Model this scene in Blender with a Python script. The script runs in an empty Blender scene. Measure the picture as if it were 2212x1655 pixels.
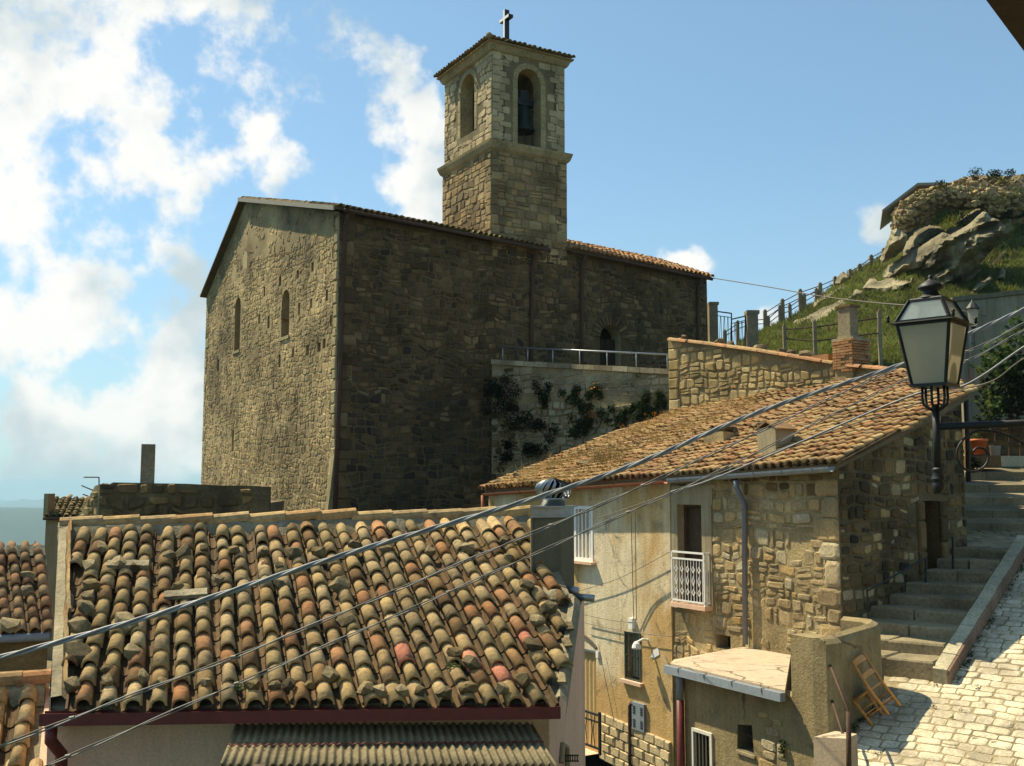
import bpy, bmesh, math, random
from math import radians, sin, cos, tan, atan2, pi, sqrt, hypot
from mathutils import Vector, Matrix, noise
from mathutils.geometry import tessellate_polygon, delaunay_2d_cdt
random.seed(7)
V = Vector
sc = bpy.context.scene
C = sc.collection

# ------------------------------------------------------------------ camera
W_, H_, F_, CX, CY = 2212.0, 1655.0, 2250.0, 1106.0, 827.5
PITCH = math.atan(227.0 / F_)
cam = bpy.data.cameras.new('camera'); camo = bpy.data.objects.new('camera', cam); C.objects.link(camo)
cam.sensor_width = 36.0; cam.sensor_fit = 'HORIZONTAL'; cam.lens = 36.0 * F_ / W_
cam.clip_start = 0.05; cam.clip_end = 40000
camo.location = (0, 0, 0); camo.rotation_euler = (pi / 2 + PITCH, 0, 0)
sc.camera = camo

def R(px, py):
    u = (px - CX) / F_; v = (CY - py) / F_
    y = cos(PITCH) - v * sin(PITCH); z = sin(PITCH) + v * cos(PITCH)
    return V((u / y, 1.0, z / y))
def P(px, py, D): return R(px, py) * D
def proj(p):
    yc = p.y * cos(PITCH) + p.z * sin(PITCH)
    if yc < 0.05: return (-9999, -9999)
    zc = -p.y * sin(PITCH) + p.z * cos(PITCH)
    return (CX + F_ * p.x / yc, CY - F_ * zc / yc)

# ------------------------------------------------------------------ light
SUN_V = V((-0.58, 0.38, 1.0)).normalized()
SUN_EL = math.asin(SUN_V.z); SUN_AZ = atan2(SUN_V.x, SUN_V.y)      # azimuth clockwise from +Y
sl = bpy.data.lights.new('sun', 'SUN'); sl.energy = 5.0; sl.angle = radians(0.5); sl.color = (1.0, 0.88, 0.63)
so = bpy.data.objects.new('sun', sl); C.objects.link(so)
so.rotation_euler = SUN_V.to_track_quat('Z', 'Y').to_euler(); so.location = (-20, 5, 40)
sc.view_settings.view_transform = 'Standard'; sc.view_settings.look = 'None'
sc.view_settings.exposure = 0.68; sc.view_settings.gamma = 1.0; sc.view_settings.use_curve_mapping = False
sc.render.engine = 'CYCLES'
sc.cycles.max_bounces = 5; sc.cycles.diffuse_bounces = 2; sc.cycles.transparent_max_bounces = 6
sc.cycles.volume_bounces = 0; sc.cycles.caustics_reflective = False; sc.cycles.caustics_refractive = False

SKY_STRENGTH = 0.056
world = bpy.data.worlds.new('World'); sc.world = world; world.use_nodes = True
wn = world.node_tree.nodes; wl = world.node_tree.links
wn.clear()
def wmath(op, a, b=None, c=None):
    n = wn.new('ShaderNodeMath'); n.operation = op
    for i, x in enumerate((a, b, c)):
        if x is None: continue
        if isinstance(x, (int, float)): n.inputs[i].default_value = x
        else: wl.new(x, n.inputs[i])
    return n.outputs[0]
sky = wn.new('ShaderNodeTexSky'); sky.sky_type = 'NISHITA'; sky.sun_disc = False
sky.sun_elevation = SUN_EL; sky.sun_rotation = SUN_AZ
sky.air_density = 1.0; sky.dust_density = 1.2; sky.ozone_density = 1.4; sky.altitude = 700
tc = wn.new('ShaderNodeTexCoord')
nz = wn.new('ShaderNodeTexNoise'); nz.inputs['Scale'].default_value = 13.0; nz.inputs['Detail'].default_value = 9
nz.inputs['Roughness'].default_value = 0.58; nz.inputs['Distortion'].default_value = 0.0
wl.new(tc.outputs['Generated'], nz.inputs['Vector'])
nz2 = wn.new('ShaderNodeTexNoise'); nz2.inputs['Scale'].default_value = 8.0; nz2.inputs['Detail'].default_value = 6
mpn = wn.new('ShaderNodeMapping'); mpn.inputs['Location'].default_value = (3.1, 1.7, 0.35)
wl.new(tc.outputs['Generated'], mpn.inputs['Vector']); wl.new(mpn.outputs[0], nz2.inputs['Vector'])
# cumulus banks: bearing of each bank (as seen in the picture) and its radius in degrees
BANKS = [(60, 60, 13, .95), (250, 60, 8, .75), (400, 20, 5, .5), (590, 90, 5.2, .75), (760, 60, 4, .5), (840, 190, 4.6, .7), (880, 290, 3, .5),
         (300, 260, 3.4, .5), (160, 240, 6, .7), (20, 300, 6, .6), (120, 400, 7, .8), (300, 420, 4.5, .7), (320, 520, 4, .6), (440, 310, 3.5, .5), (580, 340, 3.8, .65),
         (690, 400, 3.2, .6), (870, 430, 4.2, .8), (780, 450, 3, .4), (60, 650, 7, .6), (250, 700, 6, .5), (400, 650, 4, .65), (330, 800, 7, .5), (100, 850, 8, .42),
         (1448, 570, 1.25, .62), (1488, 560, 1.2, .62), (1520, 585, 1.0, .4), (1885, 500, 1.7, .66), (1825, 590, 1.6, .45), (1700, 645, 1.8, .66), (1660, 675, 1.2, .45),
         (180, 980, 9, .5), (420, 940, 6, .5), (60, 1000, 8, .4), (-500, 300, 14, .6), (-900, 700, 16, .5), (900, 1000, 6, .3)]
acc = None
for (bx, by, rd, wt) in BANKS:
    d = R(bx, by).normalized()
    vm = wn.new('ShaderNodeVectorMath'); vm.operation = 'DISTANCE'
    wl.new(tc.outputs['Generated'], vm.inputs[0]); vm.inputs[1].default_value = d
    mr = wn.new('ShaderNodeMapRange'); mr.interpolation_type = 'SMOOTHSTEP'
    mr.inputs[1].default_value = 0.0; mr.inputs[2].default_value = 2 * sin(radians(rd) / 2) * 1.08
    mr.inputs[3].default_value = wt; mr.inputs[4].default_value = 0.0
    wl.new(vm.outputs['Value'], mr.inputs[0])
    acc = mr.outputs[0] if acc is None else wmath('MAXIMUM', acc, mr.outputs[0]) if False else wmath('ADD', acc, mr.outputs[0])
acc = wmath('MINIMUM', acc, 0.72)
nz3 = wn.new('ShaderNodeTexNoise'); nz3.inputs['Scale'].default_value = 7.5; nz3.inputs['Detail'].default_value = 3
wl.new(tc.outputs['Generated'], nz3.inputs['Vector'])
dens = wmath('ADD', acc, wmath('ADD', wmath('MULTIPLY', wmath('SUBTRACT', nz.outputs['Fac'], 0.5), 3.2), wmath('MULTIPLY', wmath('SUBTRACT', nz3.outputs['Fac'], 0.50), 2.6)))
mrc = wn.new('ShaderNodeMapRange'); mrc.interpolation_type = 'SMOOTHSTEP'
mrc.inputs[1].default_value = 0.30; mrc.inputs[2].default_value = 0.82; wl.new(dens, mrc.inputs[0])
gate_ = wn.new('ShaderNodeMapRange'); gate_.interpolation_type = 'SMOOTHSTEP'; gate_.inputs[1].default_value = 0.0; gate_.inputs[2].default_value = 0.22; wl.new(acc, gate_.inputs[0])
cover = wmath('MULTIPLY', wmath('MULTIPLY', mrc.outputs[0], gate_.outputs[0]), 0.96)
# brightness of the cloud: pale blue-grey in its thick undersides, white at the rims
shade = wn.new('ShaderNodeMapRange'); shade.interpolation_type = 'SMOOTHSTEP'
shade.inputs[1].default_value = 0.44; shade.inputs[2].default_value = 0.64
wl.new(nz2.outputs['Fac'], shade.inputs[0])
ccol = wn.new('ShaderNodeMix'); ccol.data_type = 'RGBA'
ccol.inputs[6].default_value = (0.66 / SKY_STRENGTH, 0.65 / SKY_STRENGTH, 0.615 / SKY_STRENGTH, 1)
ccol.inputs[7].default_value = (0.37 / SKY_STRENGTH, 0.435 / SKY_STRENGTH, 0.45 / SKY_STRENGTH, 1)
wl.new(shade.outputs[0], ccol.inputs[0])
tint = wn.new('ShaderNodeMix'); tint.data_type = 'RGBA'; tint.blend_type = 'MULTIPLY'; tint.inputs[0].default_value = 1.0
tint.inputs[7].default_value = (1.42, 1.82, 1.82, 1); wl.new(sky.outputs[0], tint.inputs[6])
sepz = wn.new('ShaderNodeSeparateXYZ'); wl.new(tc.outputs['Generated'], sepz.inputs[0])
hzr = wn.new('ShaderNodeMapRange'); hzr.interpolation_type = 'SMOOTHSTEP'; hzr.inputs[1].default_value = 0.0; hzr.inputs[2].default_value = 0.34; hzr.inputs[3].default_value = 0.62; hzr.inputs[4].default_value = 0.20; wl.new(sepz.outputs[2], hzr.inputs[0])
hmix = wn.new('ShaderNodeMix'); hmix.data_type = 'RGBA'; hmix.inputs[7].default_value = (0.30 / SKY_STRENGTH, 0.41 / SKY_STRENGTH, 0.47 / SKY_STRENGTH, 1); wl.new(hzr.outputs[0], hmix.inputs[0]); wl.new(tint.outputs[2], hmix.inputs[6])
skymix = wn.new('ShaderNodeMix'); skymix.data_type = 'RGBA'
wl.new(cover, skymix.inputs[0]); wl.new(hmix.outputs[2], skymix.inputs[6]); wl.new(ccol.outputs[2], skymix.inputs[7])
bg = wn.new('ShaderNodeBackground'); bg.inputs['Strength'].default_value = SKY_STRENGTH
wl.new(skymix.outputs[2], bg.inputs['Color'])
wo = wn.new('ShaderNodeOutputWorld'); wl.new(bg.outputs[0], wo.inputs['Surface'])

# ------------------------------------------------------------------ materials
def c8(r, g, b):
    f = lambda x: (x / 255 / 12.92) if x / 255 <= 0.04045 else ((x / 255 + 0.055) / 1.055) ** 2.4
    return (f(r), f(g), f(b), 1.0)
def L(r, g, b): return (r, g, b, 1.0)
class NT:
    def __init__(s, name):
        s.m = bpy.data.materials.new(name); s.m.use_nodes = True
        s.n = s.m.node_tree.nodes; s.l = s.m.node_tree.links
        s.b = s.n['Principled BSDF']; s.pos = None
    def new(s, t, **kw):
        n = s.n.new(t)
        for k, v in kw.items(): setattr(n, k, v)
        return n
    def link(s, a, b): s.l.new(a, b)
    def P(s):
        if s.pos is None: s.pos = s.new('ShaderNodeNewGeometry')
        return s.pos.outputs['Position']
    def noise(s, scale, detail=4, rough=0.55, stretch=None):
        n = s.new('ShaderNodeTexNoise'); n.inputs['Scale'].default_value = scale
        n.inputs['Detail'].default_value = detail; n.inputs['Roughness'].default_value = rough
        if stretch:
            mp = s.new('ShaderNodeMapping'); mp.inputs['Scale'].default_value = stretch
            s.link(s.P(), mp.inputs[0]); s.link(mp.outputs[0], n.inputs['Vector'])
        else: s.link(s.P(), n.inputs['Vector'])
        return n.outputs['Fac']
    def math(s, op, a, b=0.0):
        n = s.new('ShaderNodeMath', operation=op)
        for i, x in enumerate((a, b)):
            if isinstance(x, (int, float)): n.inputs[i].default_value = x
            else: s.link(x, n.inputs[i])
        return n.outputs[0]
    def rng(s, x, a, b, c=0.0, d=1.0):
        n = s.new('ShaderNodeMapRange'); n.inputs[1].default_value = a; n.inputs[2].default_value = b
        n.inputs[3].default_value = c; n.inputs[4].default_value = d; s.link(x, n.inputs[0]); return n.outputs[0]
    def ramp(s, x, cols, interp='LINEAR'):
        n = s.new('ShaderNodeValToRGB'); cr = n.color_ramp; cr.interpolation = interp
        k = len(cols)
        while len(cr.elements) < k: cr.elements.new(0.5)
        for i, c in enumerate(cols):
            cr.elements[i].position = i / max(1, k - 1) if interp == 'LINEAR' else i / k
            cr.elements[i].color = c
        s.link(x, n.inputs[0]); return n.outputs[0]
    def mix(s, f, a, b, mode='MIX'):
        n = s.new('ShaderNodeMix', data_type='RGBA', blend_type=mode)
        for i, x in ((0, f), (6, a), (7, b)):
            if isinstance(x, (int, float)): n.inputs[i].default_value = x
            elif isinstance(x, tuple): n.inputs[i].default_value = x
            else: s.link(x, n.inputs[i])
        return n.outputs[2]
    def rnd(s):
        o = s.new('ShaderNodeObjectInfo'); s.P()
        return s.math('FRACT', s.math('ADD', o.outputs['Random'], s.pos.outputs['Random Per Island']))
    def bump(s, h, strength=0.4, dist=0.02):
        n = s.new('ShaderNodeBump'); n.inputs['Strength'].default_value = strength; n.inputs['Distance'].default_value = dist
        s.link(h, n.inputs['Height']); s.link(n.outputs[0], s.b.inputs['Normal'])
    def done(s, col, rough=0.9, metal=0.0, spec=0.2):
        if isinstance(col, tuple): s.b.inputs['Base Color'].default_value = col
        else: s.link(col, s.b.inputs['Base Color'])
        s.b.inputs['Roughness'].default_value = rough; s.b.inputs['Metallic'].default_value = metal
        s.b.inputs['Specular IOR Level'].default_value = spec
        return s.m
WARM = lambda cs: [(r, g * .955, b * .80, 1.0) for r, g, b, a in cs]
def stone_mat(name, cols, fine=22, big=1.1, bump=0.5, dark=0.55, spot=None, bdist=0.02):
    cols = WARM(cols)
    t = NT(name)
    base = t.ramp(t.rnd(), cols)
    v1 = t.rng(t.noise(fine, 6, 0.65), 0.3, 0.75, 0.62, 1.25)
    v2 = t.rng(t.noise(big, 3), 0.35, 0.65, dark, 1.15)
    g = t.math('MULTIPLY', v1, v2)
    gc = t.new('ShaderNodeCombineColor')
    for i in range(3): t.link(g, gc.inputs[i])
    col = t.mix(1.0, base, gc.outputs[0], 'MULTIPLY')
    if spot:
        f = t.rng(t.noise(9, 5, 0.7), 0.56, 0.66, 0, 0.7); col = t.mix(f, col, spot)
    t.bump(t.noise(fine * 1.2, 8, 0.7), bump, bdist)
    return t.done(col)
def plain(name, col, rough=0.6, metal=0.0, var=0.25, scale=12, bump=0.15, spec=0.3, bdist=0.006):
    t = NT(name); n = t.noise(scale, 5, 0.6)
    k = t.rng(n, 0.3, 0.7, 1 - var, 1 + var)
    gc = t.new('ShaderNodeCombineColor')
    for i in range(3): t.link(k, gc.inputs[i])
    colr = t.mix(1.0, col, gc.outputs[0], 'MULTIPLY')
    t.bump(t.noise(scale * 6, 4, 0.6), bump, bdist)
    return t.done(colr, rough, metal, spec)
def plaster(name, cols, scale=1.2, fine=45, bump=0.35, stain=None, stain_at=(0.52, 0.66), streak=0.3, crack=0.0, cs=0.8):
    t = NT(name); cols = WARM(cols)
    col = t.ramp(t.rng(t.noise(scale, 6, 0.6), 0.28, 0.72), cols)
    if stain:
        f = t.rng(t.noise(scale * 0.9, 4, 0.55, (1, 1, 0.55)), stain_at[0], stain_at[1], 0, 0.85); col = t.mix(f, col, stain)
    if crack:
        vo = t.new('ShaderNodeTexVoronoi', feature='DISTANCE_TO_EDGE'); vo.inputs['Scale'].default_value = cs
        nn_ = t.new('ShaderNodeTexNoise'); nn_.inputs['Scale'].default_value = 2.2; nn_.inputs['Detail'].default_value = 5; t.link(t.P(), nn_.inputs['Vector'])
        mv = t.new('ShaderNodeMix', data_type='VECTOR'); mv.inputs[0].default_value = .30; t.link(t.P(), mv.inputs[4]); t.link(nn_.outputs['Color'], mv.inputs[5]); t.link(mv.outputs[1], vo.inputs['Vector'])
        f = t.math('MULTIPLY', t.rng(vo.outputs['Distance'], 0.004, 0.016, 1, 0), t.rng(t.noise(1.3, 3), .45, .6, 0, crack)); col = t.mix(f, col, L(.07, .055, .035))
        f = t.rng(t.noise(2.3, 7, 0.7), 0.54, 0.66, 0, .55); col = t.mix(f, col, L(.17, .135, .085))
    s_ = t.rng(t.noise(3.0, 5, 0.6, (2.6, 2.6, 0.28)), 0.35, 0.7, 1.0 + streak * 0.4, 1.0 - streak)
    s2 = t.rng(t.noise(fine, 4, 0.7), 0.3, 0.7, 0.82, 1.14)
    g = t.math('MULTIPLY', s_, s2); gc = t.new('ShaderNodeCombineColor')
    for i in range(3): t.link(g, gc.inputs[i])
    col = t.mix(1.0, col, gc.outputs[0], 'MULTIPLY')
    t.bump(t.noise(fine, 6, 0.7), bump, 0.015)
    return t.done(col, 0.95)
M = {}
M['stone_church'] = stone_mat('church stone', [L(.41, .31, .17), L(.51, .40, .23), L(.33, .245, .13), L(.46, .355, .20), L(.54, .39, .20), L(.27, .205, .12), L(.48, .37, .215)], dark=0.45, big=.42)
M['stone_side'] = stone_mat('shade-toned church stone', [L(.185, .128, .066), L(.08, .058, .033), L(.135, .095, .049), L(.225, .155, .075), L(.10, .072, .04), L(.16, .112, .058), L(.06, .044, .027), L(.25, .185, .105), L(.12, .085, .045)], dark=0.5)  # flank copy of the church stone, its shade painted into darker colours
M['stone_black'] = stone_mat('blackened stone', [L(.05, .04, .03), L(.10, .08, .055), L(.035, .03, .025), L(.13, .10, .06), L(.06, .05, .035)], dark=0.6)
M['mortar_church'] = stone_mat('church mortar', [L(.37, .29, .17), L(.42, .335, .20)], fine=14, big=0.42, dark=0.45, bump=0.9, bdist=0.04)
M['mortar_side'] = stone_mat('shade-toned lime mortar', [L(.135, .10, .057), L(.16, .12, .068)], fine=14, big=0.5, dark=0.5, bump=0.9, bdist=0.04)  # flank mortar, darkened in colour to carry the same painted shade
M['stone_tower'] = stone_mat('tower ashlar', [L(.46, .38, .255), L(.54, .45, .31), L(.41, .335, .22), L(.50, .41, .27), L(.37, .30, .20)], dark=0.75)
M['stone_tower_old'] = stone_mat('old tower stone', [L(.36, .27, .15), L(.42, .33, .19), L(.27, .20, .11), L(.22, .17, .11), L(.40, .28, .14), L(.33, .27, .17)], dark=0.6)
M['mortar_tower'] = stone_mat('tower joints', [L(.20, .16, .10), L(.23, .19, .12)], fine=18, dark=0.7)
M['dressed'] = stone_mat('dressed stone', [L(.36, .30, .18), L(.41, .34, .21)], fine=12, dark=0.7, bump=0.3)
M['stone_terrace'] = stone_mat('terrace stone', [L(.36, .32, .23), L(.42, .37, .27), L(.28, .24, .17), L(.33, .28, .19), L(.45, .40, .30)], dark=0.6, spot=L(.16, .13, .08))
M['stone_field'] = stone_mat('honey field stone', [L(.42, .33, .17), L(.48, .38, .21), L(.34, .26, .13), L(.38, .29, .15), L(.50, .42, .25), L(.44, .31, .15)], dark=0.72)
M['mortar_field'] = stone_mat('field wall mortar', [L(.27, .22, .13), L(.30, .25, .15)], fine=16, dark=0.65, bump=0.9, bdist=0.03)
M['stone_house'] = stone_mat('house stone', [L(.48, .345, .18), L(.54, .43, .26), L(.38, .285, .16), L(.55, .385, .18), L(.45, .37, .25), L(.31, .235, .14), L(.52, .455, .33), L(.42, .32, .19)], dark=0.66, bump=0.7)
M['mortar_house'] = stone_mat('house mortar', [L(.38, .31, .18), L(.43, .35, .21)], fine=18, dark=0.55, bump=1.0, bdist=0.03)
M['rubble_dark'] = stone_mat('dark rubble', [L(.16, .105, .05), L(.22, .15, .075), L(.08, .06, .035), L(.27, .18, .085), L(.13, .09, .05)], dark=0.55)  # low palette also paints in the shade of the house side wall
M['mortar_dark'] = stone_mat('dark mortar', [L(.17, .13, .075), L(.20, .155, .09)], fine=14, dark=0.5, bump=0.9, bdist=0.03)  # joints darkened likewise for the shaded house side
M['cobble'] = stone_mat('cobble stone', [L(.62, .56, .46), L(.68, .62, .52), L(.56, .50, .40), L(.64, .57, .47), L(.60, .53, .44)], fine=26, big=1.5, dark=0.62, bump=0.6, bdist=0.012)
M['joint'] = stone_mat('sandy joint', [L(.38, .32, .22), L(.34, .285, .19)], fine=30, dark=0.65)
M['step'] = stone_mat('step stone', [L(.26, .22, .15), L(.31, .265, .185), L(.21, .18, .125)], fine=20, dark=0.6)
M['kerb'] = stone_mat('kerb stone', [L(.50, .46, .36), L(.44, .40, .31)], fine=20, dark=0.75)
M['kerb_red'] = stone_mat('reddish kerb stone', [L(.30, .20, .15), L(.26, .18, .14)], fine=20, dark=0.7)
M['rock'] = stone_mat('limestone rock', [L(.36, .33, .24), L(.30, .27, .19)], fine=4, big=0.45, dark=0.35, bump=1.0, bdist=0.12, spot=L(.20, .17, .10))
M['fieldrock'] = stone_mat('loose rock', [L(.25, .195, .115), L(.18, .145, .09), L(.34, .275, .175), L(.13, .10, .06), L(.22, .16, .075)], fine=24, big=4, dark=0.6, bump=0.8, spot=L(.26, .22, .10))
def tile_mat(name, cols, lich):
    cols = [(r * .98, g * .87, b * .69, 1.0) for r, g, b, a in cols]; t = NT(name); base = t.ramp(t.rnd(), cols, 'CONSTANT')
    v1 = t.rng(t.noise(16, 6, 0.65), 0.3, 0.7, 0.66, 1.22); v2 = t.rng(t.noise(1.3, 3), 0.3, 0.7, 0.75, 1.15)
    g = t.math('MULTIPLY', v1, v2); gc = t.new('ShaderNodeCombineColor')
    for i in range(3): t.link(g, gc.inputs[i])
    col = t.mix(1.0, base, gc.outputs[0], 'MULTIPLY')
    f = t.rng(t.noise(26, 6, 0.75), 0.53, 0.68, 0, 0.62); col = t.mix(f, col, lich)
    f2 = t.rng(t.noise(7, 4, 0.6), 0.55, 0.70, 0, 0.68); col = t.mix(f2, col, L(.10, .08, .05))
    t.bump(t.noise(40, 6, 0.7), 0.45, 0.008)
    return t.done(col, 0.92)
TILE_COLS = [L(.50, .37, .19), L(.53, .40, .21), L(.47, .35, .19), L(.42, .32, .17), L(.50, .39, .22), L(.38, .27, .14), L(.44, .33, .19), L(.52, .41, .25), L(.34, .22, .11), L(.45, .35, .21), L(.42, .22, .11), L(.40, .31, .17),
             L(.50, .38, .21), L(.24, .15, .08), L(.46, .36, .20), L(.55, .44, .27), L(.37, .29, .18), L(.47, .26, .14)]
M['tile'] = tile_mat('aged clay tile', TILE_COLS, L(.32, .24, .12))
M['tile_pink'] = tile_mat('new pink clay tile', [L(.62, .26, .19), L(.60, .29, .21)], L(.50, .30, .20))
M['tile_warm'] = tile_mat('warm clay tile', [L(.44, .30, .16), L(.38, .23, .12), L(.46, .34, .19), L(.34, .22, .12), L(.49, .39, .23), L(.38, .27, .15), L(.40, .22, .12), L(.29, .19, .11), L(.48, .34, .18)], L(.32, .24, .11))
M['tile_red'] = tile_mat('reddish clay tile', [L(.36, .20, .11), L(.42, .27, .15), L(.30, .17, .10), L(.44, .31, .18), L(.33, .22, .13), L(.40, .22, .12)], L(.20, .15, .09))
M['tile_dim'] = tile_mat('mossy clay tile', [L(.26, .20, .10), L(.34, .27, .15), L(.22, .19, .09), L(.30, .22, .12), L(.18, .17, .08)], L(.12, .13, .05))
M['tile_pan'] = tile_mat('shade-toned pan tile', [L(.10, .07, .04), L(.13, .09, .05), L(.08, .06, .035), L(.12, .08, .045)], L(.06, .05, .03))  # near-black colours paint in the shade of the valleys between cover tiles
M['tile_ridge'] = tile_mat('ridge clay tile', [L(.50, .36, .18), L(.46, .30, .15), L(.52, .40, .22), L(.44, .34, .20)], L(.30, .24, .14))
M['coping_tile'] = tile_mat('orange coping tile', [L(.44, .25, .14), L(.44, .31, .18), L(.47, .27, .16), L(.40, .29, .17)], L(.36, .26, .16))
M['mortar_grey'] = stone_mat('grey cement', [L(.30, .27, .20), L(.33, .29, .22)], fine=20, big=2, dark=0.65, bump=1.0)
M['cement'] = plaster('cement render', [L(.27, .235, .16), L(.33, .285, .20), L(.38, .33, .235)], scale=2.2, streak=0.25)
M['cement_rough'] = plaster('rough cement render', [L(.24, .19, .11), L(.31, .25, .15), L(.36, .30, .18)], scale=2.0, fine=24, bump=1.0, streak=0.2, crack=.8, cs=.7)
M['cement_dark'] = plaster('dark cement', [L(.14, .13, .10), L(.18, .165, .125)], scale=2, streak=0.2)
M['plaster_house'] = plaster('sandy plaster', [L(.66, .55, .40), L(.76, .67, .52), L(.61, .50, .34)], scale=0.6, fine=26, bump=1.0, stain=L(.52, .31, .095), stain_at=(0.40, 0.52), streak=0.16, crack=.6, cs=.6)
M['plaster_pink'] = plaster('pale pink plaster', [L(.70, .47, .38), L(.76, .53, .44)], scale=0.9, bump=0.15, streak=0.12)
M['plaster_far'] = plaster('dun plaster', [L(.30, .24, .16), L(.34, .28, .19)], streak=0.2)
M['plaster_grey'] = plaster('grey plaster', [L(.23, .22, .18), L(.30, .28, .23)], scale=1.5, streak=0.25)
M['slab'] = plaster('pinkish cement screed', [L(.46, .37, .30), L(.51, .42, .345), L(.42, .335, .27)], scale=1.6, fine=30, bump=0.3, streak=0.08, crack=.8, cs=.9)
M['block'] = stone_mat('cream split block', [L(.60, .48, .31), L(.66, .54, .36), L(.55, .43, .27)], fine=30, dark=0.85, bump=0.9)
M['brick'] = stone_mat('red brick', [L(.42, .20, .10), L(.46, .26, .14), L(.36, .18, .10), L(.48, .32, .19)], fine=30, dark=0.75)
M['black'] = plain('void black', L(.012, .010, .008), 1.0, var=0.1, spec=0.0)
M['dark_in'] = plain('dim interior', L(.035, .028, .02), 1.0, var=0.2, spec=0.0)
M['iron'] = plain('black iron', L(.018, .018, .018), 0.55, var=0.2, scale=30, spec=0.4)
M['rust'] = plain('rusty iron', L(.075, .040, .025), 0.8, var=0.4, scale=20)
M['galv'] = plain('galvanised steel', L(.36, .38, .38), 0.42, metal=0.75, var=0.15, scale=9)
M['gutter_grey'] = plain('grey painted gutter', L(.22, .25, .27), 0.5, var=0.12)
M['pipe_grey'] = plain('grey pvc pipe', L(.15, .16, .19), 0.5, var=0.12)
M['gutter_red'] = plain('oxblood gutter paint', L(.13, .022, .018), 0.45, var=0.2, spec=0.4)
M['gutter_orange'] = plain('rust orange gutter', L(.32, .11, .045), 0.6, var=0.25)
M['white'] = plain('white paint', L(.80, .78, .72), 0.5, var=0.06)
M['offwhite'] = plain('ivory paint', L(.70, .66, .55), 0.6, var=0.08)
M['green_bar'] = plain('dark green paint', L(.06, .075, .055), 0.5, var=0.15)
M['pane_dark'] = plain('shaded glass', L(.03, .035, .03), 0.15, var=0.1, bump=0.0, spec=0.5)
M['louvre'] = plain('olive blind', L(.30, .28, .20), 0.7, var=0.12)
M['wood_dark'] = plain('dark wood', L(.07, .045, .025), 0.7, var=0.3)
M['wood_tan'] = plain('tan wood', L(.34, .24, .12), 0.7, var=0.25)
M['wood_chair'] = plain('honey varnished wood', L(.62, .27, .06), 0.4, var=0.2, spec=0.4)
M['straw'] = plain('woven straw', L(.50, .36, .17), 0.9, var=0.3, scale=50, bump=0.6)
M['curtain'] = plain('ochre door curtain', L(.42, .29, .12), 0.9, var=0.15)
M['cable'] = plain('grey cable sheath', L(.22, .225, .22), 0.5, var=0.15)
M['cable_b'] = plain('pale twisted cable', L(.30, .31, .31), 0.5, var=0.12)
M['cable_dk'] = plain('weathered wire', L(.17, .15, .12), 0.7, var=0.25)
M['bronze'] = plain('green bronze', L(.018, .030, .020), 0.5, metal=0.4, var=0.25)
M['concrete_post'] = stone_mat('concrete post', [L(.30, .25, .18), L(.26, .22, .16)], fine=14, dark=0.75)
M['pot'] = plain('orange plastic pot', L(.50, .13, .04), 0.6, var=0.15)
M['eternit'] = stone_mat('fibre cement sheet', [L(.25, .21, .14), L(.29, .245, .165)], fine=30, big=2.5, dark=0.65, bump=0.5, spot=L(.20, .17, .10))
M['lead'] = plain('grey fascia', L(.24, .22, .17), 0.7, var=0.15)
def leaf_mat(name, cols):
    t = NT(name); col = t.ramp(t.rnd(), cols)
    k = t.math('MULTIPLY', t.rng(t.noise(.35, 4), .35, .65, .55, 1.12), t.rng(t.noise(1.6, 4), .3, .7, .7, 1.1)); gc = t.new('ShaderNodeCombineColor')
    for i in range(3): t.link(k, gc.inputs[i])
    col = t.mix(1.0, col, gc.outputs[0], 'MULTIPLY')
    m = t.done(col, 0.75, spec=0.25)
    tl = t.new('ShaderNodeBsdfTranslucent'); t.link(col, tl.inputs[0]); mx = t.new('ShaderNodeMixShader'); mx.inputs[0].default_value = .42
    t.link(t.b.outputs[0], mx.inputs[1]); t.link(tl.outputs[0], mx.inputs[2]); t.link(mx.outputs[0], t.n['Material Output'].inputs[0])
    return m
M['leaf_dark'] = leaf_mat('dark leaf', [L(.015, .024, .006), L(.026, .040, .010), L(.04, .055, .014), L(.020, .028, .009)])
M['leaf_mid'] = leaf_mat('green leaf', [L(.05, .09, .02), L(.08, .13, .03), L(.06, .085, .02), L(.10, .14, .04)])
M['flower'] = leaf_mat('orange flower', [L(.55, .20, .03), L(.48, .16, .03), L(.60, .30, .05)])
M['grass'] = leaf_mat('meadow grass', [L(.12, .18, .022), L(.17, .23, .03), L(.21, .25, .045), L(.12, .16, .022), L(.30, .25, .08), L(.22, .16, .06)])
M['grass_dry'] = leaf_mat('dry grass', [L(.40, .26, .08), L(.34, .22, .07), L(.46, .32, .12), L(.28, .20, .07), L(.20, .17, .06)])
def ground_mat(name, a, b, s1=0.25, s2=3.0):
    t = NT(name); n = t.math('ADD', t.math('MULTIPLY', t.noise(s1, 5), 0.6), t.math('MULTIPLY', t.noise(s2, 6, 0.65), 0.4))
    t.bump(t.noise(s2 * 2, 6, 0.7), 0.8, 0.1)
    return t.done(t.ramp(t.rng(n, 0.35, 0.65), [a, b]), 0.95)
M['turf'] = ground_mat('turf', L(.045, .065, .012), L(.075, .095, .022))
M['earth'] = ground_mat('earth', L(.16, .12, .07), L(.24, .19, .12), 0.6, 4)
M['valley'] = ground_mat('wooded hills', L(.016, .032, .016), L(.05, .065, .03), 0.004, 0.02)
M['paving'] = stone_mat('alley paving', [L(.55, .47, .33), L(.50, .43, .30)], fine=12, dark=0.75)
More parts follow.
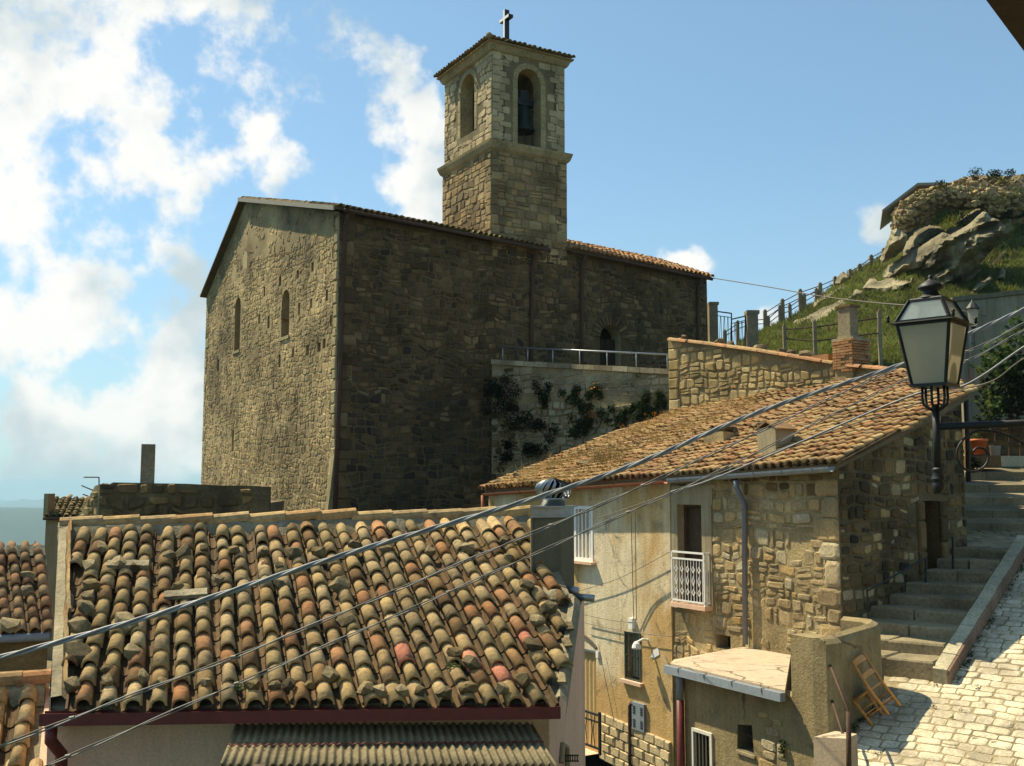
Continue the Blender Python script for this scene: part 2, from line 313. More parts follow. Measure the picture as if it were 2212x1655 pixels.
def glass_mat(name, col, transp, rough=0.1, trans=0.5):
    t = NT(name); n = t.n; l = t.l
    out = n['Material Output']; tr = n.new('ShaderNodeBsdfTransparent'); tl = n.new('ShaderNodeBsdfTranslucent'); tl.inputs[0].default_value = col
    t.done(col, rough, 0, 0.5)
    m1 = n.new('ShaderNodeMixShader'); m1.inputs[0].default_value = trans
    l.new(t.b.outputs[0], m1.inputs[1]); l.new(tl.outputs[0], m1.inputs[2])
    m2 = n.new('ShaderNodeMixShader'); m2.inputs[0].default_value = transp
    l.new(m1.outputs[0], m2.inputs[1]); l.new(tr.outputs[0], m2.inputs[2]); l.new(m2.outputs[0], out.inputs[0])
    return t.m
M['frost'] = glass_mat('frosted lantern glass', L(.72, .68, .55), 0.14, 0.4, 0.62)
M['clear'] = glass_mat('clear lantern glass', L(.45, .52, .52), 0.55, 0.08, 0.3)

# ------------------------------------------------------------------ object helpers
WL = {}
def _parent(o, parent, world_loc):
    if parent is not None:
        o.parent = parent; o.matrix_parent_inverse = Matrix.Translation(-WL[parent.name])
    WL[o.name] = world_loc
def tag(o, label=None, cat=None, group=None, kind=None):
    if label: o['label'] = label
    if cat: o['category'] = cat
    if group: o['group'] = group
    if kind: o['kind'] = kind
    return o
def thing(name, label, cat, loc, group=None):
    o = bpy.data.objects.new(name, None); o.empty_display_size = 0.2; C.objects.link(o)
    o.location = loc; WL[o.name] = V(loc)
    return tag(o, label, cat, group)
def mk(name, vs, fs, mat, parent=None, smooth=False, mats=None, fm=None):
    vs = [V(v) for v in vs]
    if not vs: return None
    lo = V((min(v.x for v in vs), min(v.y for v in vs), min(v.z for v in vs))); hi = V((max(v.x for v in vs), max(v.y for v in vs), max(v.z for v in vs)))
    c = V(((lo.x + hi.x) / 2, (lo.y + hi.y) / 2, lo.z))
    me = bpy.data.meshes.new(name); me.from_pydata([tuple(v - c) for v in vs], [], fs)
    for m in (mats or [mat]): me.materials.append(m)
    if fm: me.polygons.foreach_set('material_index', fm)
    if smooth: me.polygons.foreach_set('use_smooth', [True] * len(me.polygons))
    o = bpy.data.objects.new(name, me); C.objects.link(o); o.location = c
    _parent(o, parent, c)
    return o
class MB:
    def __init__(s): s.v = []; s.f = []
    def add(s, vs, fs):
        b = len(s.v); s.v += [V(x) for x in vs]; s.f += [tuple(i + b for i in f) for f in fs]; return s
    def box(s, c, ax, h):
        x, y, z = ax; c = V(c)
        vs = [c + x * (h[0] * i) + y * (h[1] * j) + z * (h[2] * k) for k in (-1, 1) for j in (-1, 1) for i in (-1, 1)]
        return s.add(vs, [(0, 2, 3, 1), (4, 5, 7, 6), (0, 1, 5, 4), (2, 6, 7, 3), (0, 4, 6, 2), (1, 3, 7, 5)])
    def prism(s, a, b):
        n = len(a)
        return s.add(list(a) + list(b), [tuple(range(n))[::-1], tuple(range(n, 2 * n))] + [(i, (i + 1) % n, n + (i + 1) % n, n + i) for i in range(n)])
    def tube(s, path, r, seg=8, caps=True, flat=1.0):
        path = [V(p) for p in path]; n = len(path); rs = r if isinstance(r, (list, tuple)) else [r] * n
        vs = []; prev = None
        for i, p in enumerate(path):
            t = (path[min(n - 1, i + 1)] - path[max(0, i - 1)])
            if t.length < 1e-9: t = V((0, 0, 1))
            t.normalize()
            if prev is None:
                ref = V((0, 0, 1)) if abs(t.z) < 0.9 else V((1, 0, 0)); x = t.cross(ref).normalized()
            else:
                x = (prev - t * prev.dot(t)); x = x.normalized() if x.length > 1e-6 else t.orthogonal().normalized()
            prev = x; y = t.cross(x)
            for k in range(seg):
                a = 2 * pi * k / seg + pi / seg; vs.append(p + x * (cos(a) * rs[i]) + y * (sin(a) * rs[i] * flat))
        fs = [(i * seg + k, i * seg + (k + 1) % seg, (i + 1) * seg + (k + 1) % seg, (i + 1) * seg + k) for i in range(n - 1) for k in range(seg)]
        if caps: fs += [tuple(range(seg))[::-1], tuple(range((n - 1) * seg, n * seg))]
        return s.add(vs, fs)
    def lathe(s, prof, o, seg=16, ax=None):
        x, y, z = ax or (V((1, 0, 0)), V((0, 1, 0)), V((0, 0, 1))); o = V(o); n = len(prof); vs = []
        for (r, h) in prof:
            for k in range(seg):
                a = 2 * pi * k / seg; vs.append(o + x * (r * cos(a)) + y * (r * sin(a)) + z * h)
        fs = [(i * seg + k, i * seg + (k + 1) % seg, (i + 1) * seg + (k + 1) % seg, (i + 1) * seg + k) for i in range(n - 1) for k in range(seg)]
        fs += [tuple(range(seg))[::-1], tuple(range((n - 1) * seg, n * seg))]
        return s.add(vs, fs)
    def build(s, name, mat, parent=None, smooth=False): return mk(name, s.v, s.f, mat, parent, smooth)
XYZ = (V((1, 0, 0)), V((0, 1, 0)), V((0, 0, 1)))
def azv(deg): return V((sin(radians(deg)), cos(radians(deg)), 0))
class Frame:
    """a wall or roof plane: origin, u along it, v up it, n out of it (towards the viewer)"""
    def __init__(s, o, u, v, n=None):
        s.o = V(o); s.u = V(u).normalized(); s.v = V(v).normalized(); s.n = s.u.cross(s.v).normalized()
        if s.n.dot(n if n is not None else -s.o) < 0: s.n = -s.n
    def pt(s, a, b, c=0.0): return s.o + s.u * a + s.v * b + s.n * c
    def px(s, x, y, c=0.0):
        r = R(x, y); o = s.o + s.n * c; t = o.dot(s.n) / r.dot(s.n); p = r * t - s.o
        # u and v need not be square to each other
        uu, vv, uv = 1.0, 1.0, s.u.dot(s.v); pu, pv = p.dot(s.u), p.dot(s.v); det = uu * vv - uv * uv
        return ((pu * vv - pv * uv) / det, (pv * uu - pu * uv) / det)
    def hit(s, x, y, c=0.0):
        r = R(x, y); o = s.o + s.n * c; return r * (o.dot(s.n) / r.dot(s.n))
    def off(s, c): return Frame(s.o + s.n * c, s.u, s.v, s.n)
    def box(s, mb, a0, a1, b0, b1, c0, c1):
        mb.prism([s.pt(a0, b0, c0), s.pt(a1, b0, c0), s.pt(a1, b1, c0), s.pt(a0, b1, c0)], [s.pt(a0, b0, c1), s.pt(a1, b0, c1), s.pt(a1, b1, c1), s.pt(a0, b1, c1)])
def VF(px, D, az, z=0.0):
    p = P(px, 1055, D); return Frame((p.x, p.y, z), azv(az), (0, 0, 1))
def inpoly(x, y, poly):
    c = False; j = len(poly) - 1
    for i in range(len(poly)):
        xi, yi = poly[i]; xj, yj = poly[j]
        if (yi > y) != (yj > y) and x < (xj - xi) * (y - yi) / (yj - yi) + xi: c = not c
        j = i
    return c
def wall(name, fr, outer, holes, mat, parent, depth=0.25, back=None, jamb=None, inner=False, edges=True):
    """a wall face with real openings: face, reveals, and a panel closing each opening at `depth`"""
    v2 = []; e2 = []
    for lp in [outer] + list(holes):
        s0 = len(v2); v2 += [V(p) for p in lp]; e2 += [(s0 + i, s0 + (i + 1) % len(lp)) for i in range(len(lp))]
    rv = delaunay_2d_cdt(v2, e2, [], 0, 1e-5); flat = rv[0]; tris = []
    for t in rv[2]:
        c = sum((flat[i] for i in t), V((0, 0))) / len(t)
        if inpoly(c.x, c.y, outer) and not any(inpoly(c.x, c.y, h) for h in holes): tris.append(t)
    mb = MB(); mb.add([fr.pt(p.x, p.y) for p in flat], [tuple(t) for t in tris])
    if inner: mb.add([fr.pt(p.x, p.y, -depth) for p in flat], [tuple(t)[::-1] for t in tris])
    n = len(outer)
    if edges: mb.add([fr.pt(a, b) for a, b in outer] + [fr.pt(a, b, -depth) for a, b in outer], [(i, (i + 1) % n, n + (i + 1) % n, n + i) for i in range(n)])
    o = mb.build(name, mat, parent)
    bb = MB()
    for h in holes:
        n = len(h); MB().add([fr.pt(a, b) for a, b in h] + [fr.pt(a, b, -depth) for a, b in h], [(i, (i + 1) % n, n + (i + 1) % n, n + i) for i in range(n)]).build('reveal', jamb or mat, o)
        if back: MB().add([fr.pt(a, b, -depth + 0.004) for a, b in h], [tuple(range(n))]).build('opening_back', back, o)
    return o
def arch(a0, a1, b0, b1, n=8):
    """rectangle with a round head, b1 = crown"""
    r = abs(a1 - a0) / 2; c = (a0 + a1) / 2; sp = b1 - r
    return [(a0, b0), (a1, b0)] + [(c + (a1 - a0) / 2 * cos(pi * i / n), sp + r * sin(pi * i / n)) for i in range(n + 1)]
# ---- stones laid on a frame
def stone_shape(fr, cor, proud, sides8=True, tilt=0.3):
    """one stone: four jittered corners of its cell -> chamfered block standing proud of the mortar"""
    ring = []
    for i in range(4):
        p, q, r_ = cor[i - 1], cor[i], cor[(i + 1) % 4]
        if sides8:
            k1 = random.uniform(.06, .24); k2 = random.uniform(.06, .24)
            ring.append((q[0] + (p[0] - q[0]) * k1, q[1] + (p[1] - q[1]) * k1)); ring.append((q[0] + (r_[0] - q[0]) * k2, q[1] + (r_[1] - q[1]) * k2))
        else: ring.append(q)
    n = len(ring); ca = sum(p[0] for p in ring) / n; cb = sum(p[1] for p in ring) / n
    ins = random.uniform(.70, .86); ta = random.uniform(-tilt, tilt); tb = random.uniform(-tilt, tilt)
    vs = []
    for a, b in ring: vs.append(fr.pt(a, b, -0.03))
    for a, b in ring: vs.append(fr.pt(a, b, proud * random.uniform(.35, .6)))
    for a, b in ring:
        da, db = (a - ca) * ins, (b - cb) * ins; vs.append(fr.pt(ca + da, cb + db, proud * random.uniform(.85, 1.1) + ta * da * .3 + tb * db * .3))
    fs = [(i, (i + 1) % n, n + (i + 1) % n, n + i) for i in range(n)] + [(n + i, n + (i + 1) % n, 2 * n + (i + 1) % n, 2 * n + i) for i in range(n)] + [tuple(range(2 * n, 3 * n))]
    if n == 8: fs[-1:] = [(16, 17, 18, 19), (16, 19, 20, 23), (20, 21, 22, 23)]
    return vs, fs, fr.pt(ca, cb)
def lay(fr, poly, holes, h, w, mat, gap=.016, proud=(.015, .05), wob=.35, skip=0.0, jit=.22, matf=None, sides8=True, split=.15, keep=None):
    out = []; A = [p[0] for p in poly]; B = [p[1] for p in poly]; a0, a1, b0, b1 = min(A), max(A), min(B), max(B)
    sd = random.random() * 50; b = b0
    def wb(a, bb): return 0 if min(a - a0, a1 - a, b1 - bb, bb - b0) < h[1] * 1.2 else wob * h[1] * (noise.noise(V((a * 1.1 + sd, bb * 1.1, sd))) + .8 * noise.noise(V((a * 2.9 + sd, bb * 2.3, sd))))
    while b < b1:
        rh = random.uniform(*h); a = a0 - random.uniform(0, w[1])
        while a < a1:
            sw = random.uniform(*w); cells = [(a, a + sw, b, b + rh)]
            if random.random() < split:
                m = b + rh * random.uniform(.4, .6); cells = [(a, a + sw, b, m), (a, a + sw, m, b + rh)]
            for (x0, x1, y0, y1) in cells:
                if random.random() < skip: continue
                x0 = max(x0, a0 + .004); x1 = min(x1, a1 - .004); y0 = max(y0, b0 + .004); y1 = min(y1, b1 - .004)
                if x1 - x0 < w[0] * .4 or y1 - y0 < h[0] * .4: continue
                g = gap / 2; jx = jit * (x1 - x0) * .5; jy = jit * (y1 - y0) * .5
                cor = []
                for (x, y, ix, iy) in ((x0, y0, 1, 1), (x1, y0, -1, 1), (x1, y1, -1, -1), (x0, y1, 1, -1)):
                    cor.append((x + ix * (g + random.random() * jx * .6), y + iy * (g + random.random() * jy * .6) + wb(x, y)))
                cx = sum(c[0] for c in cor) / 4; cy = sum(c[1] for c in cor) / 4
                if not inpoly(cx, cy, poly): continue
                if not all(inpoly(c[0] * .92 + cx * .08, c[1] * .92 + cy * .08, poly) for c in cor): continue
                if any(inpoly(c[0], c[1], hh) for hh in holes for c in cor) or any(inpoly(cx, cy, hh) for hh in holes): continue
                if keep and not keep(cx, cy): continue
                vs, fs, ce = stone_shape(fr, cor, random.uniform(*proud), sides8)
                out.append((vs, fs, ce, sqrt((x1 - x0) * (y1 - y0)), matf(cx, cy) if matf else mat))
            a += sw
        b += rh
    return out
def shown(ce, size):
    x, y = proj(ce)
    return size / max(.5, ce.y) * (1.0 if -20 < x < W_ + 20 and -20 < y < H_ + 20 else 0.0)
def emit(groups, name, limit=300, stuff='small_stones'):
    """groups = [(parent, stones)]: the largest `limit` become parts of their own, the rest one joined part per parent"""
    allst = [(shown(s[2], s[3]), i, j) for i, (p, ss) in enumerate(groups) for j, s in enumerate(ss)]
    allst.sort(reverse=True); top = set((i, j) for (k, i, j) in allst[:limit] if k > 0)
    first = None; rest = {}
    for i, (p, ss) in enumerate(groups):
        for j, s in enumerate(ss):
            if (i, j) in top: mk(name, s[0], s[1], s[4], p)
            else: rest.setdefault(0, []).append((s, p))
    if rest:
        mats = []; vs = []; fs = []; fm = []
        for s, p in rest[0]:
            if s[4] not in mats: mats.append(s[4])
            mi = mats.index(s[4]); b = len(vs); vs += s[0]; fs += [tuple(k + b for k in f) for f in s[1]]; fm += [mi] * len(s[1])
        o = mk(stuff, vs, fs, None, rest[0][0][1], mats=mats, fm=fm); tag(o, kind='stuff')
def quoins(fr, a, b0, b1, side, mat, h=(.28, .5), w=(.3, .6), proud=.03):
    """dressed corner stones on one face: a = corner coordinate, side = direction along u"""
    out = []; b = b0; k = 0
    while b < b1 - .1:
        hh = min(random.uniform(*h), b1 - b); ww = random.uniform(*w) * (1.0 if k % 2 else .7)
        cor = [(a, b + .008), (a + side * ww, b + .008), (a + side * ww, b + hh - .008), (a, b + hh - .008)]
        if side < 0: cor = [cor[1], cor[0], cor[3], cor[2]]
        vs, fs, ce = stone_shape(fr, cor, proud * random.uniform(.7, 1.2), False, .05)
        out.append((vs, fs, ce, sqrt(hh * ww), mat)); b += hh; k += 1
    return out
# ---- clay barrel tiles
def tile_mesh(name, r0, r1, ln, seg=6, th=.02, arc=1.0, flip=False):
    """half-barrel tile: lower end at y=0 radius r1, upper end y=ln radius r0"""
    vs = []; a0 = pi / 2 - pi / 2 * arc; a1 = pi / 2 + pi / 2 * arc
    for (y, r, rr) in ((0, r1, 0), (ln, r0, 0), (0, r1, th), (ln, r0, th)):
        for k in range(seg + 1):
            a = a0 + (a1 - a0) * k / seg; vs.append(((r - rr) * cos(a), y, ((r - rr) * sin(a)) * (-1 if flip else 1)))
    n = seg + 1
    fs = [(k, k + 1, n + k + 1, n + k) for k in range(seg)] + [(2 * n + k, 3 * n + k, 3 * n + k + 1, 2 * n + k + 1) for k in range(seg)]
    fs += [(k, 2 * n + k, 2 * n + k + 1, k + 1) for k in range(seg)]
    fs += [(0, n, 3 * n, 2 * n), (seg, 2 * n + seg, 3 * n + seg, n + seg)]
    return vs, fs
def tiled(roofpart, fr, poly, cw, pitch, mat, limit, ln=.43, r=(.078, .098), pink=0.0, jit=1.0, lift=.035, pans=True, name='roof_tile', slope=None, rowskip=0.0, sag=0.0):
    """columns of cover tiles running up fr.v, with pan tiles between them, clipped to poly (in fr coordinates)"""
    Y = fr.v; Z = fr.n; X = Y.cross(Z).normalized(); ux = fr.u.dot(X); uy = fr.u.dot(Y)
    A = [p[0] for p in poly]; B = [p[1] for p in poly]
    cov = [tile_mesh('t', r[0] * k, r[1] * k2, ln, 6) for k, k2 in ((1, 1), (.95, 1.03), (1.05, .98), (.98, .95))]
    meshes = {}
    inst = []; pan = MB(); pv, pf = tile_mesh('p', r[1] * .9, r[0] * .9, ln, 4, flip=True)
    step = cw / abs(ux); a = min(A) + step * .5
    while a < max(A):
        b = min(B) - random.uniform(0, .04); wander = random.uniform(-.012, .012); off = 0
        while b < max(B):
            off = off * .7 + random.gauss(0, .006) * jit
            if inpoly(a, b + ln * .25, poly) and inpoly(a, min(b + ln * .8, max(B) - 1e-3), poly) or (inpoly(a, b + .12, poly)):
                sg = sag * noise.noise(V((a * .6, b * .6, 3.3)))
                o = fr.pt(a, b, lift + random.uniform(0, .012) * jit + sg) + X * (off + wander * (b - min(B)))
                rot = Matrix.Rotation(random.gauss(0, .022) * jit, 4, Z) @ Matrix.Rotation(random.gauss(.075, .02) * -1, 4, X) @ Matrix.Rotation(random.gauss(0, .045) * jit, 4, Y)
                m = rot @ Matrix((( X.x, Y.x, Z.x, 0), (X.y, Y.y, Z.y, 0), (X.z, Y.z, Z.z, 0), (0, 0, 0, 1)))
                mm = Matrix.Translation(o) @ m @ Matrix.Diagonal((random.uniform(.90, 1.10), random.uniform(.92, 1.10), random.uniform(.9, 1.12), 1))
                if random.random() > rowskip: inst.append((shown(o, .3), mm, random.randrange(4), M['tile_pink'] if random.random() < pink else mat))
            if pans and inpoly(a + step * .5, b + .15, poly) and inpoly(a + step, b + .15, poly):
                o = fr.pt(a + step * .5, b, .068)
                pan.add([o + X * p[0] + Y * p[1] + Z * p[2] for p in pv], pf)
            b += pitch * random.uniform(.9, 1.1)
        a += step * random.uniform(.97, 1.03)
    inst.sort(key=lambda t: -t[0])
    rest = MB()
    for i, (k, mm, vi, mt) in enumerate(inst):
        vs, fs = cov[vi]
        if i < limit and k > 0:
            key = (vi, mt.name)
            if key not in meshes:
                me = bpy.data.meshes.new(name); me.from_pydata(vs, [], fs); me.materials.append(mt)
                me.polygons.foreach_set('use_smooth', [j < 12 for j in range(len(me.polygons))]); meshes[key] = me
            o = bpy.data.objects.new(name, meshes[key]); C.objects.link(o); o.matrix_world = mm
            o.parent = roofpart; o.matrix_parent_inverse = Matrix.Translation(-WL[roofpart.name]); o.matrix_basis = mm
        else: rest.add([mm @ V(p) for p in vs], fs)
    if rest.v: tag(rest.build('more_tiles', mat, roofpart), kind='stuff')
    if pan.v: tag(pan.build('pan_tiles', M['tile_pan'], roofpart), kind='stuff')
    return inst
# ---- rocks, plants
def hull(pts):
    bm = bmesh.new()
    for p in pts: bm.verts.new(p)
    r = bmesh.ops.convex_hull(bm, input=bm.verts[:]); bmesh.ops.delete(bm, geom=list({g for g in r['geom_interior'] + r['geom_unused'] if isinstance(g, bmesh.types.BMVert)}), context='VERTS')
    bm.verts.index_update(); vs = [v.co.copy() for v in bm.verts]; fs = [tuple(v.index for v in f.verts) for f in bm.faces]; bm.free(); return vs, fs
def rock_pts(sx, sy, sz, n=16):
    n = int(n * 1.7)
    out = []
    for i in range(n):
        d = V((random.gauss(0, 1), random.gauss(0, 1), random.gauss(0, 1))).normalized(); k = random.uniform(.8, 1.1)
        q = max(abs(d.x), abs(d.y), abs(d.z)) ** .5
        out.append(V((d.x * sx, d.y * sy, d.z * sz)) * (k / q))
    return out
def rock(pos, ax, size, mat, label, group, name='loose_stone', cat='stone', n=16):
    vs, fs = hull(rock_pts(size[0] / 2, size[1] / 2, size[2] / 2, n))
    rz = Matrix.Rotation(random.uniform(0, pi), 3, 'Z') @ Matrix.Rotation(random.uniform(-.3, .3), 3, 'X')
    X, Y, Z = ax; w = []
    for v in vs:
        v = rz @ v; w.append(V(pos) + X * v.x + Y * v.y + Z * v.z)
    return tag(mk(name, w, fs, mat), label, cat, group)
def leaves(mb, c, r, n, ls, flat=1.0, up=0.0):
    for i in range(n):
        d = V((random.gauss(0, 1), random.gauss(0, 1), random.gauss(0, 1))).normalized() * (random.random() ** .45)
        p = V(c) + V((d.x * r[0], d.y * r[1], d.z * r[2]))
        t = V((random.gauss(0, 1), random.gauss(0, 1), random.gauss(0, .7) + up)).normalized(); s_ = t.orthogonal().normalized()
        s_ = (Matrix.Rotation(random.uniform(0, 2 * pi), 3, t) @ s_); l = ls * random.uniform(.6, 1.3)
        mb.add([p - s_ * l * .3, p + t * l * .55 + s_.cross(t) * l * .08, p + s_ * l * .3, p - t * l * .45], [(0, 1, 2, 3)])
def blades(mb, p, n, hgt, spread, lean=.35, w=.012):
    for i in range(n):
        q = V(p) + V((random.uniform(-spread, spread), random.uniform(-spread, spread), 0)); h = hgt * random.uniform(.5, 1.2)
        a = random.uniform(0, 2 * pi); d = V((cos(a), sin(a), 0)); tip = q + V((0, 0, h)) + V((random.gauss(0, lean), random.gauss(0, lean), 0)) * h
        mb.add([q - d * w, q + d * w, tip], [(0, 1, 2)])
def from_outline(name, outline, D, thick, mat, parent=None, step=14, rough=.3, lean=0.0, freq=.5, smooth=False, strata=0.0, Dfun=None):
    """a rock body: its silhouette at distance D, bulging `thick` metres towards and away from the viewer, roughened"""
    n = len(outline); bd = []
    for i in range(n):
        p, q = V(outline[i]), V(outline[(i + 1) % n]); k = max(1, int((q - p).length / step))
        for j in range(k): 
            t = p + (q - p) * (j / k); bd.append((t.x + random.uniform(-.2, .2) * step, t.y + random.uniform(-.2, .2) * step))
    xs = [p[0] for p in bd]; ys = [p[1] for p in bd]; pts = [V(p) for p in bd]; nb = len(bd)
    def dist(x, y):
        best = 1e9
        for i in range(nb):
            ax, ay = bd[i]; bx, by = bd[(i + 1) % nb]; dx, dy = bx - ax, by - ay; t = max(0, min(1, ((x - ax) * dx + (y - ay) * dy) / (dx * dx + dy * dy + 1e-9)))
            best = min(best, hypot(x - ax - dx * t, y - ay - dy * t))
        return best
    y = min(ys)
    while y < max(ys):
        x = min(xs)
        while x < max(xs):
            q = (x + random.uniform(-.3, .3) * step, y + random.uniform(-.3, .3) * step)
            if inpoly(q[0], q[1], bd) and dist(*q) > step * .55: pts.append(V(q))
            x += step
        y += step
    rv = delaunay_2d_cdt(pts, [(i, (i + 1) % nb) for i in range(nb)], [], 1, 1e-4)
    vco, faces = rv[0], rv[2]; ds = [dist(v.x, v.y) for v in vco]; mx = max(ds) or 1; front = []; back = []; ym = (min(ys) + max(ys)) / 2
    for v, d in zip(vco, ds):
        k = min(1, d / mx) ** .5; w = P(v.x, v.y, D)
        nn = noise.fractal(w * freq, 1.0, 2.0, 4) * rough * .6 + rough * .7 * (1 - 2.4 * abs(noise.noise(V((w.x * freq * .7, w.y * freq * .7 + 9, (w.z - w.x * .5) * freq * 1.5))))) + strata * noise.noise(V((w.x * .35 + w.z * .0, (w.z - w.x * .75) * 1.6, 2.2)))
        dd = (Dfun(v.x, v.y) if Dfun else D) + lean * (ym - v.y) / 100
        on = 1 if d > 1e-3 else 0
        front.append(P(v.x, v.y, dd - (thick * k + nn) * on)); back.append(P(v.x, v.y, dd + (thick * k) * on))
    bmap = [i if ds[i] > 1e-3 else None for i in range(len(vco))]; N = len(vco); idx = {}
    vs = front[:]; 
    for i in range(N):
        if bmap[i] is None: idx[i] = i
        else: idx[i] = len(vs); vs.append(back[i])
    fs = [tuple(f) for f in faces] + [tuple(idx[i] for i in f)[::-1] for f in faces]
    return mk(name, vs, fs, mat, parent, smooth)
def cable(name, pts, r, mat, label, cat='cable', group=None, n=40, strands=1, tw=.9, sr=None, bits=None):
    """a hanging line through world points (Catmull-Rom); strands>1 gives a twisted bundle"""
    pts = [V(p) for p in pts]; path = []
    m = len(pts)
    for i in range(m - 1):
        p0, p1, p2, p3 = pts[max(0, i - 1)], pts[i], pts[i + 1], pts[min(m - 1, i + 2)]
        k = max(2, int(n / (m - 1)))
        for j in range(k):
            t = j / k; path.append(.5 * ((2 * p1) + (p2 - p0) * t + (2 * p0 - 5 * p1 + 4 * p2 - p3) * t * t + (-p0 + 3 * p1 - 3 * p2 + p3) * t ** 3))
    path.append(pts[-1])
    mb = MB()
    if strands == 1:
        mb.tube(path, r, 6); o = mb.build(name, mat, None, True); tag(o, label, cat, group); return o, path
    t = thing(name, label, cat, path[0], group)
    dense = []
    for i in range(len(path) - 1):
        for j in range(6): dense.append(path[i].lerp(path[i + 1], j / 6))
    dense.append(path[-1])
    for s in range(strands):
        w = []; L_ = 0
        for i, p in enumerate(dense):
            if i: L_ += (p - dense[i - 1]).length
            d = (dense[min(len(dense) - 1, i + 1)] - dense[max(0, i - 1)]).normalized(); x = d.cross(V((0, 0, 1))).normalized(); y = x.cross(d)
            a = 2 * pi * (L_ / tw + s / strands); w.append(p + x * cos(a) * r + y * sin(a) * r)
        MB().tube(w, sr or r * .8, 6).build('strand', mat[s % len(mat)] if isinstance(mat, list) else mat, t, True)
    return t, path

# ================================================================== terrain
def hz(x, y):
    r = hypot(x, y); az = math.degrees(atan2(x, y))
    z = -6.4 - 0.0 * r
    if r > 48: z -= (min(r, 1000) - 48) * .27 * min(1, (r - 48) / 120)
    z += 0.02 * r * noise.noise(V((x / 300, y / 300, 0))) * (1 if r > 80 else 0)
    def ridge(rc, top, wdt, ph):
        n_ = noise.fractal(V((az * .045 + ph, ph, 0)), 1.0, 2.0, 5)
        return max(0, 1 - ((r - rc) / wdt) ** 2) * max(0, top + 250 + n_ * 30 + 14 * noise.noise(V((x / 160, y / 160, ph))))
    if r > 900: z = max(z, -262 + ridge(4700, -92, 1900, 1.3), -262 + ridge(9000, -128, 2400, 7.7), -262 + ridge(13500, -165, 2600, 12.1))
    return z
rs = [0, 12, 25, 40, 55, 80, 120, 180, 260, 380, 520, 700, 900] + [900 + 160 * i for i in range(1, 94)]
na = 288; vs = [V((0, 0, -6.4))]; fs = []
for r in rs[1:]:
    for k in range(na):
        a = 2 * pi * k / na; x, y = r * sin(a), r * cos(a); vs.append(V((x, y, hz(x, y))))
for k in range(na): fs.append((0, 1 + (k + 1) % na, 1 + k))
for i in range(len(rs) - 2):
    for k in range(na): fs.append((1 + i * na + k, 1 + i * na + (k + 1) % na, 1 + (i + 1) * na + (k + 1) % na, 1 + (i + 1) * na + k))
g = mk('hills', vs, fs, M['valley'], None, True); tag(g, kind='structure')
gp = MB(); gp.box((4, 18, -6.46), XYZ, (26, 30, .06)); tag(gp.build('ground', M['earth']), kind='structure')

# ================================================================== church
AZL, AZR = -30.6, 59.4
cp = P(724, 1055, 35.0); CO = V((cp.x, cp.y, 0)); dL, dR = azv(AZL), azv(AZR)
CF = Frame(CO, dL, (0, 0, 1)); CS = Frame(CO, dR, (0, 0, 1))
ZB = -6.3
church = thing('church', 'tall old stone church with steep gable, tiled roof and dark shaded flank', 'church', CO + V((0, 0, ZB)))
b0 = CF.px(724, 464)[1]; apx = CF.px(531, 436); lft = CF.px(447, 640)
def rect(fr, x0, y0, x1, y1):
    """opening from its pixel edges, squared up on the wall"""
    ym = (y0 + y1) / 2; xm = (x0 + x1) / 2; a0 = fr.px(x0, ym)[0]; a1 = fr.px(x1, ym)[0]; lo = fr.px(xm, y1)[1]; hi = fr.px(xm, y0)[1]
    return min(a0, a1), max(a0, a1), lo, hi
def rpoly(t): return [(t[0], t[2]), (t[1], t[2]), (t[1], t[3]), (t[0], t[3])]
fac_poly = [(0, ZB), (0, b0), apx, lft, (lft[0], ZB)]
win1 = arch(*rect(CF, 608, 626, 625, 727)); win2 = arch(*rect(CF, 507, 643, 519, 757))
nich = [arch(*rect(CF, 525, 543, 534, 582)), arch(*rect(CF, 502, 571, 511, 607))]
slits = [rpoly(rect(CF, 501, 930, 505, 975)), rpoly(rect(CF, 469, 777, 473, 802))]
plog = []
for x, y in [(675, 577), (643, 593), (605, 607), (571, 630), (706, 638), (672, 655), (646, 668), (609, 680), (580, 696), (716, 692), (689, 750), (664, 757), (633, 762), (604, 780), (720, 545), (560, 690), (700, 742)]:
    a, b = CF.px(x, y); w_, h_ = random.uniform(.10, .17), random.uniform(.16, .26); plog.append([(a - w_, b - h_), (a + w_, b - h_), (a + w_, b + h_), (a - w_, b + h_)])
fholes = [win1, win2] + nich + slits
fwall = wall('wall', CF, fac_poly, [win1, win2] + slits + plog, M['mortar_church'], church, .55, M['dark_in'], M['stone_church'])
for h in nich:
    MB().add([CF.pt(a, b, .004) for a, b in h], [tuple(range(len(h)))]).build('niche', M['dressed'], church)
plaster_zone = [CF.px(x, y) for x, y in [(531, 440), (724, 466), (724, 500), (600, 545), (545, 560), (500, 560)]]
stain_zone = [CF.px(x, y) for x, y in [(447, 700), (520, 640), (560, 700), (540, 800), (500, 880), (490, 1000), (500, 1100), (560, 1140), (440, 1140)]]
def fkeep(a, b):
    if inpoly(a, b, plaster_zone): return random.random() < .25
    if inpoly(a, b, stain_zone): return random.random() < .8 + .3 * noise.noise(V((a * .8, b * .5, 1)))
    return True
fst = lay(CF, fac_poly, fholes + plog, (.12, .26), (.14, .42), M['stone_church'], gap=.018, proud=(.005, .026), keep=fkeep, skip=.02, jit=.36, wob=.6, sides8=True)
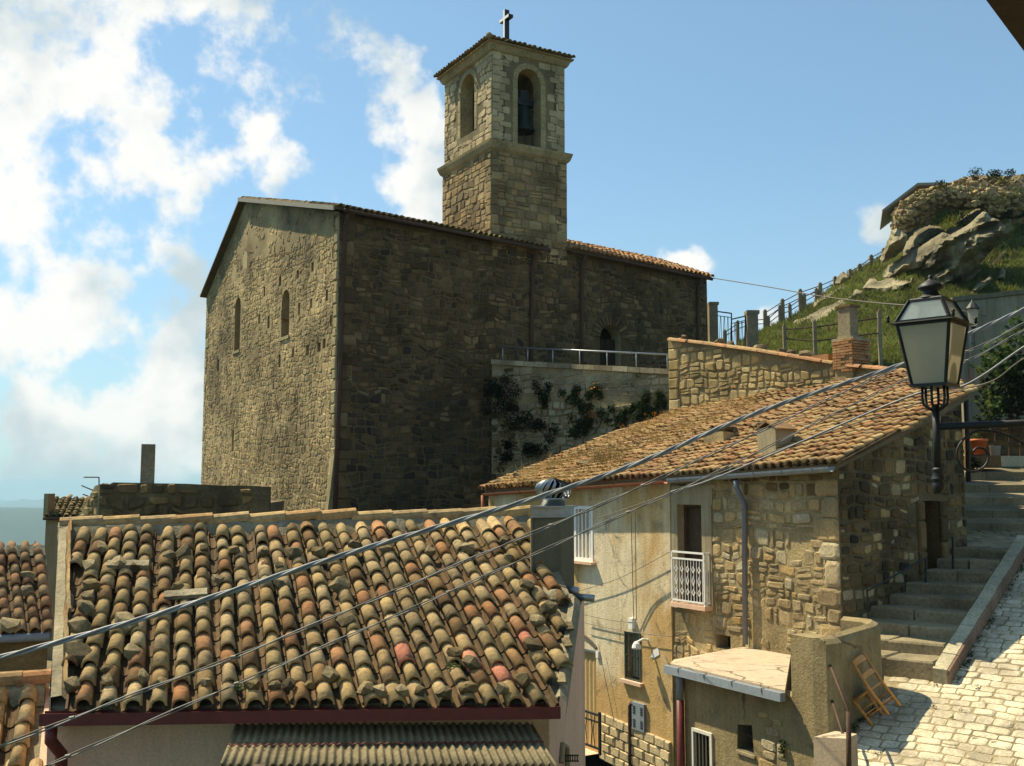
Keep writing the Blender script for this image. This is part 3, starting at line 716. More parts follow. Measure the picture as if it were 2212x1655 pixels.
for wdw, sx in ((win1, 1), (win2, 1)):
    lo = min(p[1] for p in wdw); a0 = min(p[0] for p in wdw); a1 = max(p[0] for p in wdw)
    mb = MB(); CF.box(mb, a0 - .1, a1 + .1, lo - .12, lo, -.5, .06); mb.build('window_sill', M['dressed'], church)
    mb = MB(); m_ = (lo + max(p[1] for p in wdw)) / 2; CF.box(mb, a0, a1, m_ - .05, m_ + .05, -.50, -.42); CF.box(mb, (a0 + a1) / 2 - .04, (a0 + a1) / 2 + .04, lo, m_ * 2 - lo - .2, -.51, -.44); mb.build('window_frame', M['wood_dark'], church)
# plaster patches left on the gable
def patch(fr, outline, mat, parent, name, c=.03):
    n = len(outline); ring = []
    for i in range(n):
        p, q = outline[i], outline[(i + 1) % n]
        for j in range(5):
            t = j / 5; a = p[0] + (q[0] - p[0]) * t; b = p[1] + (q[1] - p[1]) * t
            ring.append((a + .18 * noise.noise(V((a * 2.3, b * 2.3, 4))), b + .18 * noise.noise(V((a * 2.3, b * 2.3, 9)))))
    tri = tessellate_polygon([[V((a, b, 0)) for a, b in ring]])
    return MB().add([fr.pt(a, b, c) for a, b in ring] + [fr.pt(a, b, -.02) for a, b in ring], [tuple(t) for t in tri] + [(i, (i + 1) % len(ring), len(ring) + (i + 1) % len(ring), len(ring) + i) for i in range(len(ring))]).build(name, mat, parent)
# side wall
aR = CS.px(1527, 620)[0]; aN = CS.px(1165, 560)[0]; aT = CS.px(1228, 560)[0]
s0 = CS.px(724, 466)[1]; sN = CS.px(1165, 543)[1]; sT = CS.px(1228, 545)[1]; sR = CS.px(1527, 604)[1]
side_poly = [(0, ZB), (aR, ZB), (aR, sR), (aT, sT), (aN, sN - .02), (0, b0)]
dr = rect(CS, 1296, 703, 1341, 830); door = arch(*dr)
sl_ = rpoly(rect(CS, 1379, 686, 1389, 698)); sl2 = rpoly(rect(CS, 1083, 760, 1094, 768))
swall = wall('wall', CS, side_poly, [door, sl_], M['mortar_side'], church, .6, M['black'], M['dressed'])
zt_ = CS.px(1100, 790)[1]
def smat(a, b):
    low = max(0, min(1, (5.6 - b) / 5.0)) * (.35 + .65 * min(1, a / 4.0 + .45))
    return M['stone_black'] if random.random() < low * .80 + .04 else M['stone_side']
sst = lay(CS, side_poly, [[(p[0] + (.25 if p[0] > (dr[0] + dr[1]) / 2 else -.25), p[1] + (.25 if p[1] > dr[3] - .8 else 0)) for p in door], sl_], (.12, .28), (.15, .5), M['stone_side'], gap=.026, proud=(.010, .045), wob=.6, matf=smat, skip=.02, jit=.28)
# courses beside the tower and door are squarer and paler
vou = MB()
r0 = (dr[1] - dr[0]) / 2; cxa = (dr[0] + dr[1]) / 2; spb = dr[3] - r0; dst = []
for k in range(13):
    t0, t1 = pi * k / 13 + .012, pi * (k + 1) / 13 - .012; ro = r0 + .42
    cor = [(cxa + r0 * cos(t0), spb + r0 * sin(t0)), (cxa + ro * cos(t0), spb + ro * sin(t0)), (cxa + ro * cos(t1), spb + ro * sin(t1)), (cxa + r0 * cos(t1), spb + r0 * sin(t1))]
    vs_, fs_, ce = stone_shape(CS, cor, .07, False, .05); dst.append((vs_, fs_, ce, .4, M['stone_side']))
mb = MB(); CS.box(mb, dr[0] + .02, cxa - .01, dr[2], spb, -.42, -.36); CS.box(mb, cxa + .01, dr[1] - .02, dr[2], spb, -.42, -.36); dd = mb.build('door', M['dark_in'], church)  # leaves take the dim interior colour, so the doorway's darkness is painted on
# corner quoins (both faces) and the flare at the foot of the corner
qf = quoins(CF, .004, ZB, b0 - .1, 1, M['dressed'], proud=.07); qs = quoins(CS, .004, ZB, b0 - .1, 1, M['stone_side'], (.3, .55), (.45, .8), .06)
ql = quoins(CF, lft[0], ZB, lft[1] - .1, -1, M['dressed'])
fl = MB(); z_a = CF.px(712, 940)[1]; hh = []
for (t, px_) in ((0, 709), (.35, 703), (.7, 696), (1.0, 688), (1.25, 684)):
    z = z_a + (CF.px(700, 1140)[1] - z_a) * t
    # how far the corner leans out of the gable plane: follow the side wall's plane back along -dR
    y_ = 940 + 200 * t; off = max(.0, (CS.px(709 - 9 * t * 0, y_)[0] - CS.px(px_, y_)[0]))
    hh.append((z, off))
vs = []; fs = []
for z, off in hh:
    vs += [CO + V((0, 0, z)) + dL * .0, CO + V((0, 0, z)) - dR * off, CO + V((0, 0, z)) - dR * off + dL * .25, CO + V((0, 0, z)) + dL * (.5 + off * 1.5)]
for i in range(len(hh) - 1):
    for k in range(4): fs.append((i * 4 + k, i * 4 + (k + 1) % 4, (i + 1) * 4 + (k + 1) % 4, (i + 1) * 4 + k))
mk('buttress', vs, fs, M['dressed'], church)
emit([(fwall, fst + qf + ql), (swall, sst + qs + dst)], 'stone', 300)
# hidden sides
far = lft[0]; NL = aN + .0
mb = MB()
ci = lambda a, r_, z: CO + dL * a + dR * r_ + V((0, 0, z))
mb.add([ci(far, 0, ZB), ci(far, aR, ZB), ci(far, aR, sR - .5), ci(far, NL, lft[1] - .5), ci(far, 0, lft[1])], [(0, 1, 2, 3, 4)])
mb.add([ci(.6, aR, ZB), ci(far, aR, ZB), ci(far, aR, sR - .6), ci(far * .5, aR, sR + 1.2), ci(.6, aR, sR - .1)], [(0, 1, 2, 3, 4)])
mb.add([ci(0, NL, 2), ci(far, NL, 2), ci(far, NL, lft[1] - .5), ci(apx[0], NL, apx[1] - .6), ci(0, NL, sN)], [(0, 1, 2, 3, 4)])
mb.add([ci(0, aR, ZB), ci(.6, aR, ZB), ci(.6, aR, sR - .1), ci(0, aR, sR)], [(0, 1, 2, 3)])
mb.build('back_wall', M['mortar_church'], church)
# roofs
drop = sN - b0
def slab(mb, p0, p1, p2, p3, th):
    n = (p1 - p0).cross(p3 - p0).normalized(); n = n if n.z > 0 else -n
    mb.prism([p0, p1, p2, p3], [p + n * th for p in (p0, p1, p2, p3)])
    return n
ov = .32
e0 = CO + V((0, 0, b0 + .02)) - dL * ov - dR * .30; e1 = CO + dR * (aN + .25) + V((0, 0, sN + .02)) - dL * ov
r0_ = CF.pt(apx[0], apx[1] + .03) - dR * .30; r1_ = r0_ + dR * (aN + .3) + V((0, 0, drop))
l0 = CF.pt(lft[0] + .15, lft[1] - .05) - dR * .30; l1 = l0 + dR * (aN + .3) + V((0, 0, drop))
e0z = V((0, 0, -.02)); e0 += e0z; e1 += e0z
mb = MB(); slab(mb, e0, e1, r1_, r0_, .10); slab(mb, r0_, r1_, l1, l0, .10)
croof = mb.build('roof', M['mortar_side'], church)
fr = Frame(e0 + V((0, 0, .10)), e1 - e0, r0_ - e0); 
if fr.n.z < 0: fr.n = -fr.n
Lu = (e1 - e0).length; Lv = (r0_ - e0).length
tiled(croof, fr, [(.05, -.12), (Lu, -.12), (Lu, Lv), (.05, Lv)], .225, .36, M['tile_dim'], 120, pans=False, jit=.7, lift=.02)
# grey verge board on the right slope of the gable
mb = MB(); q = -dR * .015
mb.prism([e0 + q + V((0, 0, -.06)), r0_ + q + V((0, 0, -.06)), r0_ + q + V((0, 0, .11)), e0 + q + V((0, 0, .11))], [x - dR * .05 for x in (e0 + q + V((0, 0, -.06)), r0_ + q + V((0, 0, -.06)), r0_ + q + V((0, 0, .11)), e0 + q + V((0, 0, .11)))])
mb.build('verge_board', M['lead'], church)
# gutters and downpipes
def pipe(parent, pts, r, mat, name='downpipe', seg=8): return MB().tube(pts, r, seg).build(name, mat, parent, True)
MB().tube([e0 + V((0, 0, -.02)) - dL * .07 + dR * .3, e1 + V((0, 0, -.02)) - dL * .07], .07, 6).build('gutter', M['rust'], church, True)
def side_pipe(x0, y0, x1, y1, c=.1):
    a, b = CS.px(x0, y0, c); a2, b2 = CS.px(x1, y1, c)
    return pipe(church, [CS.pt(a, b + .12, c + .25), CS.pt(a, b, c + .16), CS.pt(a, b - .25, c), CS.pt((a + a2) / 2, (b + b2) / 2, c), CS.pt(a2, b2, c)], .075, M['rust'])
side_pipe(746, 474, 722, 1150); side_pipe(1151, 556, 1147, 795); side_pipe(1257, 560, 1257, 800); side_pipe(1508, 610, 1508, 780)
# second, lower roof behind the tower
f0 = CS.hit(1229, 541, .25); f1 = CS.hit(1536, 603, .25); up = dL * 3.6 + V((0, 0, 1.42))
mb = MB(); n2 = slab(mb, f0, f1, f1 + up, f0 + up, .10); slab(mb, f0 + up, f1 + up, f1 + up * 2 - V((0, 0, 2.8)), f0 + up * 2 - V((0, 0, 2.8)), .1)
croof2 = mb.build('roof', M['mortar_side'], church)
fr = Frame(f0 + n2 * .1, f1 - f0, up)
if fr.n.z < 0: fr.n = -fr.n
Lu = (f1 - f0).length; Lv = up.length
tiled(croof2, fr, [(0.02, -.1), (Lu, -.1), (Lu, Lv), (.02, Lv)], .225, .36, M['tile_red'], 100, pans=False, jit=.6, lift=.02)
MB().tube([f0 - dL * .08 + V((0, 0, -.03)), f1 - dL * .08 + V((0, 0, -.03))], .06, 6).build('gutter', M['rust'], church, True)

# ================================================================== bell tower
tp = CS.hit(1062, 500, -.02); TO = V((tp.x, tp.y, 0))
TL = Frame(TO, dL, (0, 0, 1)); TR = Frame(TO, dR, (0, 0, 1))
wl_ = TL.px(957, 400)[0]; wr_ = TR.px(1224, 400)[0]
zc0 = TL.px(1062, 319)[1]; zc1 = TL.px(1062, 303)[1]; zt = TL.px(1062, 96)[1]; zb = CS.px(1062, 520)[1] - .6; zlow = CS.px(1224, 556)[1] - .3
tower = thing('bell_tower', 'square stone bell tower with arched belfry openings above the church roof', 'bell tower', TO + V((0, 0, zb)))
def tw(fr, w, hole, parent, lower=True):
    st = []
    pl = [(0, zb), (w, zb), (w, zc0), (0, zc0)]
    o = wall('wall', fr, pl, [], M['mortar_tower'], parent, .6)
    st = lay(fr, [(.22, zb), (w - .22, zb), (w - .22, zc0), (.22, zc0)], [], (.2, .4), (.25, .6), M['stone_tower_old'], gap=.02, proud=(.012, .04), jit=.16, wob=.2, split=.2, matf=lambda a, b: M['stone_tower_old'])
    i = .05; ff = fr.off(-i); pu = [(i, zc0), (w - i, zc0), (w - i, zt), (i, zt)]
    o2 = wall('wall', ff, pu, [hole] if hole else [], M['mortar_tower'], parent, .55, None, M['dressed'], True)
    hl = []
    if hole:
        a0 = min(p[0] for p in hole); a1 = max(p[0] for p in hole); bb0 = min(p[1] for p in hole); bb1 = max(p[1] for p in hole); hl = [arch(a0 - .24, a1 + .24, bb0 - .02, bb1 + .24)]
        rr = (a1 - a0) / 2; sp = bb1 - rr; cc = (a0 + a1) / 2; ds = []
        for k in range(7):
            t0, t1 = pi * k / 7 + .01, pi * (k + 1) / 7 - .01; ro = rr + .22
            cor = [(cc + rr * cos(t0), sp + rr * sin(t0)), (cc + ro * cos(t0), sp + ro * sin(t0)), (cc + ro * cos(t1), sp + ro * sin(t1)), (cc + rr * cos(t1), sp + rr * sin(t1))]
            v_, f_, ce = stone_shape(ff, cor, .018, False, .02); ds.append((v_, f_, ce, .3, M['dressed']))
        for sgn, aa in ((-1, a0), (1, a1)):
            b = bb0
            while b < sp - .05:
                h_ = min(random.uniform(.4, .7), sp - b); cor = [(aa, b + .006), (aa + sgn * .22, b + .006), (aa + sgn * .22, b + h_ - .006), (aa, b + h_ - .006)]
                if sgn < 0: cor = [cor[1], cor[0], cor[3], cor[2]]
                v_, f_, ce = stone_shape(ff, cor, .016, False, .02); ds.append((v_, f_, ce, .35, M['dressed'])); b += h_
    else: ds = []
    st2 = lay(ff, [(.25, zc0), (w - .25, zc0), (w - .25, zt), (.25, zt)], hl, (.16, .32), (.25, .62), M['stone_tower'], gap=.014, proud=(.008, .03), jit=.1, wob=.08, split=.12) + ds
    for (f_, w0, w1, z0, z1, m_) in ((fr, 0, w, zb, zc0, M['stone_tower_old']), (ff, i, w - i, zc0, zt, M['stone_tower'])):
        q1 = quoins(f_, w0 + .004, z0, z1, 1, m_, (.22, .42), (.30, .48), .045); q2 = quoins(f_, w1 - .004, z0, z1, -1, m_, (.22, .42), (.30, .48), .045)
        (st if f_ is fr else st2).extend(q1 + q2)
    return [(o, st), (o2, st2)]
hole_l = arch(*rect(TL.off(-.05), 995, 162, 1025, 291)); hole_r = arch(*rect(TR.off(-.05), 1118, 149, 1168, 322))
G_ = tw(TL, wl_, hole_l, tower) + tw(TR, wr_, hole_r, tower)
# the two far sides
TB1 = Frame(TO + dR * wr_, dL, (0, 0, 1), dR); TB2 = Frame(TO + dL * wl_, dR, (0, 0, 1), dL)
for fr, w, hh_ in ((TB1, wl_, hole_l), (TB2, wr_, hole_r)):
    ff = fr.off(-.05)
    wall('wall', fr, [(0, zb), (w, zb), (w, zc0), (0, zc0)], [], M['mortar_tower'], tower, .5)
    wall('wall', ff, [(.05, zc0), (w - .05, zc0), (w - .05, zt), (.05, zt)], [hh_] if fr is TB2 else [], M['mortar_tower'], tower, .5, None, M['dressed'], True)
emit(G_, 'stone', 300)
mb = MB(); mb.prism([TO + dL * .3 + dR * .3 + V((0, 0, zc0)), TO + dL * (wl_ - .3) + dR * .3 + V((0, 0, zc0)), TO + dL * (wl_ - .3) + dR * (wr_ - .3) + V((0, 0, zc0)), TO + dL * .3 + dR * (wr_ - .3) + V((0, 0, zc0))],
                    [TO + dL * .3 + dR * .3 + V((0, 0, zc0 + .2)), TO + dL * (wl_ - .3) + dR * .3 + V((0, 0, zc0 + .2)), TO + dL * (wl_ - .3) + dR * (wr_ - .3) + V((0, 0, zc0 + .2)), TO + dL * .3 + dR * (wr_ - .3) + V((0, 0, zc0 + .2))])
mb.build('belfry_floor', M['dark_in'], tower)
def ringpts(e, z): return [TO - dL * e - dR * e + V((0, 0, z)), TO + dL * (wl_ + e) - dR * e + V((0, 0, z)), TO + dL * (wl_ + e) + dR * (wr_ + e) + V((0, 0, z)), TO - dL * e + dR * (wr_ + e) + V((0, 0, z))]
mb = MB()
lv = [(.0, zc0 - .10), (.10, zc0 + .0), (.17, zc1 - .10), (.19, zc1), (-.02, zc1 + .05)]
vs = sum([ringpts(e, z) for e, z in lv], [])
mb.add(vs, [(i * 4 + k, i * 4 + (k + 1) % 4, (i + 1) * 4 + (k + 1) % 4, (i + 1) * 4 + k) for i in range(len(lv) - 1) for k in range(4)]); mb.build('cornice', M['dressed'], tower)
mb = MB(); lv = [(-.05, zt - .25), (.05, zt - .2), (.15, zt + .02), (.23, zt + .04), (.23, zt + .10)]
vs = sum([ringpts(e, z) for e, z in lv], []); apex = TO + dL * wl_ / 2 + dR * wr_ / 2 + V((0, 0, zt + .95))
mb.add(vs, [(i * 4 + k, i * 4 + (k + 1) % 4, (i + 1) * 4 + (k + 1) % 4, (i + 1) * 4 + k) for i in range(len(lv) - 1) for k in range(4)] + [(16, 17, 18, 19)])
troof = mb.build('eaves', M['dressed'], tower)
rp = ringpts(.23, zt + .10); mb = MB(); mb.add(rp + [apex], [(0, 1, 4), (1, 2, 4), (2, 3, 4), (3, 0, 4)]); proof = mb.build('roof', M['mortar_side'], tower)
for (p, q) in ((rp[0], rp[1]), (rp[0], rp[3])):
    m_ = (p + q) / 2; fr = Frame(p, q - p, apex - m_)
    if fr.n.z < 0: fr.n = -fr.n
    L_ = (q - p).length; h_ = (apex - m_).length
    tiled(proof, fr, [(-.02, -.14), (L_ + .02, -.14), (L_ / 2 + .1, h_), (L_ / 2 - .1, h_)], .225, .36, M['tile_dim'], 60, pans=False, jit=1.6, lift=.03)
mb = MB(); mb.tube([rp[0] - dL * .08 - dR * .08 + V((0, 0, .06)), rp[0].lerp(apex, .5) + V((0, 0, .07))], .12, 8); mb.build('ridge_tile', M['tile_dim'], tower, True)
# metal cross on the roof
cb = TL.off(-1.0).hit(1089, 90); ct = TL.off(-1.0).hit(1089, 21); hC = ct.z - cb.z; cbase = V((cb.x, cb.y, cb.z - .45))
cross = thing('roof_cross', 'white metal cross with black edges on top of the bell tower', 'cross', cbase)
wv = .062; mb = MB(); m2 = MB(); up_ = V((0, 0, 1)); cc = V((cb.x, cb.y, 0)); 
zar = TL.off(-1.0).hit(1088, 41).z; nf = -dR
for (ua, ub, za, zb_) in ((-wv, wv, cbase.z, ct.z), (-.36, -wv, zar - wv, zar + wv), (wv, .36, zar - wv, zar + wv)):
    m2.prism([cc + dL * ua + up_ * za, cc + dL * ub + up_ * za, cc + dL * ub + up_ * zb_, cc + dL * ua + up_ * zb_], [cc + dL * ua + up_ * za - nf * .2, cc + dL * ub + up_ * za - nf * .2, cc + dL * ub + up_ * zb_ - nf * .2, cc + dL * ua + up_ * zb_ - nf * .2])
    e = .006; mb.prism([cc + dL * (ua + (e if ua < -wv - .01 or ub == wv else -e)) + up_ * (za + e) + nf * .004, cc + dL * (ub - (e if ub > wv or ua == -wv else -e)) + up_ * (za + e) + nf * .004, cc + dL * (ub - (e if ub > wv or ua == -wv else -e)) + up_ * (zb_ - e) + nf * .004, cc + dL * (ua + (e if ua < -wv - .01 or ub == wv else -e)) + up_ * (zb_ - e) + nf * .004],
             [cc + dL * (ua + (e if ua < -wv - .01 or ub == wv else -e)) + up_ * (za + e) + nf * .014, cc + dL * (ub - (e if ub > wv or ua == -wv else -e)) + up_ * (za + e) + nf * .014, cc + dL * (ub - (e if ub > wv or ua == -wv else -e)) + up_ * (zb_ - e) + nf * .014, cc + dL * (ua + (e if ua < -wv - .01 or ub == wv else -e)) + up_ * (zb_ - e) + nf * .014])
m2.build('frame', M['iron'], cross); mb.build('face', M['white'], cross)
# bell, hung in the right-hand opening
bc = TR.off(-.75).hit(1130, 262)
bell = thing('bell', 'dark green bronze bell with wheel hanging in the belfry arch', 'bell', bc + V((0, 0, -.42)))
MB().lathe([(.02, .62), (.20, .60), (.24, .5), (.26, .25), (.30, .02), (.40, -.30), (.47, -.42), (.44, -.44)], bc, 20).build('body', M['bronze'], bell, True)
mb = MB(); mb.box(bc + V((0, 0, .75)), (dR, dL, up_), (.62, .1, .13)); mb.box(bc + V((0, 0, 1.0)), (dR, dL, up_), (.18, .12, .22)); mb.build('yoke', M['iron'], bell)
mb = MB(); wc = bc + dR * .50 + V((0, 0, .55)); mb.tube([wc + dL * (.42 * cos(2 * pi * k / 20)) + V((0, 0, .42 * sin(2 * pi * k / 20))) for k in range(21)], .05, 6)
for k in range(4): mb.tube([wc - dL * .4 * cos(pi * k / 4) - V((0, 0, .4 * sin(pi * k / 4))), wc + dL * .4 * cos(pi * k / 4) + V((0, 0, .4 * sin(pi * k / 4)))], .025, 5)
mb.build('wheel', M['iron'], bell)
mb = MB(); mb.tube([bc + V((0, 0, .2)), bc + V((.03, 0, -.75))], .03, 6); mb.lathe([(.02, .1), (.11, .05), (.13, 0), (.09, -.1), (.02, -.12)], bc + dR * .42 + V((0, 0, -1.0)), 10); mb.tube([bc + dR * .42 + V((0, 0, .5)), bc + dR * .42 + V((0, 0, -1.0))], .02, 5); mb.build('clapper', M['iron'], bell)

# ================================================================== terrace wall below the flank
ta = P(1062, 1055, 37.9); tb = P(1447, 1055, 33.3); TW = Frame((ta.x, ta.y, 0), V((tb.x - ta.x, tb.y - ta.y, 0)), (0, 0, 1))
Lt = hypot(tb.x - ta.x, tb.y - ta.y) + .5
tz0, tz1 = TW.px(1066, 787)[1], TW.px(1447, 809)[1]; tsl = (tz1 - tz0) / (TW.px(1447, 809)[0]); tz1 = tz0 + tsl * Lt
ter = thing('terrace_wall', 'pale stone terrace wall with weeds and metal railing beside the church', 'wall', TW.pt(0, -3))
tpoly = [(0, -3.2), (Lt, -3.2), (Lt, tz1), (0, tz0)]
tw_ = wall('wall', TW, tpoly, [], M['mortar_church'], ter, .5)
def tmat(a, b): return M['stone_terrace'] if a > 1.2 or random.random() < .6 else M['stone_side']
top_z = lambda a: tz0 + tsl * a
tst = lay(TW, [(0, TW.px(1062, 860)[1]), (Lt, TW.px(1447, 868)[1] ), (Lt, tz1), (0, tz0)], [], (.20, .30), (.25, .6), M['stone_terrace'], gap=.018, proud=(.015, .04), jit=.12, wob=.1, matf=tmat)
tst += lay(TW, [(0, -3.2), (Lt, -3.2), (Lt, TW.px(1447, 868)[1] ), (0, TW.px(1062, 860)[1])], [], (.18, .32), (.2, .45), M['stone_terrace'], gap=.03, proud=(.03, .10), jit=.32, matf=tmat, skip=.04)
a = 0; cst = []
while a < Lt - .1:
    w_ = min(random.uniform(.45, .7), Lt - a); mb = MB(); z0_, z1_ = top_z(a), top_z(a + w_); q = random.uniform(0, .015)
    mb.prism([TW.pt(a + .01, z0_ + .003, .07), TW.pt(a + w_ - .01, z1_ + .003, .07), TW.pt(a + w_ - .01, z1_ + .17 + q, .05), TW.pt(a + .01, z0_ + .17 + q, .05)], [TW.pt(a + .01, z0_ + .003, -.45), TW.pt(a + w_ - .01, z1_ + .003, -.45), TW.pt(a + w_ - .01, z1_ + .17, -.45), TW.pt(a + .01, z0_ + .17, -.45)])
    mb.build('coping_stone', M['stone_terrace'], ter); a += w_
emit([(tw_, tst)], 'stone', 300)
rl = thing('railing', 'thin grey metal railing along the church terrace', 'railing', TW.pt(.3, tz0 + .17, -.2))
ra, rb = TW.px(1076, 749, -.2), TW.px(1447, 766, -.2)
MB().tube([TW.pt(ra[0], ra[1], -.2), TW.pt(rb[0] + .4, rb[1] + (rb[1] - ra[1]) / (rb[0] - ra[0]) * .4, -.2)], .03, 6).build('handrail', M['galv'], rl, True)
for x in (1086, 1140, 1194, 1252, 1311, 1374, 1441):
    a = TW.px(x, 760, -.2)[0]; zt_ = ra[1] + (rb[1] - ra[1]) * (a - ra[0]) / (rb[0] - ra[0]); MB().tube([TW.pt(a, top_z(a) + .15, -.2), TW.pt(a, zt_, -.2)], .022, 6).build('post', M['galv'], rl, True)
mb = MB(); mb.add([TW.pt(0, tz0 + .02, -.4), TW.pt(Lt, tz1 + .02, -.4), CS.pt(aR, tz0 - .3, .02), CS.pt(CS.px(1062, 700)[0], tz0 + .02, .02)], [(0, 1, 2, 3)]); tag(mb.build('terrace_ground', M['paving']), kind='structure')
mb = MB()
for i in range(2600):
    a, b = random.uniform(0, Lt), random.uniform(-1.5, tz0 - .5)
    if noise.noise(V((a * .9, b * .9, 4.4))) > .12 + a * .03: leaves(mb, TW.pt(a, b, .04), (.07, .03, .09), 3, .06)
tag(mb.build('wall_moss', M['leaf_dark'], ter), kind='stuff')
# weeds rooted in the wall
WEEDS = [(1095, 850, .75, 170, 0), (1125, 900, .6, 120, 0), (1075, 830, .4, 70, 0), (1170, 850, .42, 80, 0), (1150, 960, .6, 120, 0), (1100, 975, .45, 70, 0), (1180, 920, .45, 90, 1), (1245, 840, .35, 80, 0), (1268, 870, .45, 100, 1), (1290, 845, .38, 90, 1), (1246, 920, .4, 80, 1), (1285, 905, .42, 100, 2),
         (1345, 890, .35, 90, 0), (1350, 930, .45, 110, 1), (1372, 870, .3, 70, 0), (1398, 868, .48, 130, 0), (1420, 905, .42, 120, 1), (1330, 960, .45, 100, 1), (1430, 855, .3, 70, 0), (1300, 970, .35, 80, 1), (1235, 990, .4, 80, 0)]
WL_ = ['large dark weed clump hanging below the terrace coping at its left end', 'dark straggling weed low on the shaded terrace wall', 'small dark weed at the corner of terrace and church', 'dark leafy weed at the shadow edge of the terrace wall', 'dark weed clump deep in shade above the roof verge', 'sparse dark weed low in the shaded corner', 'weed with orange flowers in the shaded middle of the terrace wall', 'green weed just inside the sunlit part of the terrace wall',
       'bushy weed with a few orange flowers near the shadow edge', 'weed with orange flowers under the coping of the terrace wall', 'flowering weed low at the shadow edge', 'weed covered in orange flowers in the middle of the sunlit terrace wall', 'narrow green weed right of the orange flowers', 'long trailing green weed with few flowers', 'small green tuft between two larger weeds', 'wide green bush near the right end of the terrace wall', 'round yellow flowered bush beside the field stone wall', 'trailing weed touching the tiled roof', 'small tuft under the coping at the right end', 'flowering weed just above the dry roof grass', 'dark weed beside the upper roof edge']
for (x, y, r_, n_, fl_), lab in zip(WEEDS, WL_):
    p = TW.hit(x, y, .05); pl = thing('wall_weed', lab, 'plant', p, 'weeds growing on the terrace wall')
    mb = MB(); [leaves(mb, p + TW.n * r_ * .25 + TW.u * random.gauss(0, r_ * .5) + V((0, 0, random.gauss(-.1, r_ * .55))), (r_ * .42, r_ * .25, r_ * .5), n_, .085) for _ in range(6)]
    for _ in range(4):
        q = p + TW.u * random.gauss(0, r_ * .3); mb.tube([q, q + TW.n * .12 + TW.u * random.gauss(0, .1) - V((0, 0, r_ * .5)), q + TW.n * .1 + TW.u * random.gauss(0, .2) - V((0, 0, r_ * random.uniform(.7, 1.3)))], [.02, .014, .006], 4); mb.build('foliage', M['leaf_dark'] if x < 1200 else M['leaf_mid'], pl)  # weeds on the shaded left get darker leaves, shade put into their colour
    if fl_:
        mb = MB(); leaves(mb, p + TW.n * r_ * .6 + V((0, 0, r_ * .35)), (r_ * .7, r_ * .35, r_ * .6), 10 * fl_ * fl_, .10); mb.build('flowers', M['flower'], pl)

# ================================================================== stone house with the long tiled roof
hk = P(1810, 1055, 17.5); HO = V((hk.x, hk.y, 0))
HF = Frame(HO, dL, (0, 0, 1)); HR = Frame(HO, azv(50), (0, 0, 1)); rdir = azv(50)
ZH = -5.75
house = thing('stone_house', 'old stone and sandy plaster house with long low roof of clay tiles', 'house', HO + V((0, 0, ZH)))
OV = .20
HE = HF.off(OV)
er, el = HE.hit(1803, 1003), HE.hit(1045, 1059)
sd = R(3700, -30).normalized()
RF = Frame(er, el - er, sd)
if RF.n.z < 0: RF.n = -RF.n
rpx = [(1045, 1057), (1804, 1002), (2020, 893), (2094, 849), (1950, 803), (1447, 893)]
rpolyh = [RF.px(x, y) for x, y in rpx]
hl_end = HF.px(1058, 1100)[0]                       # left end of the front wall
def roof_z(p):                                       # height of the roof deck above a plan point
    return RF.o.z - ((p.x - RF.o.x) * RF.n.x + (p.y - RF.o.y) * RF.n.y) / RF.n.z
aB = HF.px(1452, 1250)[0]                            # boundary between stone part and plastered part
zf = lambda a: roof_z(HF.pt(a, 0)) - .06
hw1 = rpoly(rect(HF, 1465, 1091, 1520, 1309)); hw2 = rpoly(rect(HF, 1546, 1372, 1578, 1402))
sp = wall('wall', HF, [(0, ZH), (aB, ZH), (aB, zf(aB)), (0, zf(0))], [hw1, hw2], M['mortar_house'], house, .32, M['black'], M['cement'], False, False)
w1 = rpoly(rect(HF, 1244, 1093, 1284, 1212)); w2 = rpoly(rect(HF, 1353, 1366, 1388, 1470)); dpx = rpoly(rect(HF, 1222, 1398, 1291, 1605))
hl_door = HF.px(1262, 1400)[0]
pw = wall('plaster_wall', HF.off(.035), [(aB, ZH), (hl_end, ZH), (hl_end, zf(hl_end)), (aB, zf(aB))], [w1, w2, dpx], M['plaster_house'], house, .22, M['pane_dark'], M['plaster_house'])
# side wall along the steps
sa = 4.35; zr = lambda a: roof_z(HR.pt(a, 0)) - .06
hd = rpoly(rect(HR, 1997, 1082, 2033, 1302))
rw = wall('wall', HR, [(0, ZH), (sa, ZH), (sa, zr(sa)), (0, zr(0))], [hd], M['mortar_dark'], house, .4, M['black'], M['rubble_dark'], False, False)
cem = [HF.px(x, y) for x, y in [(1452, 1050), (1545, 1050), (1552, 1120), (1535, 1200), (1540, 1330), (1520, 1400), (1452, 1350)]]
foot = [HF.px(x, y) for x, y in [(1600, 1350), (1700, 1345), (1720, 1420), (1600, 1420)]]
def hkeep(a, b):
    if inpoly(a, b, cem): return random.random() < .12
    if inpoly(a, b, foot): return random.random() < .15
    return noise.noise(V((a * 1.3, b * 1.3, 5.5))) > -.62
front_poly = [(.0, -3.6), (aB, -3.6), (aB, zf(aB)), (0, zf(0))]
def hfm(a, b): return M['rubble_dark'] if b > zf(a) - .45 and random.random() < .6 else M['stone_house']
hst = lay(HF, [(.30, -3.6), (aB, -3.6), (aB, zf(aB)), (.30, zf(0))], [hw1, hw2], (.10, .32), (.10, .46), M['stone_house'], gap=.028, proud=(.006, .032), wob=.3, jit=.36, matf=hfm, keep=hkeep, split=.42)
hq = []; b = -3.3; k = 0
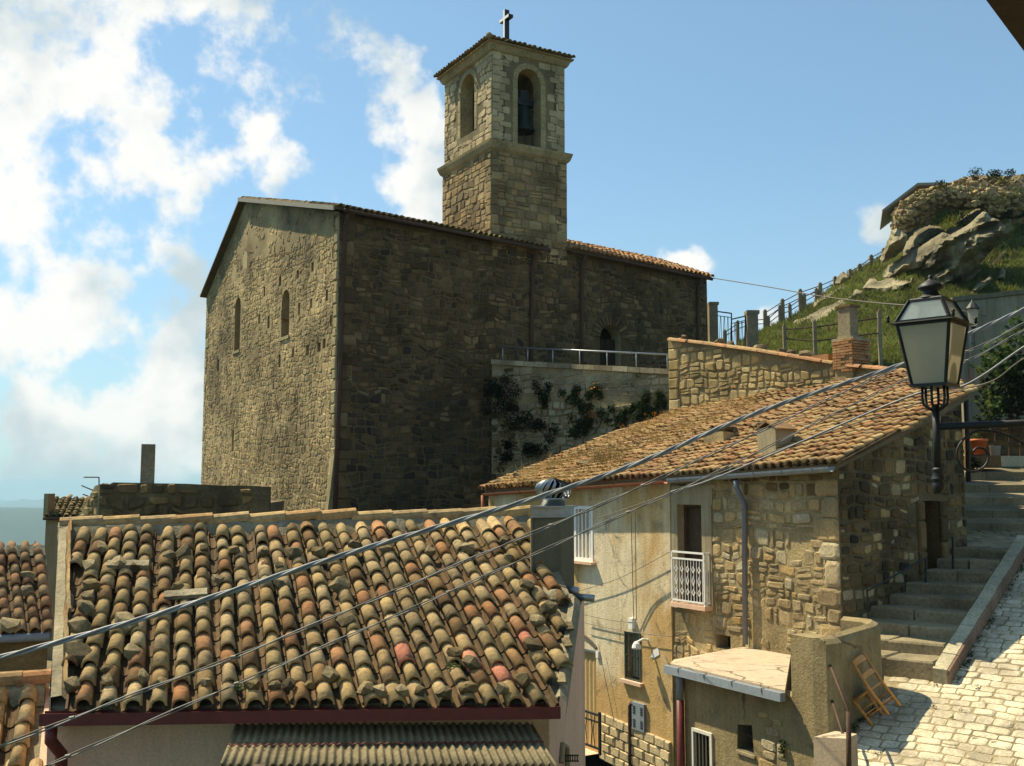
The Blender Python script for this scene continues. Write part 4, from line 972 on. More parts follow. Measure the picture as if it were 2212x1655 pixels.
for h_ in (.32, .30, .42, .26, .34, .46, .30, .40, .36, .30):
    if b + h_ > zf(0): break
    w_ = (.56, .36, .50, .30, .54, .34, .46)[k % 7]; cor = [(0.005, b + .012), (w_, b + .012), (w_ - .02, b + h_ - .012), (.005, b + h_ - .012)]
    v_, f_, ce = stone_shape(HF, cor, .034, True, .08); hq.append((v_, f_, ce, sqrt(h_ * w_), M['stone_house'])); b += h_; k += 1
def rkeep(a, b): return noise.noise(V((a * 1.4, b * 1.4, 8.1))) > -.55
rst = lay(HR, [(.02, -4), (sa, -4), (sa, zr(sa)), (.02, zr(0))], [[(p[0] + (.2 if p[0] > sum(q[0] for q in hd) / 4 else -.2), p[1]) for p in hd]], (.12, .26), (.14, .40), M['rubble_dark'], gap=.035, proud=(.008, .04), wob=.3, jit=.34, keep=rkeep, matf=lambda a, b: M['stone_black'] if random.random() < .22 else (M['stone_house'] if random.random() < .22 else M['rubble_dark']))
jam = []
for side, a_ in ((-1, min(p[0] for p in hd)), (1, max(p[0] for p in hd))):
    b = min(p[1] for p in hd); bt = max(p[1] for p in hd)
    while b < bt - .1:
        h_ = min(random.uniform(.35, .6), bt - b); cor = [(a_, b + .01), (a_ + side * .22, b + .01), (a_ + side * .22, b + h_ - .01), (a_, b + h_ - .01)]
        if side < 0: cor = [cor[1], cor[0], cor[3], cor[2]]
        v_, f_, ce = stone_shape(HR, cor, .06, False, .03); jam.append((v_, f_, ce, .3, M['rubble_dark'])); b += h_
emit([(sp, hst + hq), (rw, rst + jam)], 'stone', 300)
patch(HF, [HF.px(x, y) for x, y in [(1454, 1058), (1545, 1050), (1550, 1130), (1532, 1230), (1528, 1320), (1454, 1330)]], M['cement'], sp, 'cement_patch', .025) if False else None
for (x0, y0, x1, y1) in ((1453, 1070, 1466, 1312), (1519, 1075, 1540, 1312)):
    mb = MB(); t_ = rect(HF, x0, y0, x1, y1); HF.box(mb, t_[0], t_[1], t_[2], t_[3], -.01, .03); mb.build('cement_band', M['cement'], sp)
mb = MB(); t_ = rect(HF, 1453, 1050, 1540, 1090); HF.box(mb, t_[0], t_[1], t_[2], t_[3], -.01, .032); mb.build('cement_band', M['cement'], sp)
# closing walls, hidden from here
mb = MB(); pL = HF.pt(hl_end, 0); pR = HR.pt(sa, 0); pb = [V((9.6, 25.4, 0)), V((4.9, 31.8, 0))]
for p, q in ((pR, pb[0]), (pb[0], pb[1]), (pb[1], pL)):
    mb.add([V((p.x, p.y, ZH)), V((q.x, q.y, ZH)), V((q.x, q.y, roof_z(q) - .08)), V((p.x, p.y, roof_z(p) - .08))], [(0, 1, 2, 3)])
mb.build('back_wall', M['mortar_dark'], house)
mb = MB(); pts = [RF.pt(a, b) for a, b in rpolyh]; dn = RF.n * -.10; mb.prism([p + dn for p in pts], pts); hroof = mb.build('roof', M['earth'], house)
sh = [(a - (.16 if i in (1, 2, 3) else 0), b - .05 if i < 2 else b) for i, (a, b) in enumerate(rpolyh)]
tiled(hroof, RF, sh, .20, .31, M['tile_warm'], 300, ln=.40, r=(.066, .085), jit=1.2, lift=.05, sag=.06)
# left verge tiles, ridge mortar
g0 = HE.hit(1438, 1038, .07); g1 = HE.hit(1046, 1066, .07)
def gutter(name, p, q, r, mat, parent, out, brk=4):
    """half-round gutter with strap brackets"""
    d = (q - p).normalized(); up2 = V((0, 0, 1)); vs = []; n = 8
    for e in (p, q):
        for rr in (r, r - .008):
            for k in range(n + 1):
                a = pi + pi * k / n; vs.append(e + out * (cos(a) * rr) + up2 * (sin(a) * rr))
    m = n + 1; fs = [(k, k + 1, 2 * m + k + 1, 2 * m + k) for k in range(n)] + [(m + k, 3 * m + k, 3 * m + k + 1, m + k + 1) for k in range(n)] + [(k, m + k, m + k + 1, k + 1) for k in range(n)] + [(2 * m + k, 2 * m + k + 1, 3 * m + k + 1, 3 * m + k) for k in range(n)]
    fs += [(0, 2 * m, 3 * m, m), (n, m + n, 3 * m + n, 2 * m + n)]
    o = mk(name, vs, fs, mat, parent)
    mb = MB()
    for i in range(brk):
        c = p.lerp(q, (i + .5) / brk); mb.tube([c + out * (cos(a) * (r + .006)) + up2 * (sin(a) * (r + .006)) for a in [pi + pi * k / 8 for k in range(9)]], .009, 4)
    mb.build('bracket', mat, o)
    return o
n1 = HF.n
gutter('gutter', g1, g0, .075, M['gutter_orange'], house, n1, 6)
g2 = HE.hit(1446, 1034, .08); g3 = HE.hit(1796, 1008, .08)
gutter('gutter', g2, g3, .09, M['gutter_grey'], house, n1, 6)
t_ = HF.px(1605, 1040, .1); t2 = HF.px(1610, 1392, .1)
pipe(house, [HF.pt(t_[0], t_[1] + .02, .28), HF.pt(t_[0], t_[1] - .12, .26), HF.pt(t_[0] - .02, t_[1] - .42, .1), HF.pt(t2[0], t2[1], .1)], .05, M['pipe_grey'])
pt = HF.px(1050, 1070, .12); pipe(house, [HF.pt(pt[0], pt[1], .22), HF.pt(pt[0], pt[1] - .5, .22), HF.pt(pt[0] - .25, pt[1] - .8, .08), HF.pt(pt[0] - .25, -5.0, .08)], .05, M['gutter_orange'])
# upper left window with white shutter frame
def bar(mb, fr, x0, y0, x1, y1, c0, c1):
    t_ = rect(fr, x0, y0, x1, y1); fr.box(mb, *t_, c0, c1)
t_ = rect(HF, 1244, 1093, 1284, 1212); wo_ = thing('x', None, None, HF.pt(0, 0)) if False else None
def win_frame(fr, t, w, c0, c1, mat, parent, name='window'):
    mb = MB(); fr.box(mb, t[0], t[0] + w, t[2], t[3], c0, c1); fr.box(mb, t[1] - w, t[1], t[2], t[3], c0, c1); fr.box(mb, t[0] + w, t[1] - w, t[2], t[2] + w, c0, c1); fr.box(mb, t[0] + w, t[1] - w, t[3] - w, t[3], c0, c1)
    return mb.build(name, mat, parent)
wnd = win_frame(HF, t_, .075, -.06, .05, M['white'], house)
mb = MB(); HF.box(mb, t_[0] + .06, t_[1] - .06, t_[2] + .06, t_[3] - .06, -.09, -.05); mb.build('blind', M['louvre'], wnd)
for k in range(4):
    a = t_[0] + (t_[1] - t_[0]) * (k + 1) / 5; mb = MB(); HF.box(mb, a - .028, a + .028, t_[2] + .07, t_[3] - .07, -.04, .03); mb.build('slat', M['offwhite'], wnd)
mb = MB(); HF.box(mb, t_[0] - .10, t_[1] + .18, t_[2] - .06, t_[2], -.05, .17); mb.build('window_sill', M['plaster_pink'], house)
# lower window with a dark green grille
t_ = rect(HF, 1353, 1366, 1388, 1470); wnd = win_frame(HF, t_, .035, .02, .055, M['green_bar'], house, 'window_grille')
for k in range(5):
    a = t_[0] + (t_[1] - t_[0]) * (k + 1) / 6; mb = MB(); mb.tube([HF.pt(a, t_[2] + .03, .045), HF.pt(a, t_[3] - .03, .045)], .009, 5)
    for q in (.22, .5, .8):
        if (k + int(q * 10)) % 2: 
            z = t_[2] + (t_[3] - t_[2]) * q; mb.lathe([(.008, -.05), (.022, 0), (.008, .05)], HF.pt(a, z, .045), 6)
    mb.build('bar', M['green_bar'], wnd)
mb = MB(); HF.box(mb, t_[0] + .05, t_[1] - .05, t_[2] + .05, t_[3] - .05, -.16, -.12); mb.build('blind', M['louvre'], wnd)
mb = MB(); HF.box(mb, t_[0] - .08, t_[1] + .08, t_[2] - .07, t_[2], -.05, .13); mb.build('window_sill', M['plaster_pink'], house)
# balcony door and railing
t_ = rect(HF, 1465, 1091, 1520, 1309); wd = t_[1] - t_[0]
dn_ = win_frame(HF, t_, .05, -.24, -.16, M['wood_dark'], house, 'balcony_door')
mb = MB(); HF.box(mb, t_[0] + wd * .02, t_[0] + wd * .12, t_[2], t_[3] - .05, -.20, -.15); mb.build('curtain', M['wood_tan'], dn_)
mb = MB(); HF.box(mb, t_[0] + wd * .16, t_[0] + wd * .34, t_[2] + .05, t_[3] - .06, -.23, -.18); mb.build('panel', M['wood_tan'], dn_)
mb = MB(); HF.box(mb, t_[0] + wd * .42, t_[1] - .06, t_[2] + .05, t_[3] - .06, -.29, -.24); mb.build('panel', M['wood_dark'], dn_)
t_ = rect(HF.off(.16), 1451, 1192, 1523, 1301); bal = None
HB = HF
bl = MB(); HB.box(bl, t_[0] - .02, t_[1] + .02, t_[2] - .12, t_[2] - .04, -.02, .2); balc = bl.build('balcony_slab', M['plaster_pink'], house)
mb = MB(); c_ = .16
for (aa0, aa1, z0, z1) in ((t_[0], t_[1], t_[3] - .035, t_[3]), (t_[0], t_[1], t_[3] - .16, t_[3] - .13), (t_[0], t_[1], t_[2], t_[2] + .03), (t_[0], t_[0] + .03, t_[2] - .05, t_[3]), (t_[1] - .03, t_[1], t_[2] - .05, t_[3])): HB.box(mb, aa0, aa1, z0, z1, c_ - .015, c_ + .015)
for aa in (t_[0], t_[1] - .03):
    HB.box(mb, aa, aa + .03, t_[3] - .035, t_[3], 0, c_ - .016); HB.box(mb, aa, aa + .03, t_[2], t_[2] + .03, 0, c_ - .016)
rail = mb.build('balcony_railing', M['white'], balc)
nb = 5
for k in range(nb * 2 + 1):
    a = t_[0] + .03 + (t_[1] - t_[0] - .06) * (k + .5) / (nb * 2 + 1); mb = MB()
    mb.tube([HB.pt(a, t_[2] + .03, c_), HB.pt(a, t_[3] - .14, c_)], .009, 4)
    if k % 2 == 1:
        for q, hh2, ww in ((.24, .06, .042), (.5, .09, .036), (.76, .06, .042)):
            z = t_[2] + (t_[3] - t_[2] - .14) * q; mb.tube([HB.pt(a, z - hh2, c_ + .012), HB.pt(a - ww, z, c_ + .012), HB.pt(a, z + hh2, c_ + .012), HB.pt(a + ww, z, c_ + .012), HB.pt(a, z - hh2, c_ + .012)], .010, 4)
    tag(mb.build('baluster', M['white'], balc))
for k in range(3):
    mb = MB(); mb.tube([HB.pt(t_[0] + .015, t_[2] + .03, .04 + .04 * k), HB.pt(t_[0] + .015, t_[3] - .05, .04 + .04 * k)], .008, 4); mb.build('baluster', M['white'], balc)
# street door, its arch, gate and threshold
t_ = rect(HF, 1222, 1398, 1291, 1605)
mb = MB(); n_ = 16
cv = [HF.pt(t_[0] + .03 + (t_[1] - t_[0] - .06) * k / n_, t_[2], .0 + .018 * (k % 2)) for k in range(n_ + 1)]
mb.add(cv + [p + V((0, 0, t_[3] - t_[2] - .05)) for p in cv], [(k, k + 1, n_ + 2 + k, n_ + 1 + k) for k in range(n_)]); mb.build('door_curtain', M['curtain'], house)
mb = MB(); HF.box(mb, t_[0], t_[1], t_[3] - .05, t_[3], .0, .07); mb.build('curtain_rail', M['galv'], house)
pa = HF.px(1297, 1393)[0]; pz = HF.px(1280, 1385)[1]
mb = MB(); mb.tube([HF.pt(t_[0] - .05 + (t_[1] - t_[0] + .1) * k / 10, pz - .12 + .24 * sin(pi * k / 10), .05) for k in range(11)], .03, 5); mb.build('drip_arch', M['wood_dark'], house)
mb = MB(); bar(mb, HF, 1293, 1406, 1298, 1421, .03, .08); mb.build('bell_push_box', M['white'], house)
st_ = rect(HF, 1215, 1612, 1299, 1640); 
mb = MB(); HF.box(mb, st_[0], st_[1], ZH, st_[3], .04, .8); mb.build('threshold', M['plaster_pink'], house)
gt = thing('iron_gate', 'small black iron gate at the curtained street door', 'gate', HF.pt(st_[0], st_[3], .78))
HG = HF.off(.78); q_ = rect(HG, 1225, 1533, 1297, 1608)
mb = MB(); HG.box(mb, q_[0], q_[1], q_[3] - .04, q_[3], -.02, .02); HG.box(mb, q_[0], q_[1], q_[2], q_[2] + .04, -.02, .02); HG.box(mb, q_[0], q_[1], q_[3] - .18, q_[3] - .15, -.015, .015); HG.box(mb, q_[0], q_[0] + .05, q_[2] - .1, q_[3] + .05, -.025, .025); HG.box(mb, q_[1] - .05, q_[1], q_[2] - .1, q_[3] + .05, -.025, .025); mb.build('frame', M['iron'], gt)
for k in range(9):
    a = q_[0] + (q_[1] - q_[0]) * (k + .5) / 9; mb = MB(); am = .05 if k % 2 else -.05
    mb.tube([HG.pt(a, q_[2] + .03), HG.pt(a + am, (q_[2] + q_[3]) / 2), HG.pt(a, q_[3] - .05)], .012, 4); mb.build('bar', M['iron'], gt)
# wall lamp, patch, meter cabinet, pipes, boxes
lt = HF.px(1402, 1388); mb = MB()
mb.tube([HF.pt(lt[0], lt[1] + .05, .02), HF.pt(lt[0], lt[1] + .08, .16), HF.pt(lt[0] + .03, lt[1] + .02, .30)], .025, 6); mb.lathe([(.03, .02), (.07, -.02), (.1, -.10), (.09, -.13)], HF.pt(lt[0] + .03, lt[1] + .02, .30), 10); mb.build('wall_lamp', M['white'], house)
patch(HF.off(.035), [HF.px(x, y) for x, y in [(1412, 1400), (1421, 1398), (1425, 1415), (1418, 1424), (1410, 1418)]], M['white'], pw, 'lime_patch', .012)
mb = MB(); cb_ = rect(HF, 1373, 1518, 1399, 1577); HF.box(mb, *cb_, .03, .10); cab = mb.build('meter_cabinet', M['gutter_grey'], house)
for k in range(8):
    for s in (0, 1):
        z = cb_[2] + .06 + (cb_[3] - cb_[2] - .12) * ((k % 4) / 10 + (.62 if k > 3 else 0)); a = cb_[0] + .04 + s * (cb_[1] - cb_[0] - .16); mb = MB(); HF.box(mb, a, a + .08, z, z + .02, .10, .108); mb.build('louvre', M['pane_dark'], cab)
pp = HF.px(1367, 1520); mb = MB(); mb.tube([HF.pt(pp[0] - .12, pp[1], .06), HF.pt(pp[0] - .04, pp[1] + .02, .07), HF.pt(pp[0], pp[1] - .05, .08), HF.pt(pp[0], ZH + .3, .08), HF.pt(pp[0], ZH, .08)], .045, 7); mb.build('gas_pipe', M['rust'], house, True)
bx = HF.px(1371, 1345); mb = MB(); HF.box(mb, bx[0] - .07, bx[0] + .07, bx[1] - .12, bx[1] + .10, .03, .12); mb.build('junction_box', M['white'], house)
# rusticated plinth blocks
blk = []; zt0 = HF.px(1300, 1537)[1]; zt1 = HF.px(1448, 1600)[1]; aL0 = HF.px(1299, 1580)[0]; aR0 = aB + .05
hcab = [(cb_[0] - .02, cb_[2] - .02), (cb_[1] + .02, cb_[2] - .02), (cb_[1] + .02, cb_[3] + 1), (cb_[0] - .02, cb_[3] + 1)]
ztop = max(zt0, zt1); rowh = .20; r_ = 0
zz = lambda a: zt1 + (zt0 - zt1) * (a - aR0) / (aL0 - aR0)
b = 0
while b < 2.2:
    a = aR0 + (.0 if r_ % 2 else -.17)
    while a < aL0:
        w_ = .34; a0_, a1_ = max(a, aR0), min(a + w_, aL0)
        if a1_ - a0_ > .08:
            cor = [(a0_ + .008, zz(a0_) - b - rowh + .008), (a1_ - .008, zz(a1_) - b - rowh + .008), (a1_ - .008, zz(a1_) - b - .008), (a0_ + .008, zz(a0_) - b - .008)]
            if not inpoly((a0_ + a1_) / 2, zz(a0_) - b - .1, hcab) and zz(a0_) - b - .2 > ZH - .3:
                v_, f_, ce = stone_shape(HF.off(.04), cor, random.uniform(.03, .055), False, .25); blk.append((v_, f_, ce, .25, M['block']))
        a += w_
    b += rowh; r_ += 1
emit([(pw, blk)], 'plinth_block', 300)
# chimneys, stones and grass on the house roof
def on_roof(x, y, c=0.0): return RF.hit(x, y, c)
cbp = on_roof(1660, 988); cht = thing('roof_chimney', 'square cement chimney stack standing on the long tiled roof', 'chimney', cbp - V((0, 0, .3)))
mb = MB(); q1, q2 = dL, rdir
for (w_, d_, z0, z1) in ((.24, .30, -.3, .56),): mb.box(cbp + V((0, 0, (z0 + z1) / 2)) + rdir * .25, (rdir, dL, up_), (d_, w_, (z1 - z0) / 2))
mb.build('stack', M['cement'], cht)
mb = MB()
for s in (-1, 1): mb.box(cbp + V((0, 0, .60)) + rdir * .25 + dL * .16 * s, (rdir, (dL + up_ * .5 * -s).normalized(), (up_ + dL * .5 * s).normalized()), (.32, .16, .015))
mb.build('cap_tile', M['tile_warm'], cht)
cb2 = on_roof(1560, 958); ch2 = thing('roof_chimney', 'low broken chimney topped with loose stones on the tiled roof', 'chimney', cb2 - V((0, 0, .2)))
mb = MB(); mb.box(cb2 + V((0, 0, .02)), (rdir, dL, up_), (.30, .32, .22)); mb.build('stack', M['mortar_house'], ch2)
for k in range(4):
    v_, f_ = hull(rock_pts(.13, .10, .09, 12)); mk('capping_stone', [p + cb2 + V((0, 0, .30)) + dL * (-.24 + .17 * k) + rdir * random.uniform(-.1, .2) for p in v_], f_, M['rubble_dark'], ch2)
RST = [(1120, 1028, .32), (1195, 1012, .28), (1260, 1000, .25), (1300, 985, .22), (1330, 1018, .26), (1360, 1002, .20), (1390, 965, .22), (1075, 1040, .25), (1440, 930, .2), (1690, 965, .35), (1720, 952, .3), (1640, 918, .25), (1860, 845, .2)]
RSL = ['grey stone near the left verge of the long tiled roof', 'flat stone resting on tiles above the orange gutter', 'small stone left of the dry weeds on the long roof', 'pale stone behind the dry weeds on the long roof', 'dark stone among dry weeds above the gutter joint', 'small dark stone in front of the low broken chimney', 'stone up-slope of the dry weeds', 'stone at the leftmost corner of the long tiled roof', 'stone high in the dry grass of the long roof', 'large flat stone just right of the cement chimney', 'stone further right of the cement chimney', 'stone above the cement chimney near the field wall', 'stone near the top of the long roof beside the lantern']
for (x, y, s), lb in zip(RST, RSL): rock(on_roof(x, y, .12), XYZ, (s * 1.4, s, s * .5), M['fieldrock'], lb, 'stones lying on the long roof')
mb = MB()
for i in range(2400):
    x = random.uniform(1075, 1640); yy = 1057 - .41 * (x - 1045); y = yy + abs(random.gauss(0, 38)) + 3
    p = on_roof(x, y, .05)
    if inpoly(*RF.px(x, y), rpolyh): blades(mb, p, 5, .16, .10, .7, .010)
for (x, y, n_, s_) in ((1312, 1000, 200, .35), (1345, 985, 120, .25), (1345, 1010, 90, .3), (1410, 955, 140, .25), (1500, 930, 120, .2), (1460, 950, 90, .2), (1130, 1020, 60, .2), (1200, 1000, 60, .2)):
    for k in range(int(n_ / 4)): blades(mb, on_roof(x + random.gauss(0, 18), y + random.gauss(0, 7), .04), 4, s_, .1, .4, .010)
tag(mb.build('dry_grass', M['grass_dry']), kind='stuff')

# ================================================================== field-stone wall above the roof
ua, ub = RF.hit(1447, 893), RF.hit(1955, 803); ud = V((ub.x - ua.x, ub.y - ua.y, 0)).normalized()
UO = V((ua.x, ua.y, 0)) ; UW = Frame(UO, ud, (0, 0, 1)); ULn = UW.px(2010, 800)[0]
fwl = thing('field_stone_wall', 'sunlit rubble wall of honey stones with clay coping above the long roof', 'wall', UW.pt(0, 1.5))
utop = [UW.px(x, y) for x, y in [(1448, 733), (1530, 742), (1640, 757), (1800, 783), (1835, 789), (1955, 800)]]
upoly = [(0, 1.2), (ULn, 1.2), (ULn, utop[-1][1] - .05)] + [(a, b) for a, b in utop[::-1]]
upoly[-1] = (0, utop[0][1])
uw_ = wall('wall', UW, upoly, [], M['mortar_field'], fwl, .5)
ust = lay(UW, [(a + (.02 if i > 2 else 0), b - (.10 if i > 1 else 0)) for i, (a, b) in enumerate(upoly)], [], (.15, .34), (.16, .48), M['stone_field'], gap=.028, proud=(.012, .045), jit=.34, wob=.4, split=.25, skip=.02)
uq = quoins(UW, .005, 2.0, utop[0][1], 1, M['stone_field'], (.25, .5), (.35, .6), .06)
ust = [s for s in ust if (s[2] - UW.pt(0, s[2].z)).length > .55] + uq
emit([(uw_, ust)], 'stone', 300)
cop = []
for i in range(len(utop) - 1):
    p, q = UW.pt(*utop[i]), UW.pt(*utop[i + 1])
    if i == 3: continue
    k = max(1, int((q - p).length / .36)); d = (q - p).normalized()
    for j in range(k):
        c0 = p.lerp(q, j / k) + UW.n * random.uniform(-.02, .05); mb = MB(); vs_, fs_ = tile_mesh('c', .085, .10, .42, 6)
        Z = UW.n.cross(d); Z = Z if Z.z > 0 else -Z; tl = Matrix.Rotation(random.gauss(0, .06), 3, Z)
        for row in (0, 1): mb.add([c0 - UW.n * .2 * row + tl @ (UW.n * v.x * 1.25 + d * v.y + Z * (v.z - .04)) for v in map(V, vs_)], fs_)
        mb.build('coping_tile', M['coping_tile'], fwl)
CR = [(1553, 738, .35), (1580, 743, .3), (1478, 727, .2), (1642, 752, .45), (1688, 760, .38), (1708, 762, .3), (1742, 768, .5), (1822 - 36, 775, .2)]
CRL = ['pale stone on the wall coping in front of the gate', 'white stone on the coping right of the gate leaf', 'small stone at the left end of the wall coping', 'dark stone on the coping beside the gate pillar', 'dark stone on the coping right of the gate pillar', 'pinkish stone on the middle of the wall coping', 'broad stone on the coping left of the brick box', 'stone on the coping right before the brick chimney']
for (x, y, s), lb in zip(CR, CRL): rock(UW.off(-.12).hit(x, y), XYZ, (s, s * .8, s * .6), M['fieldrock'], lb, 'stones lying on the wall coping')
mb = MB(); t_ = rect(UW, 1757, 762, 1792, 778); UW.box(mb, t_[0], t_[1], t_[2] - .05, t_[2] + .14, -.4, .06); tag(mb.build('brick_box', M['brick']), 'red brick block on the wall coping left of the chimney', 'brick block')
# brick chimney on the field wall
t_ = rect(UW.off(.1), 1800, 727, 1843, 778); bch = thing('brick_chimney', 'brick chimney base with tall dark flue on the field stone wall', 'chimney', UW.pt(t_[0], t_[2]))
zc = UW.px(1822, 880)[1]; mb = MB(); UW.box(mb, t_[0] + .03, t_[1] - .03, zc, t_[3] - .1, -.55, .10); core = mb.build('core', M['mortar_house'], bch)
b = t_[2] - .3; k = 0
while b < t_[3] - .12:
    for (fa0, fa1, f_) in ((t_[0], t_[1], 0), (-.6, .13, 1)):
        a = fa0 - (.13 if k % 2 else 0)
        while a < fa1 - .03:
            a0_, a1_ = max(a, fa0), min(a + .26, fa1) - .012
            if a1_ - a0_ > .05:
                mb = MB(); pr = random.uniform(0, .02)
                if f_ == 0: UW.box(mb, a0_, a1_, b, b + .058, .09, .135 + pr)
                else: UW.box(mb, t_[1] - .04, t_[1] + .01 + pr, b, b + .058, a0_, min(a1_, .085))
                if random.random() > .06: mb.build('brick', M['brick'], bch)
            a += .26
    b += .072; k += 1
mb = MB(); UW.box(mb, t_[0] - .02, t_[1] + .03, t_[3] - .12, t_[3] - .04, -.6, .14); UW.box(mb, t_[0] + .1, t_[1] - .1, t_[3] - .04, t_[3] + .03, -.5, .05); mb.build('cap', M['cement'], bch)
t2 = rect(UW.off(-.1), 1811, 664, 1837, 726); mb = MB(); UW.box(mb, t2[0], t2[1], t2[2] - .05, t2[3], -.42, -.08); mb.build('flue', M['concrete_post'], bch)
mb = MB(); UW.box(mb, t2[0] - .04, t2[1] + .04, t2[3], t2[3] + .06, -.46, -.04); mb.build('flue_cap', M['rubble_dark'], bch)
# end pier of the wall, half hidden by the lantern
mb = MB(); e_ = UW.hit(1945, 830, .2); mb.box(e_ + V((0, 0, -.35)), (ud, UW.n, up_), (.22, .22, .6)); o = mb.build('wall_pier', M['rubble_dark']); tag(o, 'short dark masonry pier with a clay tile where roof meets wall', 'pier')

# ================================================================== foreground house
EL, ER = P(110, 1525, 9.8), P(1205, 1515, 10.0); sdF = R(430, 140).normalized()
FR = Frame(EL, ER - EL, sdF)
if FR.n.z < 0: FR.n = -FR.n
fpx = [(112, 1527), (1203, 1516), (1236, 1296), (1158, 1128), (129, 1152)]; fpoly = [FR.px(x, y) for x, y in fpx]
fh = thing('tiled_house', 'nearest house with weathered clay tile roof held down by stones', 'house', V((-2, 11.5, -6.3)))
mb = MB(); pts = [FR.pt(a, b) for a, b in fpoly]; mb.prism([p - V((0, 0, .14)) for p in pts], pts); froof = mb.build('roof', M['mortar_grey'], fh)
Zb = -6.35
wpts = [P(104, 1560, 10.1), P(1186, 1545, 10.30), P(1262, 1290, 13.0), P(1216, 1290, 13.1), pts[3] + V((0.05, .15, 0)), pts[4] + V((-.02, .1, 0))]
def deck(p): return FR.o.z - ((p.x - FR.o.x) * FR.n.x + (p.y - FR.o.y) * FR.n.y) / FR.n.z
for i in range(6):
    p, q = wpts[i], wpts[(i + 1) % 6]; zp, zq = deck(p) - .10, deck(q) - .10
    if i == 0: zp = zq = min(zp, zq)
    if i == 1: zq = P(1262, 1287, 13.0).z; zp = deck(p) - .06
    if i == 2: zp = P(1262, 1287, 13.0).z; zq = zp + .05
    if i == 3: zp = P(1262, 1287, 13.0).z + .05
    MB().add([V((p.x, p.y, Zb)), V((q.x, q.y, Zb)), V((q.x, q.y, zq)), V((p.x, p.y, zp))], [(0, 1, 2, 3)]).build('wall', M['plaster_pink'], fh)
# the roof's own tiles
tpolyF = [(fpoly[0][0] + .16, fpoly[0][1] - .10), (fpoly[1][0] - .02, fpoly[1][1] - .10), (fpoly[2][0] - .02, fpoly[2][1]), (fpoly[3][0] - .02, fpoly[3][1] - .12), (fpoly[4][0] + .16, fpoly[4][1] - .12)]
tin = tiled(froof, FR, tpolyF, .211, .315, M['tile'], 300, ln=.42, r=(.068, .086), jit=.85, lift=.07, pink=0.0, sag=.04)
# ridge: mortar bed and clay ridge tiles
rl_, rr_ = pts[4], pts[3]; d = (rr_ - rl_).normalized(); Lr = (rr_ - rl_).length
mb = MB(); n_ = 60
for i in range(n_):
    t0, t1 = Lr * i / n_, Lr * (i + 1) / n_; k0 = .02 * noise.noise(V((t0 * 3, 1, 2))); k1 = .02 * noise.noise(V((t1 * 3, 1, 2)))
    def q(t, k): 
        b = rl_ + d * t; return [b - sdF * (.26 + 3 * k) + FR.n * (.02 + k), b - sdF * .10 + FR.n * (.13 + k), b + FR.n * (.15 + k), b + V((.05, .25, -.1))]
    mb.add(q(t0, k0) + q(t1, k1), [(0, 4, 5, 1), (1, 5, 6, 2), (2, 6, 7, 3)])
mb.build('ridge_mortar', M['mortar_grey'], froof)
vs_, fs_ = tile_mesh('r', .085, .10, .52, 6); t = 0.02; k = 0
while t < Lr - .1:
    mb = MB(); c0 = rl_ + d * t + FR.n * (.09 + random.uniform(0, .02)) + sdF * random.uniform(-.02, .02); Z = FR.n; Yd = (d + FR.n * random.uniform(.05, .11)).normalized(); X = sdF
    mb.add([c0 + X * v.x + Yd * v.y + Z * v.z for v in map(V, vs_)], fs_); mb.build('ridge_tile', M['tile_ridge'], froof); t += .45; k += 1
# left verge: mortar strip with broken tiles set on edge
la, lb_ = pts[0], pts[4]; dv = (lb_ - la).normalized(); Lv = (lb_ - la).length; xo = FR.u
mb = MB(); n_ = 50
for i in range(n_):
    def q(t):
        k = .025 * noise.noise(V((t * 2.2, 5, 2))); b = la + dv * t; return [b - xo * .0 - V((0, 0, .3)), b - xo * .0 + FR.n * (.10 + k), b + xo * (.10 + k) + FR.n * (.12 + k), b + xo * (.17 + 2 * k) + FR.n * .03]
    t0, t1 = Lv * i / n_, Lv * (i + 1) / n_; mb.add(q(t0) + q(t1), [(0, 4, 5, 1), (1, 5, 6, 2), (2, 6, 7, 3)])
mb.build('verge_mortar', M['mortar_grey'], froof)
for i in range(13):
    t = .2 + Lv * (i + random.uniform(-.2, .2)) / 13.5; b = la + dv * t + xo * random.uniform(.11, .16) + FR.n * .10; Y = (dv + FR.n * random.uniform(.05, .35)).normalized(); X = (xo * .3 + FR.n).normalized(); Z = X.cross(Y)
    mb = MB(); mb.box(b + Y * .12, (Y, X, Z), (random.uniform(.12, .18), random.uniform(.05, .08), .010)); mb.build('tile_shard', M['tile_ridge'], froof)
# right verge: rough cement edge
ra_, rb_ = pts[1], pts[2]; dv = (rb_ - ra_).normalized(); Lv = (rb_ - ra_).length
mb = MB(); n_ = 40
for i in range(n_):
    def q(t):
        k = .03 * noise.noise(V((t * 2.2, 9, 2))); b = ra_ + dv * t; return [b - xo * (.02 + 2 * k) + FR.n * .05, b + xo * (.03 + k) + FR.n * (.06 + k), b + xo * (.10 + k) - FR.n * (.02), b + xo * .07 - V((0, 0, .25))]
    t0, t1 = Lv * i / n_, Lv * (i + 1) / n_; mb.add(q(t0) + q(t1), [(0, 4, 5, 1), (1, 5, 6, 2), (2, 6, 7, 3)])
mb.build('verge_mortar', M['mortar_grey'], froof)
for i in range(4):
    t = .25 + i * .33; b = ra_ + dv * t + xo * .02 + FR.n * .09; mb = MB(); Y = (dv + xo * random.uniform(-.6, .5)).normalized(); mb.box(b, (Y, FR.n.cross(Y), (FR.n + xo * random.uniform(-.4, .4)).normalized()), (random.uniform(.07, .11), .04, .012)); mb.build('tile_shard', M['fieldrock'], froof)
